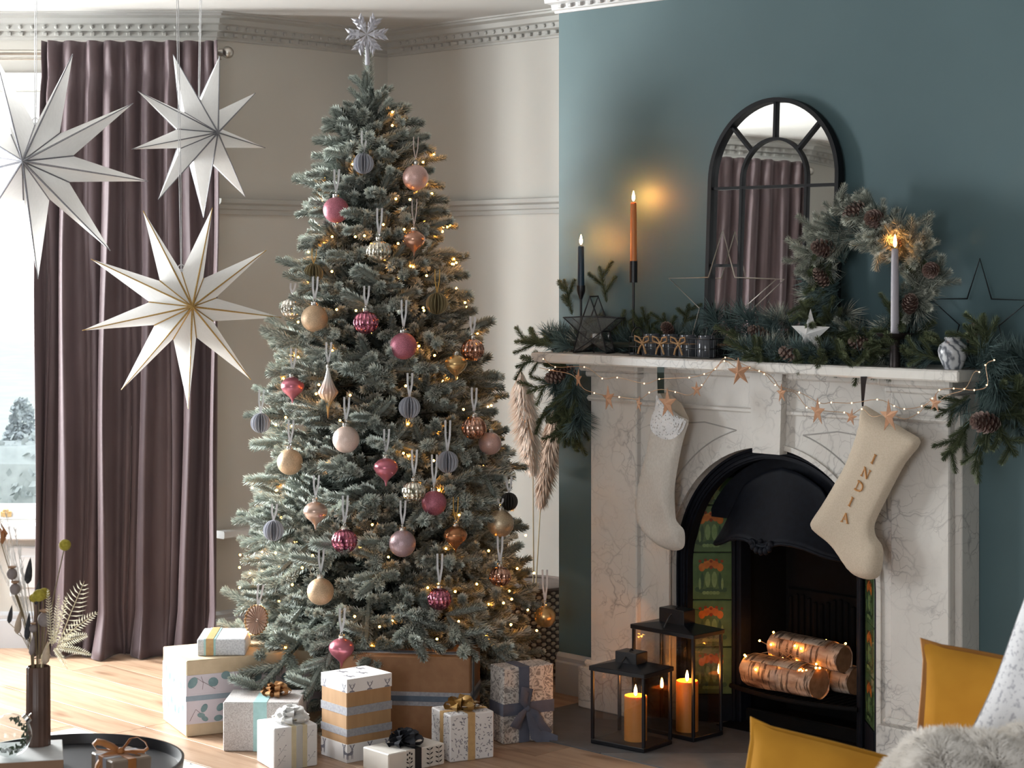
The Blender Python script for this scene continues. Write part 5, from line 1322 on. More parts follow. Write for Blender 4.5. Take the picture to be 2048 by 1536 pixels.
# mirror
s1, zb = .975, MT
mr = thing('arched_mirror', 'tall arched mirror with black window-pane frame leaning on the wall', 'mirror', WL(s1, .058, MT), RW)
mr.rotation_euler = (math.radians(-2.7), 0, RW)
MW, MHt = .258, .828; ZS = MHt-MW
def archpath(r, n=36, z0=0.): return [(-r, z0)]+[(-r*math.cos(PI*i/n), ZS+r*math.sin(PI*i/n)) for i in range(n+1)]+[(r, z0)]
def bar_strip(mb, pts, w, y0, y1, closed=False):
    n = len(pts); rows = []
    for i, p in enumerate(pts):
        a = pts[(i-1) % n] if (i or closed) else p; b = pts[(i+1) % n] if (i < n-1 or closed) else p
        dx, dz = b[0]-a[0], b[1]-a[1]; l = math.hypot(dx, dz) or 1; nx, nz = -dz/l*w/2, dx/l*w/2
        rows.append([Vector((p[0]+nx, y0, p[1]+nz)), Vector((p[0]+nx, y1, p[1]+nz)), Vector((p[0]-nx, y1, p[1]-nz)), Vector((p[0]-nx, y0, p[1]-nz))])
    if closed: rows.append(rows[0])
    return mb.grid(rows, closed=True)
M['mirror'] = None
m, nt, b = nmat('silvered_mirror'); b.inputs['Base Color'].default_value = (.86, .87, .86, 1); b.inputs['Metallic'].default_value = 1; b.inputs['Roughness'].default_value = .012; M['mirror'] = m
n = node(nt, 'ShaderNodeTexNoise', Scale=3.); r = ramp(nt, n.outputs[0], [(0, (.85, .87, .86)), (1, (.88, .89, .88))]); L(nt, r.outputs[0], b.inputs['Base Color'])
pl = archpath(MW-.006); MB().prism(pl, .0, .006).build('mirror_glass', M['mirror'], mr)
fr = MB(); bar_strip(fr, archpath(MW-.007), .014, -.018, .012); fr.box(-MW, MW, -.018, .012, 0, .014); fr.build('frame', M['frame_black'], mr, 60)
zt = .545
mu = MB(); bar_strip(mu, archpath(.128, 24), .009, -.010, 0); mu.build('inner_arch', M['frame_black'], mr, 60)
def archr(r): return r
mu = MB(); mu.box(-MW+.01, MW-.01, -.011, 0, zt-.0045, zt+.0045); mu.build('cross_bar', M['frame_black'], mr)
for x0, x1 in ((-MW+.01, -.128), (.128, MW-.01)): MB().box(x0, x1, -.011, 0, .290, .299).build('short_bar', M['frame_black'], mr)
for a in (PI/4, PI/2, 3*PI/4):
    q = MB(); bar_strip(q, [(.130*math.cos(a), ZS+.130*math.sin(a)), ((MW-.01)*math.cos(a), ZS+(MW-.01)*math.sin(a))], .009, -.011, 0); q.build('radial_bar', M['frame_black'], mr)

# wire stars
def star_pts(r, rot=PI/2, q=.40): return [((r if i % 2 == 0 else r*q)*math.cos(rot+PI*i/5), (r if i % 2 == 0 else r*q)*math.sin(rot+PI*i/5)) for i in range(10)]
def wire_star(label, s_, t, r, mk, depth, rz=0., th=.0022, lean=0.):
    g = thing('wire_star', label, 'star ornament', WL(s_, t, MT), (lean, 0, RW+rz)); b_ = MB(); pts = star_pts(r); zc = -min(p[1] for p in pts)+th
    ys = (-depth/2, depth/2) if depth else (0,)
    for y in ys: b_.tube([(x, y, z+zc) for x, z in pts], th, 7, True)
    if depth:
        for i in (0, 4, 6): b_.tube([(pts[i][0], ys[0], pts[i][1]+zc), (pts[i][0], ys[1], pts[i][1]+zc)], th, 6)
    b_.build('wire_frame', M[mk], g, 60); return g
M['silver_wire'] = mat('champagne_silver_wire', (.50, .45, .40), (.40, .36, .32), 40, .3, 1.)
wire_star('champagne silver wire star standing in front of the mirror', wp(1440, 600, .085)[0], .085, .224, 'silver_wire', 0, .05, .0024, math.radians(-2.))
wire_star('black wire star standing at the right end of the mantel', wp(1957, 620, .035)[0], .036, .172, 'black_metal', 0, 0, .0024, math.radians(-1.5))
# white folded star
s_, _ = wp(1621, 650, .21)
ws = thing('folded_star', 'small white folded metal star nestled in the garland', 'star ornament', WL(s_, .21, MT+.022), RW-.05)
b_ = MB(); pts = star_pts(.078, PI/2, .40); zc = .065
for i in range(10):
    a, c_ = pts[i], pts[(i+1) % 10]
    b_.add([(0, -.022, zc), (a[0], 0, a[1]+zc), (c_[0], 0, c_[1]+zc)], [(0, 1, 2)]); b_.add([(0, .016, zc), (a[0], 0, a[1]+zc), (c_[0], 0, c_[1]+zc)], [(2, 1, 0)])
b_.build('star_body', M['white_paint'], ws)
# geometric star lantern
s_, _ = wp(1192, 650, .155)
sl_ = thing('star_lantern', 'black geometric glass star lantern at the left end of the mantel', 'lantern', WL(s_, .165, MT), RW+.30)
fr = MB(); gl = MB(); pts = star_pts(.104, PI/2, .43); zc = -min(p[1] for p in pts)+.003; D = .032
for y in (-D, D): fr.tube([(x, y, z+zc) for x, z in pts], .0034, 6, True)
for x, z in pts: fr.tube([(x, -D, z+zc), (x, D, z+zc)], .0028, 5)
inn = [pts[i] for i in range(1, 10, 2)]
for y in (-D,): fr.tube([(x, y, z+zc) for x, z in inn], .0020, 5, True)
for i in range(10):
    a, c_ = pts[i], pts[(i+1) % 10]
    if i in (0, 9): continue
    gl.add([(a[0], -D, a[1]+zc), (c_[0], -D, c_[1]+zc), (c_[0], D, c_[1]+zc), (a[0], D, a[1]+zc)], [(0, 1, 2, 3)])
for y in (-D, D): gl.add([(x, y, z+zc) for x, z in pts], [tuple(range(10))])
fr.build('frame', M['black_metal'], sl_, 60); gl.build('glass_panel', M['smoke_glass'], sl_)
tl_ = thing('tealight', 'tealight in a metal cup inside the geometric star lantern', 'candle', WL(s_+.004, .165, MT+.052), RW)
q = MB(); q.lathe([(1e-5, 0), (.019, 0), (.019, .014), (.0175, .014), (.0175, .003), (1e-5, .003)], 20); q.build('cup', M['silvercap'], tl_); MB().lathe([(1e-5, .003), (.017, .003), (.017, .011), (1e-5, .011)], 20).build('wax', M['white_paint'], tl_)
hold = MB(); hold.lathe([(1e-5, .048), (.022, .048), (.022, .0515), (1e-5, .0515)], 20); hold.tube([(0, 0, .002), (0, 0, .048)], .003, 6); hold.tube([(-.05, 0, .035), (0, 0, .045), (.05, 0, .035)], .002, 5); hold.build('tealight_shelf', M['black_metal'], sl_)
def flame(root, z, k=1., x=0, mk='flame'):
    f = MB(); f.lathe([(1e-5, 0), (.0032*k, .004*k), (.0044*k, .010*k), (.0036*k, .018*k), (.0016*k, .026*k), (1e-5, .031*k)], 12, Matrix.Translation((x, 0, z))); f.build('flame', M[mk], root, 179)
    MB().tube([(x, 0, z-.006), (x+.001, 0, z+.004)], .0008, 5).build('wick', M['wick'], root)
# candlesticks
def stick(label, px, t, ybase, cup, wax, rad, ztop, zcup, zst, lab2, cuptype):
    s_, _ = wp(px, 690, t); Yp = WL(s_, t, 0).y; Z = lambda py: H-(py-HZ)/F*Yp-MT
    h = thing('candlestick', label, 'candle holder', WL(s_, t, MT), RW)
    b_ = MB(); b_.lathe([(1e-5, 0), (.042, 0), (.042, .004), (.006, .008), (.0042, .014), (.0040, Z(zst))], 20)
    if cuptype: b_.lathe([(.004, Z(zst)), (.012, Z(zst)+.020), (.0145, Z(zst)+.030), (.0145, Z(zcup)), (.011, Z(zcup)), (.010, Z(zcup)-.012), (1e-5, Z(zcup)-.012)], 16)
    else: b_.lathe([(1e-5, Z(zst)), (.0135, Z(zst)), (.0135, Z(zcup)), (.011, Z(zcup)), (.011, Z(zcup)-.012), (1e-5, Z(zcup)-.012)], 18)
    b_.build('holder', M['black_metal'], h, 40)
    cd = thing('taper_candle', lab2, 'candle', WL(s_, t, MT+Z(zcup)-.0115), RW)
    hh = Z(ztop)-Z(zcup)+.0115; MB().lathe([(1e-5, 0), (rad, 0), (rad*.98, hh*.5), (rad*.88, hh-.004), (rad*.7, hh), (1e-5, hh-.002)], 20).build('wax', M[wax], cd, 50); flame(cd, hh+.004, 1.15)
    return cd
stick('black candlestick with tapered cup behind the star lantern', 1162, .10, 704, 0, 'wax_navy', .0115, 492, 571, 599, 'lit navy taper candle in the candlestick at the far left', 1)
stick('tall black candlestick with straight tube cup near the wall', 1267, .065, 700, 0, 'wax_tan', .0115, 405, 522, 565, 'lit terracotta taper candle casting a glow on the teal wall', 0)
s_, _ = wp(1790, 735, .215); Yp = WL(s_, .215, 0).y
h = thing('candle_holder', 'dark bronze candle holder with wide drip dish before the wreath', 'candle holder', WL(s_, .215, MT), RW)
M['bronze'] = mat('dark_bronze', (.030, .022, .022), (.02, .015, .016), 40, .4, .5)
MB().lathe([(1e-5, 0), (.0165, 0), (.0165, .002), (.0145, .074), (.016, .078), (.046, .088), (.056, .097), (.0545, .0985), (.016, .090), (.0135, .090), (.0135, .082), (1e-5, .082)], 28).build('body', M['bronze'], h, 50)
cd = thing('taper_candle', 'lit lilac-grey taper candle in the bronze holder', 'candle', WL(s_, .215, MT+.0825), RW)
hh = (H-(497-HZ)/F*Yp)-MT-.0825; MB().lathe([(1e-5, 0), (.0128, 0), (.0118, hh*.6), (.0102, hh-.004), (.009, hh), (1e-5, hh-.003)], 20).build('wax', M['wax_grey'], cd, 50); flame(cd, hh+.003, 1.25, 0, 'flame_low')
# vase
s_, _ = wp(1906, 735, .205)
va = tag(MB().lathe([(1e-5, 0), (.024, 0), (.030, .012), (.040, .036), (.0425, .052), (.038, .068), (.026, .078), (.0215, .082), (.024, .087), (.0235, .091), (.019, .090), (.018, .078), (1e-5, .06)], 40).build('bud_vase', M['marble_vase'], None, 60, loc=WL(s_, .205, MT), rot=(0, 0, .3)), 'small round marbled stone vase at the right end of the mantel', 'vase')
# wire tray with jars
s_, _ = wp(1352, 712, .19)
ty = thing('wire_tray', 'black wire tray of glass jars near the mantel front edge', 'tray', WL(s_, .185, MT), RW+.02)
q = MB(); hw, hd, hh = .165, .042, .062
for z in (.004, hh*.5, hh): q.tube([(-hw, -hd, z), (hw, -hd, z), (hw, hd, z), (-hw, hd, z)], .0018, 5, True)
for i in range(13):
    x = -hw+2*hw*i/12
    for y in (-hd, hd): q.tube([(x, y, .003), (x, y, hh)], .0011, 4)
    q.tube([(x, -hd, .003), (x, hd, .003)], .0011, 4)
for i in range(5):
    y = -hd+2*hd*i/4
    for x in (-hw, hw): q.tube([(x, y, .003), (x, y, hh)], .0011, 4)
q.build('wire_basket', M['black_metal'], ty, 60)
for sg in (-1, 1):
    MB().tube([(sg*hw, .030*math.cos(a), hh+.030*math.sin(a)) for a in [PI*i/12 for i in range(13)]], .002, 6).build('handle', M['black_metal'], ty, 60)
M['twine'] = mat('jute_twine', (.42, .25, .12), (.30, .17, .08), 200, .9); M['dark_glass'] = mat('dark_glass', (.05, .055, .065), (.09, .095, .11), 30, .10)
for i, x in enumerate((-.105, -.030, .045, .120)):
    nm = ('leftmost of the four dark glass jars in the wire tray, tied with twine', 'second dark glass jar from the left in the wire tray, tied with twine', 'third dark glass jar from the left in the wire tray, tied with twine', 'rightmost dark glass jar in the wire tray, without twine')[i]
    p = WL(s_, .185, MT+.0045)+Matrix.Rotation(RW+.02, 3, 'Z') @ Vector((x, 0, 0)); j = thing('glass_jar', nm, 'jar', p, RW, 'jars in the wire tray')
    MB().lathe([(1e-5, 0), (.030, 0), (.0315, .004), (.0315, .052), (.027, .060), (.027, .068), (.025, .068), (.025, .058), (1e-5, .050)], 20).build('jar_body', M['dark_glass'], j, 60)
    if i < 3:
        tw = MB(); y0 = -.0455; tw.tube([(.0322*math.cos(a), .0322*math.sin(a), .040) for a in [2*PI*k/20 for k in range(20)]], .0015, 5, True)
        tw.tube([(0, -.032, .040), (0, y0, .040)], .004, 6)
        for sg in (-1, 1):
            tw.tube([(0, y0, .040), (sg*.012, y0-.005, .058), (sg*.029, y0-.005, .062), (sg*.030, y0-.004, .048), (sg*.010, y0-.002, .041), (0, y0, .040)], .0030, 6)
            tw.tube([(0, y0, .040), (sg*.011, y0-.004, .022), (sg*.017, y0-.003, .005)], .0030, 6)
        tw.ball((0, y0, .040), .0065, 8); tw.build('twine_bow', M['twine'], j, 60)

# ---------------------------------------------------------------- star garland with micro lights
sg_ = thing('star_garland', 'copper paper star garland with micro lights along the mantel front', 'garland', WL(0, .29, 1.1), RW)
M['copper_star'] = mat('copper_kraft_star', (.50, .28, .17), (.43, .23, .135), 60, .5, .2)
def dl(px, py, t): s_, z = wp(px, py, t); return Vector((s_, -(t-.29), z-1.1))
stars = [(1157, 757, 20), (1217, 797, 27), (1278, 808, 17), (1335, 807, 32), (1393, 779, 17), (1479, 744, 30), (1563, 787, 20), (1635, 824, 29), (1702, 834, 18), (1778, 833, 35), (1870, 806, 20)]
for i, (px, py, r) in enumerate(stars):
    t = .30 if i != 3 and i != 9 else .315
    p = dl(px, py, t); Yp = WL(p.x, t, 0).y; rad = r/F*Yp; b_ = MB(); pts = star_pts(rad, PI/2+R.uniform(-.2, .2), .36)
    for k in range(10):
        a, c_ = pts[k], pts[(k+1) % 10]; b_.add([(0, -rad*.22, 0), (a[0], 0, a[1]), (c_[0], 0, c_[1])], [(0, 1, 2)])
    b_.add([(a[0], .001, a[1]) for a in pts], [tuple(range(10))[::-1]])
    b_.build('copper_star', M['copper_star'], sg_, None, loc=p, rot=(0, 0, R.uniform(-.5, .1)))
c1 = [(1078, 735), (1100, 740), (1140, 748), (1157, 762), (1168, 778), (1190, 786), (1217, 792), (1240, 794), (1278, 798), (1300, 785), (1322, 779), (1352, 784), (1380, 790), (1405, 770), (1425, 742), (1450, 722), (1478, 738), (1520, 742), (1545, 755), (1563, 780), (1590, 785), (1615, 815), (1650, 822), (1690, 825), (1702, 830), (1725, 818), (1745, 833), (1778, 828), (1810, 838), (1838, 825), (1852, 810), (1870, 806), (1895, 790), (1930, 778), (1948, 745), (1960, 744)]
c2 = [(1088, 718), (1112, 734), (1170, 734), (1206, 757), (1236, 755), (1290, 767), (1320, 758), (1380, 755), (1410, 748), (1432, 738), (1452, 715), (1500, 735), (1530, 748), (1552, 770), (1600, 785), (1640, 806), (1664, 805), (1705, 806), (1756, 799), (1790, 812), (1810, 818), (1845, 812), (1866, 797), (1880, 780), (1909, 777), (1950, 780), (1975, 770), (1972, 730), (1990, 720)]
led = MB().ball((0, 0, 0), .0023, 8).mesh('bulb', M['bulb_white'])
for c_, tt in ((c1, .286), (c2, .280)):
    pts = [dl(px, py, tt) for px, py in c_]; sm = []
    for i in range(len(pts)-1):
        for k in range(4):
            f = k/4; p0 = pts[max(0, i-1)]; p1 = pts[i]; p2 = pts[i+1]; p3 = pts[min(len(pts)-1, i+2)]
            sm.append(.5*((2*p1)+(p2-p0)*f+(2*p0-5*p1+4*p2-p3)*f*f+(3*p1-p0-3*p2+p3)*f**3))
    MB().tube(sm, .0011, 5).build('wire', M['wire'], sg_)
    for i, p in enumerate(pts):
        if tt < .285 or i % 2: put('bulb', led, sg_, p+Vector((0, -.004, 0)))

# ---------------------------------------------------------------- stockings
M['linen'] = mat('white_linen', (.60, .565, .52), (.54, .505, .46), 200, .95, bmp=.35, stretch=(1, 1, .6)); M['natural'] = mat('natural_linen', (.56, .475, .375), (.50, .42, .325), 220, .95, bmp=.35); m, nt, b = nmat('white_lace'); M['lace'] = m
vo = node(nt, 'ShaderNodeTexVoronoi', Scale=105.); L(nt, coords(nt), vo.inputs['Vector'])
r = ramp(nt, vo.outputs['Distance'], [(.16, (.40, .39, .38)), (.34, (.78, .78, .79))]); L(nt, r.outputs[0], b.inputs['Base Color']); b.inputs['Roughness'].default_value = .95; bump(nt, b, vo.outputs['Distance'], .8, .004); M['stitch'] = mat('copper_stitch', (.52, .25, .08), (.43, .20, .06), 150, .6); M['lining'] = mat('linen_inside', (.33, .27, .21), rough=.95); M['green_rib'] = mat('bottle_green_ribbon', (.010, .030, .026), rough=.6)
def inside(poly, x, y):
    c = False; n = len(poly); j = n-1
    for i in range(n):
        if (poly[i][1] > y) != (poly[j][1] > y) and x < (poly[j][0]-poly[i][0])*(y-poly[i][1])/(poly[j][1]-poly[i][1])+poly[i][0]: c = not c
        j = i
    return c
def smooth_poly(pts, k=6):
    n = len(pts); out = []
    for i in range(n):
        p0, p1, p2, p3 = [Vector(pts[(i+d) % n]) for d in (-1, 0, 1, 2)]
        for q in range(k):
            f = q/k; out.append(.5*((2*p1)+(p2-p0)*f+(2*p0-5*p1+4*p2-p3)*f*f+(3*p1-p0-3*p2+p3)*f**3))
    return [(p.x, p.y) for p in out]
def edge_d(poly, x, y):
    P = np.array(poly); Q = np.roll(P, -1, 0); d = Q-P; w = np.array((x, y))-P
    t = np.clip((w*d).sum(1)/np.maximum((d*d).sum(1), 1e-12), 0, 1); return float(np.sqrt((((w-d*t[:, None]))**2).sum(1).min()))
def inflate(poly, th, wd, step, wob=None, back=1., hf=None):
    xs = [p[0] for p in poly]; ys = [p[1] for p in poly]; V = [Vector(p) for p in poly]; n = len(V)
    x = min(xs)+step/2; rows = 0
    while x < max(xs):
        y = min(ys)+step/2*(1+rows % 2)
        while y < max(ys):
            if inside(poly, x, y) and edge_d(poly, x, y) > step*.45: V.append(Vector((x, y)))
            y += step
        x += step*.87; rows += 1
    r = delaunay_2d_cdt(V, [(i, (i+1) % n) for i in range(n)], [], 1, 1e-6)
    vs, fs = r[0], r[2]; nb_ = len(vs); hs_ = []
    for v in vs:
        d = edge_d(poly, v.x, v.y); k = min(1, d/wd); h = hf(v.x, v.y) if hf else th*math.sqrt(max(0, 1-(1-k)**2))
        if wob: h += wob(v.x, v.y)*min(1, d/wd*1.5)
        hs_.append(h)
    mb = MB(); mb.add([(v.x, -h, v.y) for v, h in zip(vs, hs_)], [tuple(f) for f in fs]); mb.add([(v.x, h*back, v.y) for v, h in zip(vs, hs_)], [tuple(f)[::-1] for f in fs])
    f0 = mb.f[0]; a, b, c = [Vector(mb.v[i]) for i in f0[:3]]
    if (b-a).cross(c-a).y > 0: mb.f = [f[::-1] for f in mb.f]
    return mb
def px_poly(pts, t, s0, z0): return [(wp(px, py, t)[0]-s0, wp(px, py, t)[1]-z0) for px, py in pts]
T1 = .175
s0, z0 = wp(1325, 790, T1)
sk = thing('stocking', 'off-white linen stocking with a lace cuff hanging left of the fire arch', 'christmas stocking', WL(s0, T1, z0), RW)
ol = px_poly([(1317, 785), (1313, 812), (1305, 850), (1297, 890), (1289, 925), (1280, 955), (1274, 985), (1273, 1020), (1278, 1048), (1292, 1070), (1312, 1088), (1335, 1099), (1355, 1101), (1367, 1095), (1370, 1080), (1368, 1060), (1358, 1048), (1352, 1038), (1350, 1015), (1349, 985), (1352, 955), (1357, 925), (1363, 895), (1370, 868), (1377, 842), (1360, 832), (1342, 818), (1328, 800)], T1, s0, z0)
ol = smooth_poly(ol, 3)
inflate(ol, .026, .045, .011, lambda x, y: .006*math.sin(28*x+18*y)+.004*math.sin(50*y-20*x), .6).build('sock', M['linen'], sk, 179)
q = px_poly([(1318, 784), (1332, 785), (1362, 806), (1379, 841), (1360, 833), (1342, 818), (1328, 802)], T1, s0, z0)
MB().add([(x, .002, z) for x, z in q], [tuple(range(7))]).build('opening_lining', M['lining'], sk)
lc = MB(); ctr = px_poly([(1341, 842)], T1, s0, z0)[0]
def socky(x, z): 
    d = edge_d(ol, x, z); k = min(1, d/.045); return -(.026*math.sqrt(max(0, 1-(1-k)**2))+(.006*math.sin(28*x+18*z)+.004*math.sin(50*z-20*x))*min(1, d/.045*1.5))-.0022
for ring in range(8):
    r = .012+.0088*ring; nn = 10+5*ring
    for i in range(nn):
        a = PI*1.02+PI*.98*i/(nn-1)-.12; x, z = ctr[0]+r*math.cos(a), ctr[1]+.020+r*math.sin(a)
        if not inside(ol, x, z) or edge_d(ol, x, z) < .003: continue
        w = .0042+.0002*ring; y = socky(x, z)
        lc.add([(x+w*1.1*math.cos(k*PI/3), y, z+w*1.1*math.sin(k*PI/3)) for k in range(6)], [(0, 1, 2, 3, 4, 5)])
cf = px_poly([(1318, 788), (1314, 812), (1306, 846), (1318, 856), (1345, 858), (1362, 850), (1374, 845), (1358, 834), (1341, 820), (1327, 802)], T1, s0, z0)
cfp = []; 
n_ = 9
cl_ = cf[:3]; cr_ = [cf[9], cf[8], cf[6]]
for i in range(n_+1):
    f = i/n_; k = f*2; a_ = int(min(k, 1)); u_ = k-a_
    l0 = Vector(cl_[a_]).lerp(Vector(cl_[a_+1]), u_); r0_ = Vector(cr_[a_]).lerp(Vector(cr_[a_+1]), u_)
    cfp.append([Vector((p.x, min(socky(p.x, p.y), -.008)-.0004, p.y)) for p in [l0.lerp(r0_, .03+.94*j/20) for j in range(21)]])
lc.grid(cfp); lc.build('lace_cuff', M['lace'], sk)
rb = MB(); p0 = px_poly([(1314, 741), (1328, 741)], .276, s0, z0)+px_poly([(1330, 786), (1317, 786)], T1, s0, z0)
pm = px_poly([(1321, 730)], .272, 0, 0)[0]
rb.grid([[Vector((p0[0][0], -.099, p0[0][1]+.010)), Vector((p0[1][0], -.099, p0[1][1]+.010))], [Vector((p0[0][0], -.100, p0[0][1]-.006)), Vector((p0[1][0], -.100, p0[1][1]-.006))], [Vector((p0[3][0], -.004, p0[3][1])), Vector((p0[2][0], -.004, p0[2][1]))]])
rb.build('hanging_ribbon', M['green_rib'], sk).modifiers.new('t', 'SOLIDIFY').thickness = .001
T2 = .185
s0, z0 = wp(1727, 815, T2)
sk2 = thing('stocking', 'natural linen stocking with copper stitched letters hanging right of the fire arch', 'christmas stocking', WL(s0, T2, z0), RW)
ol2 = px_poly([(1725, 812), (1718, 850), (1706, 890), (1690, 930), (1668, 970), (1644, 1010), (1624, 1040), (1621, 1052), (1630, 1065), (1655, 1085), (1672, 1105), (1690, 1132), (1708, 1150), (1735, 1159), (1755, 1155), (1763, 1140), (1767, 1112), (1764, 1090), (1752, 1072), (1749, 1052), (1757, 1030), (1772, 1000), (1790, 965), (1812, 925), (1842, 884), (1815, 862), (1775, 838), (1750, 822)], T2, s0, z0)
ol2 = smooth_poly(ol2, 3)
def sock2y(x, z):
    d = edge_d(ol2, x, z); k = min(1, d/.055); return -(.026*math.sqrt(max(0, 1-(1-k)**2))+.004*math.sin(18*x-14*z)*min(1, d/.055*1.5))
inflate(ol2, .026, .055, .011, lambda x, y: .004*math.sin(18*x-14*y), .6).build('sock', M['natural'], sk2, 179)
rb = MB(); a, c_ = px_poly([(1721, 760), (1734, 760)], .276, s0, z0); e = px_poly([(1727, 812)], T2, s0, z0)[0]
rb.grid([[Vector((a[0], -.090, a[1]+.010)), Vector((c_[0], -.090, c_[1]+.010))], [Vector((a[0]*.75+e[0]*.25, -.070, a[1]*.8+e[1]*.2)), Vector((c_[0]*.75+e[0]*.25, -.070, c_[1]*.8+e[1]*.2))], [Vector((e[0]-.003, -.004, e[1])), Vector((e[0]+.003, -.004, e[1]))]])
rb.build('hanging_ribbon', M['black_ribbon'], sk2).modifiers.new('t', 'SOLIDIFY').thickness = .001
LET = {'I': [[(0, -1), (0, 1)], [(-.28, 1), (.28, 1)], [(-.28, -1), (.28, -1)]], 'N': [[(-.6, -1), (-.6, 1)], [(-.6, 1), (.6, -1)], [(.6, -1), (.6, 1)], [(-.85, 1), (-.5, 1)], [(.38, 1), (.85, 1)], [(-.85, -1), (-.38, -1)]],
       'D': [[(-.5, -1), (-.5, 1)], [(-.75, 1), (-.1, 1), (.35, .82), (.62, .45), (.68, 0), (.62, -.45), (.35, -.82), (-.1, -1), (-.75, -1)]], 'A': [[(-.65, -1), (0, 1)], [(0, 1), (.65, -1)], [(-.4, -.3), (.4, -.3)], [(-.9, -1), (-.4, -1)], [(.4, -1), (.9, -1)]]}
for ch, px, py in (('I', 1758, 917), ('N', 1742, 945), ('D', 1729, 972), ('I', 1712, 1002), ('A', 1700, 1034)):
    x0, z0_ = px_poly([(px, py)], T2, s0, z0)[0]; sc = .0155; an = -.48 if ch != 'A' else -.18; lt = MB(); ca, sa = math.cos(an), math.sin(an)
    for si, st_ in enumerate(LET[ch]):
        wide = (ch == 'I' and si == 0) or (ch == 'N' and si == 1) or (ch == 'D' and si == 1) or (ch == 'A' and si == 1)
        for (a, b_), (c, d) in zip(st_, st_[1:]):
            q = []
            for (u, v_) in ((a, b_), (c, d)):
                u, v_ = u*sc*1.0, v_*sc*.92; xx, zz = x0+u*ca-v_*sa, z0_+u*sa+v_*ca; q.append(Vector((xx, sock2y(xx, zz)-.0012, zz)))
            lt.tube(q, .0030 if wide else .0017, 5)
    lt.build('letter', M['stitch'], sk2)

# ---------------------------------------------------------------- lanterns on the hearth
def hlantern(label, c, yaw, wx, wy, h, cap_h, clabel, crad, chh, cx, cy):
    z0 = .0056; t = thing('lantern', label, 'lantern', (c.x, c.y, z0), yaw); p = .010
    b_ = MB(); b_.rbox(0, wx, 0, wy, 0, .014, .002); b_.build('base', M['black_metal'], t)
    for x in (0, wx-p):
        for y in (0, wy-p): MB().rbox(x, x+p, y, y+p, .014, h-.012, .0015).build('post', M['black_metal'], t)
    rf = MB(); rf.rbox(-.004, wx+.004, -.004, wy+.004, h-.014, h, .002); e = .30
    q = [(-.004, -.004), (wx+.004, -.004), (wx+.004, wy+.004), (-.004, wy+.004)]; i_ = [(wx*e, wy*e), (wx*(1-e), wy*e), (wx*(1-e), wy*(1-e)), (wx*e, wy*(1-e))]
    rf.add([(x, y, h) for x, y in q]+[(x, y, h+.014) for x, y in i_], [(0, 1, 5, 4), (1, 2, 6, 5), (2, 3, 7, 6), (3, 0, 4, 7), (4, 5, 6, 7)]); rf.build('roof', M['black_metal'], t)
    cp = MB(); cp.rbox(wx*e, wx*(1-e), wy*e, wy*(1-e), h+.012, h+.014+cap_h, .002); cp.build('chimney_cap', M['black_metal'], t)
    hn = MB(); hn.tube([(wx*.06, wy*.5, h+.004), (wx*.20, wy*.5, h+cap_h*.65), (wx*.5, wy*.5, h+cap_h+.020), (wx*.80, wy*.5, h+cap_h*.65), (wx*.94, wy*.5, h+.004)], .0028, 6); hn.build('handle', M['black_metal'], t)
    for x0, x1, y0, y1 in ((p, wx-p, .004, .0055), (p, wx-p, wy-.0055, wy-.004), (.004, .0055, p, wy-p), (wx-.0055, wx-.004, p, wy-p)): MB().box(x0, x1, y0, y1, .014, h-.014).build('glass_pane', M['lantern_glass'], t)
    w = t.matrix_basis @ Vector((cx, cy, .0146)) if False else Matrix.Translation(t.location) @ Matrix.Rotation(yaw, 4, 'Z') @ Vector((cx, cy, .0146))
    cd = thing('pillar_candle', clabel, 'candle', w, 0); MB().lathe([(1e-5, 0), (crad, 0), (crad, chh-.004), (crad*.94, chh), (crad*.80, chh-.006), (1e-5, chh-.008)], 28).build('wax', M['wax_orange'], cd, 40); flame(cd, chh-.003, 1.15)
c = fl(1288, 1507, .0056); yw = math.atan2(-.125, .166)
def lantern_at(label, px, py, L_, Rr, h, cap, clabel, crad, chh, f):
    c = fl(px, py, .0056); ang = math.atan2(Rr[1], Rr[0]); wx = math.hypot(*Rr); wy = math.hypot(*L_)
    hlantern(label, c, ang, wx, wy, h, cap, clabel, crad, chh, wx*f[0], wy*f[1])
lantern_at('smaller black metal lantern in front on the hearth', 1288, 1507, (-.160, .131), (.097, .118), .243, .034, 'lit ochre pillar candle inside the smaller lantern', .036, .140, (.5, .42))
lantern_at('taller black metal lantern behind, before the fireplace tiles', 1387, 1485, (-.183, .190), (.104, .100), .338, .046, 'lit ochre pillar candle inside the taller lantern', .036, .160, (.42, .30))
# ================================================================ SOFA CORNER (bottom right, near the camera)
M['mustard'] = mat('mustard_velvet', (.52, .25, .032), (.43, .195, .024), 9, .95, spec=.12, sheen=.12, sheen_tint=(1, .72, .3), bmp=.1, bscale=250); M['mustard_pipe'] = mat('mustard_piping', (.34, .14, .02), (.28, .11, .015), 20, .7)
M['sofa'] = mat('oatmeal_sofa', (.42, .39, .35), rough=.95); M['speckle'] = mat('speckled_cotton', (.76, .76, .78), (.46, .46, .50), 120, .95, lo=.36, hi=.46, bmp=.1)
so = thing('sofa', 'oatmeal sofa seat under the mustard cushions, below the frame edge', 'sofa', (1.05, 3.35, 0), -.35)
MB().rbox(-.75, .9, -.45, .30, .14, .335, .04).build('seat', M['sofa'], so); MB().rbox(-.40, .9, -.52, -.36, .335, .62, .05).build('backrest', M['sofa'], so)
for x in (-.7, .82):
    for y in (-.4, .24): MB().rbox(x-.02, x+.02, y-.02, y+.02, .0006, .14, .004).build('leg', M['straw'], so)
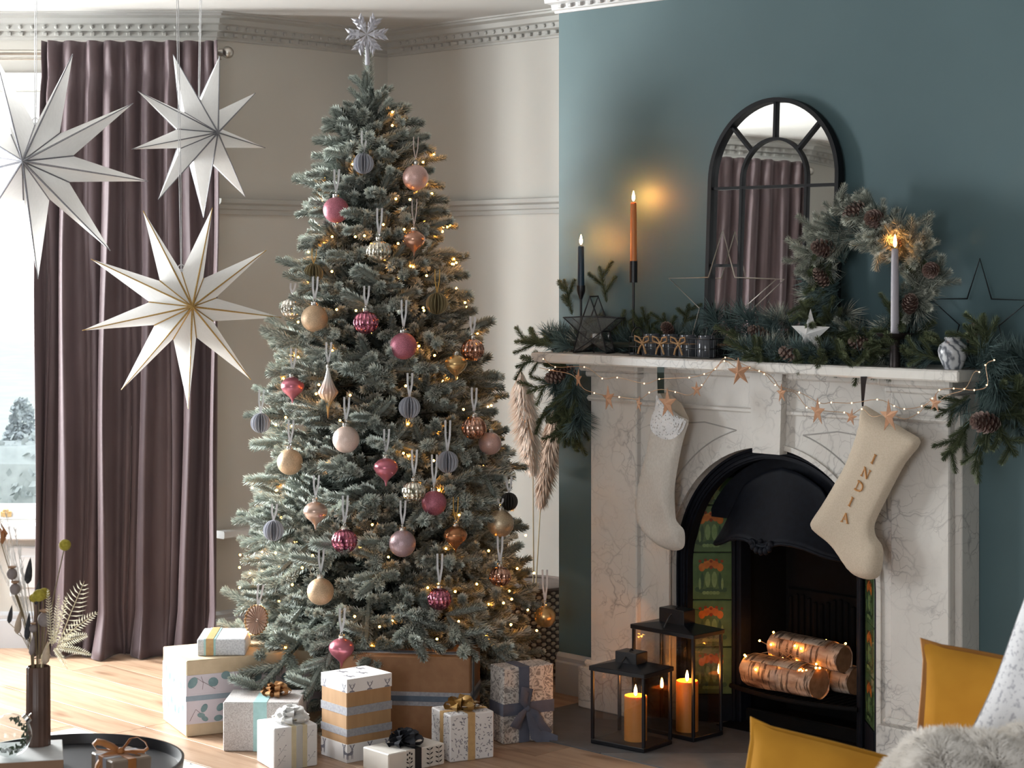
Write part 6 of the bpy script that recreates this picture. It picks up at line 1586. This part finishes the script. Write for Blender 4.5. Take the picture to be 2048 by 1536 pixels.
def cushion(label, ctr, size, th, rot, mk, pipe, seed):
    t = thing('cushion', label, 'cushion', ctr, rot); rr = random.Random(seed); a = size/2; pts = []
    for cx_, cz_ in ((-1, 1), (-1, -1), (1, -1), (1, 1)):
        pts.append((cx_*a*1.02, cz_*a*1.02))
        nx, nz = {(-1, 1): (-1, -1), (-1, -1): (1, -1), (1, -1): (1, 1), (1, 1): (-1, 1)}[(cx_, cz_)]
        for k in range(1, 12):
            f = k/12; x = cx_+(nx-cx_)*f; z = cz_+(nz-cz_)*f; bow = 1-.055*math.sin(PI*f); w = .006*math.sin(9*f+seed)
            pts.append((x*a*(bow if abs(nz-cz_) > 1 else 1)+w*.3, z*a*(bow if abs(nx-cx_) > 1 else 1)+w*.3))
    ph = [rr.uniform(0, 6) for _ in range(4)]
    def wob(x, z):
        e = max(abs(x), abs(z))/a; return .020*math.exp(-((1-e)/.20)**2)*math.sin(42*(x+z*.6)+ph[0])+.005*math.sin(14*x+ph[1])*math.sin(12*z+ph[2])
    hf = lambda x, z: th*max(0, (1-min(1, abs(x)/a)**4)*(1-min(1, abs(z)/a)**4))**.5
    inflate(pts, th, a*.95, .011, wob, 1., hf).build('cover', M[mk], t, 179)
    if pipe:
        pp = [Vector((x*1.006, 0, z*1.006)) for x, z in pts]; pi_ = MB(); n = len(pp)
        rows = []
        for k in range(n+1):
            p = pp[k % n]; o = Vector((p.x, 0, p.z)).normalized(); rows.append([p-o*.006+Vector((0, -.0045, 0)), p+o*.005+Vector((0, -.0035, 0)), p+o*.007, p+o*.005+Vector((0, .0035, 0)), p-o*.006+Vector((0, .0045, 0))])
        pi_.grid(rows); pi_.build('flange', M[pipe], t, 60)
    return t
S1 = .42; Yc = 3.52; tl1 = at(1850, 1288, Yc)
rz = -.12; ry = .115
Rm = Euler((-.16, ry, rz)).to_matrix(); c = Vector(tl1)-Rm @ Vector((-S1/2, 0, S1/2))
cushion('large mustard velvet cushion with dark flange standing at the back', c, S1, .075, Euler((-.16, ry, rz)), 'mustard', 'mustard_pipe', 1)
S2_ = .40; Yc2 = 3.30; tl2 = at(1510, 1447, Yc2); e2 = Euler((-.25, .20, -.10)); Rm = e2.to_matrix(); c = Vector(tl2)-Rm @ Vector((-S2_/2, 0, S2_/2))
cushion('mustard velvet cushion in front, its upper edge just showing', c, S2_, .075, e2, 'mustard', 'mustard', 2)
S3 = .42; e3 = Euler((-.2, -.42, -.2)); tl3 = at(2085, 1245, 3.38); c = tl3-e3.to_matrix() @ Vector((-S3/2, 0, S3/2))
e3 = Euler((-.15, .40, -.30)); c = at(2205, 1486, 3.26)
cushion('white speckled cotton cushion cut off by the right edge of the photo', c, S3, .08, e3, 'speckle', None, 3)
# fur throw
M['fur'] = mat('grey_beige_fur', (.86, .82, .77), (.70, .66, .61), 16, .95, lo=.38, hi=.62); M['fur_base'] = mat('fur_backing', (.34, .31, .28), rough=1)
tb_ = at(1900, 1530, 3.05); th = thing('fur_throw', 'fluffy grey-beige fur throw heaped in front of the mustard cushions', 'throw', (0, 0, 0))
rr = random.Random(31); NX, NY = 90, 40; P = []
xL = (1770-1024)/F*3.05; xR = (2330-1024)/F*3.05
def fz(u, v):
    top = np.interp(u, [0, .05, .125, .18, .27, .37, .41, .50, .75, 1], [.69, .735, .765, .778, .78, .774, .764, .783, .775, .75])
    prof = math.sin(PI*min(1, .06+.94*v))**.55
    return .60+(top-.60)*prof+.012*math.sin(26*u+3*v)*math.sin(9*v+4*u)*prof
for j in range(NY):
    v_ = j/(NY-1); row = []
    for i in range(NX):
        u_ = i/(NX-1); row.append(Vector((xL+(xR-xL)*u_+.01*math.sin(9*v_), 2.90+.30*v_, fz(u_, v_)-.012)))
    P.append(row)
MB().grid(P).build('backing', M['fur_base'], th, 179)
fur = MB()
for i in range(30000):
    u_, v_ = rr.random(), rr.uniform(.02, .75)
    x = xL+(xR-xL)*u_; y = 2.90+.30*v_; p = Vector((x, y, fz(u_, v_)-.012)); e = .004
    nrm = Vector((-(fz(min(1, u_+e), v_)-fz(max(0, u_-e), v_))/(2*e*(xR-xL)), -(fz(u_, v_+e)-fz(u_, v_-e))/(2*e*.30), 1)).normalized()
    k1 = math.sin(31*u_+5*v_); k2 = math.cos(23*v_*2+17*u_)
    d = (nrm+Vector((.55*k1+rr.gauss(0, .3), .35*k2+rr.gauss(0, .3), -.15+rr.gauss(0, .25)))).normalized(); l = rr.uniform(.014, .026)
    q = d.cross(Vector((0, 1, 0))).normalized()*.0011; fur.add([p-q, p+q, p+d*l+Vector((0, 0, -.004))], [(0, 1, 2)])
stuff(fur.build('pile', M['fur'], th))

# ================================================================ TRAY TABLE (bottom left)
TZ = .420; TYc = 4.19; TXc = (135-1024)/F*TYc
tt = thing('tray_table', 'round black tray table at the bottom left with a raised rim', 'coffee table', (TXc, TYc, 0)); RT = .245
M['table_black'] = mat('matt_black_tray', (.022, .023, .03), (.017, .018, .024), 20, .38)
MB().lathe([(1e-5, TZ-.010), (RT-.006, TZ-.010), (RT, TZ-.004), (RT+.003, TZ+.020), (RT-.003, TZ+.021), (RT-.009, TZ), (1e-5, TZ)], 72).build('tray_top', M['table_black'], tt, 40)
for k in range(3):
    a = PI/2+2*PI*k/3; MB().tube([(.19*math.cos(a), .19*math.sin(a), TZ-.008), (.22*math.cos(a), .22*math.sin(a), .013)], .010, 10).build('leg', M['table_black'], tt)
MB().tube([(.2*math.cos(2*PI*i/40), .2*math.sin(2*PI*i/40), .16) for i in range(40)], .007, 8, True).build('stretcher', M['table_black'], tt)
def tp_(px, py, z=TZ): return fl(px, py, z)
M['book_white'] = mat('white_book_cover', (.66, .67, .68), rough=.5); M['book_brown'] = mat('brown_book_spine', (.30, .17, .10), rough=.6); M['pages'] = mat('book_pages', (.62, .50, .36), (.54, .43, .30), 3, .9, stretch=(1, 1, 200)); M['book_grey'] = mat('grey_book_cover', (.36, .37, .39), rough=.5)
def book(label, corner, yaw, wx, wy, z, h, cover, edge):
    t = thing('book', label, 'book', (corner.x, corner.y, z), yaw, 'books on the tray table')
    MB().rbox(-wx+.003, -.003, .003, wy-.002, .0025, h-.0025, .001).build('pages', M[edge], t)
    cv_ = MB(); cv_.rbox(-wx, 0, 0, wy, 0, .0025, .001); cv_.rbox(-wx, 0, 0, wy, h-.0025, h, .001); cv_.rbox(-wx, -wx+.003, 0, wy, 0, h, .001); cv_.build('cover', M[cover], t); MB().rbox(-wx, 0, -.0012, .002, .0008, h-.0008, .0008).build('spine', M[edge], t); return t
ya = .24
c2 = tp_(127, 1518, TZ+.044); book('lower grey book of the stack on the tray table', Vector((c2.x+.002, c2.y-.012, 0)), ya+.04, .26, .19, TZ+.0006, .022, 'book_grey', 'pages')
book('upper white book with brown page edge under the ribbed vase', c2, ya, .25, .18, TZ+.0232, .020, 'book_white', 'book_brown')
BT = TZ+.0436
# vase with dried flowers
vb = Vector(((71-1024)/F*4.21, 4.235, BT))
vs_ = tag(MB().lathe([(1e-5, 0), (.0265, 0), (.0270, .004), (.0262, .168), (.0235, .171), (.0225, .160), (.022, .01), (1e-5, .01)], 96, f=lambda a, f: 1-.055*abs(math.sin(7*a)) if f < .75 else 1).build('ribbed_vase', mat('brown_ceramic', (.115, .062, .046), (.085, .045, .034), 12, .4), None, 50, loc=vb), 'tall brown ribbed ceramic vase standing on the white book', 'vase')
M['craspedia'] = mat('yellow_craspedia', (.46, .38, .06), (.33, .27, .03), 160, .95, bmp=1.); M['poppy'] = mat('dried_poppy_pod', (.30, .25, .24), (.22, .18, .18), 40, .8); M['poppy_crown'] = mat('poppy_crown', (.42, .25, .15), rough=.9); M['stemg'] = mat('dried_stem', (.22, .17, .10), rough=.9); M['bunny_dark'] = mat('dyed_black_bunnytail', (.055, .055, .062), (.03, .03, .035), 120, .95); M['bunny_pale'] = mat('pale_bunnytail', (.60, .47, .36), (.50, .38, .28), 100, .95); M['fern'] = m_paper('bleached_fern', (.88, .82, .64), .45); M['feather'] = mat('white_feather_grass', (.74, .72, .70), (.64, .62, .60), 40, .9); M['rust'] = mat('rust_dried_leaf', (.40, .17, .07), rough=.9)
vt = vb+Vector((0, 0, .165)); yk = 4.235
def stem_to(t, px, py, Yf, r=.0011, mk='stemg', off=(0, 0)):
    e = at(px, py, Yf)-Vector(t.location); b0 = Vector((off[0], off[1], -.09)); mid = Vector((off[0]*1.3, off[1], .03))
    MB().tube([b0, mid, mid.lerp(e, .5)+Vector((0, 0, .012)), e], r, 6).build('stem', M[mk], t); return e
def flower(nm, label, cat, group=None): return thing(nm, label, cat, vt, 0, group)
for px, py, r_, lb, of in ((130, 1090, 12, 'yellow craspedia ball standing tallest above the vase', (.008, 0)), (88, 1187, 12, 'yellow craspedia ball behind the nearer one in the vase', (.004, .006)), (78, 1191, 13, 'yellow craspedia ball lowest and nearest in the vase', (.002, -.006)), (67, 1196, 9, 'yellow craspedia ball half hidden at the left of its pair', (-.004, .008))):
    t = flower('craspedia', lb, 'dried flower', 'craspedia in the vase'); e = stem_to(t, px, py, yk+of[1]*2, .0014, off=of); MB().ball(e, r_/F*yk, 18, 0, .95).build('flower_head', M['craspedia'], t, 179)
for px, py, r_, lb, of in ((24, 1148, 11, 'upper grey poppy pod at the left of the vase', (-.010, .002)), (30, 1178, 11, 'second grey poppy pod just below the upper one', (-.008, -.004)), (89, 1239, 14, 'largest grey poppy pod with a brown crown, right of centre', (.009, -.006)), (66, 1257, 8, 'small pale bud low in the dried bunch', (.0, -.008))):
    t = flower('poppy_pod', lb, 'dried flower', 'poppy pods in the vase'); e = stem_to(t, px, py+r_, yk+of[1]*2, .0016, off=of); q = MB(); q.ball(e+Vector((0, 0, r_/F*yk)), r_/F*yk, 18, 0, 1.05, lambda a, f: 1-.05*abs(math.sin(5*a))); q.build('pod', M['poppy'], t, 179)
    q = MB(); rr_ = r_/F*yk; q.lathe([(rr_*.25, rr_*1.95), (rr_*.75, rr_*2.25), (rr_*.7, rr_*2.4), (1e-5, rr_*2.3)], 16, Matrix.Translation(e)); q.build('crown', M['poppy_crown'], t)
for px, py, ln, w, mk, lb, of in ((57, 1141, 52, 7.5, 'bunny_dark', 'black bunny-tail grass head at the upper left of the vase', (-.004, .006)), (74, 1184, 50, 6, 'bunny_dark', 'black bunny-tail head behind the craspedia', (.001, .010)), (55, 1252, 54, 6, 'bunny_dark', 'black bunny-tail head low at the front of the bunch', (-.006, -.008)), (20, 1228, 36, 5, 'bunny_dark', 'short black bunny-tail head far left of the bunch', (-.012, .004)), (36, 1245, 44, 7, 'bunny_pale', 'pale bunny-tail head left of the vase', (-.009, -.003)), (92, 1305, 46, 8, 'bunny_pale', 'pale bunny-tail head just above the vase rim', (.010, -.009)), (64, 1290, 40, 6, 'poppy', 'lilac-grey seed head near the vase rim', (.0, -.010))):
    t = flower('bunny_tail', lb, 'dried flower', 'bunny-tail grass in the vase'); Yf = yk+of[1]*2; e = stem_to(t, px-2, py+ln*.5, Yf, .0009, off=of); q = MB(); d = at(px+4, py-ln*.5, Yf)-at(px-2, py+ln*.5, Yf); k = w/F*Yf
    q.tube([e+d*f for f in (0, .12, .3, .55, .8, 1)], [k*.3, k*.9, k, k*.8, k*.45, k*.05], 12); q.build('seed_head', M[mk], t, 179)
# bleached fern
t = flower('fern_frond', 'bleached cream fern frond spreading right of the vase', 'dried fern'); f = MB()
def pinna(a, b, n, l0, rr):
    a, b = Vector(a), Vector(b); d = (b-a); dn = d.normalized(); f.tube([a, (a+b)/2+Vector((0, 0, .003)), b], [.0010, .0009, .0004], 5)
    for i in range(n):
        q = (i+1)/(n+1); p = a+d*q+Vector((0, 0, .003*math.sin(PI*q))); l = .55*l0*(math.sin(PI*(.18+.80*q))**.7)
        for sg in (-1, 1):
            sd = dn.cross(Vector((0, -1, 0))).normalized()*sg; v_ = (sd+dn*.30).normalized(); e = p+v_*l+dn*l*.35*q+Vector((0, rr.uniform(-.004, .004), 0)); w = dn*.0011
            f.add([p-w, p+v_*l*.5-w*1.2+Vector((0, -.001, 0)), e, p+v_*l*.5+w*1.2], [(0, 1, 2, 3)])
rr = random.Random(2); o = Vector((.010, -.012, .03)); W_ = lambda px, py, Yf=4.20: at(px, py, Yf)-Vector(t.location)
f.tube([Vector((.006, -.008, -.08)), o, W_(105, 1275), W_(118, 1262)], .0013, 6)
for a, b, n, l in (((104, 1292), (95, 1178), 20, .017), ((107, 1288), (118, 1188), 17, .016), ((110, 1286), (134, 1192), 15, .018), ((114, 1296), (169, 1162), 14, .056), ((114, 1290), (176, 1270), 15, .026), ((112, 1294), (184, 1310), 17, .018), ((108, 1296), (136, 1340), 14, .015), ((116, 1284), (196, 1224), 15, .026)):
    pinna(W_(*a), W_(*b), n, l, rr)
f.build('frond', M['fern'], t)
t = flower('feather_grass', 'white feathery grass plume at the far left of the bunch', 'dried grass'); q = MB()
for px, py in ((-8, 1010), (12, 1030), (30, 1060), (40, 1100), (-14, 1100), (2, 1075), (18, 1085)):
    e = W_(px, py, 4.25); a = Vector((-.010, .005, -.08)); m_ = Vector((-.016, .01, .05)); pts = [a, m_, m_.lerp(e, .6)+Vector((0, 0, .01)), e]; q.tube(pts, [.0009, .0008, .0007, .0003], 5)
    for i in range(60):
        g_ = rr.uniform(.35, 1); p = m_.lerp(e, g_); v_ = Vector((rr.gauss(0, .35), rr.gauss(0, .3), 1)).normalized()*rr.uniform(.012, .024); w = Vector((.0007, 0, 0)); q.add([p-w, p+w, p+v_], [(0, 1, 2)])
q.build('plume', M['feather'], t)
t = flower('dried_leaf', 'rust dried leaf curling in at the left frame edge', 'dried leaf'); e = stem_to(t, 2, 1085, 4.24, .001, off=(-.012, .0)); q = MB()
[q.add([e, e+Vector((.004+.003*k, -.003, .006*k-.004)), e+Vector((.014*math.cos(k*.9), .004*k-.008, .012+.011*k)), e+Vector((-.005+.002*k, .003, .008*k))], [(0, 1, 2, 3)]) for k in range(5)]; q.build('leaf', M['rust'], t)
# glass bauble with greenery
gb = Vector(((20-1024)/F*4.13, 4.13, BT+.046)); M['bauble_glass'] = glass('bauble_glass', (.82, .85, .85)); t = thing('glass_bauble', 'clear glass bauble filled with greenery lying on the book', 'bauble', gb, .3); r_ = .0455
g_ = MB().ball((0, 0, 0), r_, 40).build('glass_ball', M['bauble_glass'], t, 179)
cp = MB(); dcap = Vector((.72, 0, .70)).normalized(); qm = dcap.to_track_quat('Z', 'Y').to_matrix().to_4x4(); cp.lathe([(.011, r_*.96), (.011, r_*1.16), (.006, r_*1.2), (1e-5, r_*1.2)], 16, qm); cp.tube([qm @ Vector((.005*math.cos(a), 0, r_*1.24+.005*math.sin(a))) for a in [2*PI*i/12 for i in range(12)]], .0006, 5, True); cp.build('cap', M['silvercap'], t)
gm = MB(); gw = MB()
for i in range(90):
    a = rr.uniform(-.4, PI*1.05); k = .033+rr.uniform(-.006, .005); p = Vector((k*math.cos(a-1.75), rr.uniform(-.014, .014), k*math.sin(a-1.75))); v_ = Vector((rr.gauss(0, 1), rr.gauss(0, 1), rr.gauss(0, 1))).normalized(); w = v_.orthogonal()*.003
    gm.add([p-v_*.005, p+w, p+v_*.005, p-w], [(0, 1, 2, 3)])
for i in range(25):
    p = Vector((rr.uniform(-.02, .02), rr.uniform(-.012, .012), -.034+rr.uniform(0, .006))); gw.ball(p, .0025, 6)
gm.build('greenery', mat('bauble_leaf', (.09, .13, .07), (.16, .19, .15), 60, .8), t); gw.build('snow_bead', M['white_paint'], t)
# little kraft box with velvet bow
M['taupe'] = mat('taupe_kraft_box', (.25, .19, .145), (.21, .155, .115), 20, .45); M['rust_velvet'] = mat('rust_velvet_ribbon', (.40, .15, .035), (.33, .12, .028), 30, .6, sheen=.3); M['rust_edge'] = mat('ribbon_edge', (.62, .40, .18), rough=.6); M['grey_satin'] = mat('grey_satin_stripe', (.36, .37, .42), rough=.5)
cF = fl(218, 1536, TZ+.052); cF = Vector(((225-1024)/F*4.06, 4.055, 0)); yw = .62
t = gift('small taupe box tied with a rust velvet ribbon on the tray table', cF, yw, .090, .108, .050, 'taupe', TZ+.0006); dm = (.090, .108, .050)
band(t, 'grey_stripe', 'grey_satin', y=(.030, .082), dims=dm, e=.0007); band(t, 'velvet_ribbon', 'rust_velvet', y=(.046, .066), dims=dm, e=.0014)
band(t, 'velvet_ribbon', 'rust_velvet', x=(.036, .054), dims=dm, e=.0014)
b_ = MB(); kx, ky, kz = .045, .056, .055
Ri = Matrix.Rotation(-yw, 3, 'Z')
def rib(pts, ws):
    P_ = [Vector((kx, ky, kz))+Ri @ Vector(p) for p in pts]; rows = []
    for i, p in enumerate(P_):
        d = P_[min(i+1, len(P_)-1)]-P_[max(i-1, 0)]; q_ = d.cross(Ri @ Vector((.15, -1, .35))).normalized(); q2_ = (Ri @ Vector((.1, .9, .35))).normalized(); q_ = (q_*.55+q2_*.7).normalized()
        rows.append([p-q_*ws[i]/2, p, p+q_*ws[i]/2])
    b_.grid(rows)
W0 = .016
rib([(0, 0, 0), (-.018, 0, .010), (-.036, -.004, .019), (-.050, -.006, .022), (-.057, -.006, .014), (-.050, -.004, .004), (-.030, 0, .001), (-.012, 0, .000), (0, 0, 0)], [.008, W0, W0, W0, W0, W0, W0, .012, .008])
rib([(0, 0, 0), (.012, 0, .014), (.020, .002, .026), (.034, .004, .029), (.050, .006, .018), (.056, .006, .006), (.048, .004, -.001), (.022, 0, -.001), (0, 0, 0)], [.008, .009, .008, .008, .008, .009, .010, .010, .008])
rib([(0, 0, 0), (-.018, -.012, -.002), (-.036, -.022, -.008), (-.046, -.026, -.026), (-.050, -.028, -.050)], [.008, W0, W0, W0, W0])
rib([(0, 0, 0), (.018, -.006, -.002), (.040, -.010, -.006), (.054, -.012, -.022), (.058, -.014, -.048)], [.008, W0, W0*1.1, W0*1.1, W0])
b_.ball((kx, ky, kz), .0085, 12); o_ = b_.build('bow', M['rust_velvet'], t, 60); o_.modifiers.new('t', 'SOLIDIFY').thickness = .0009
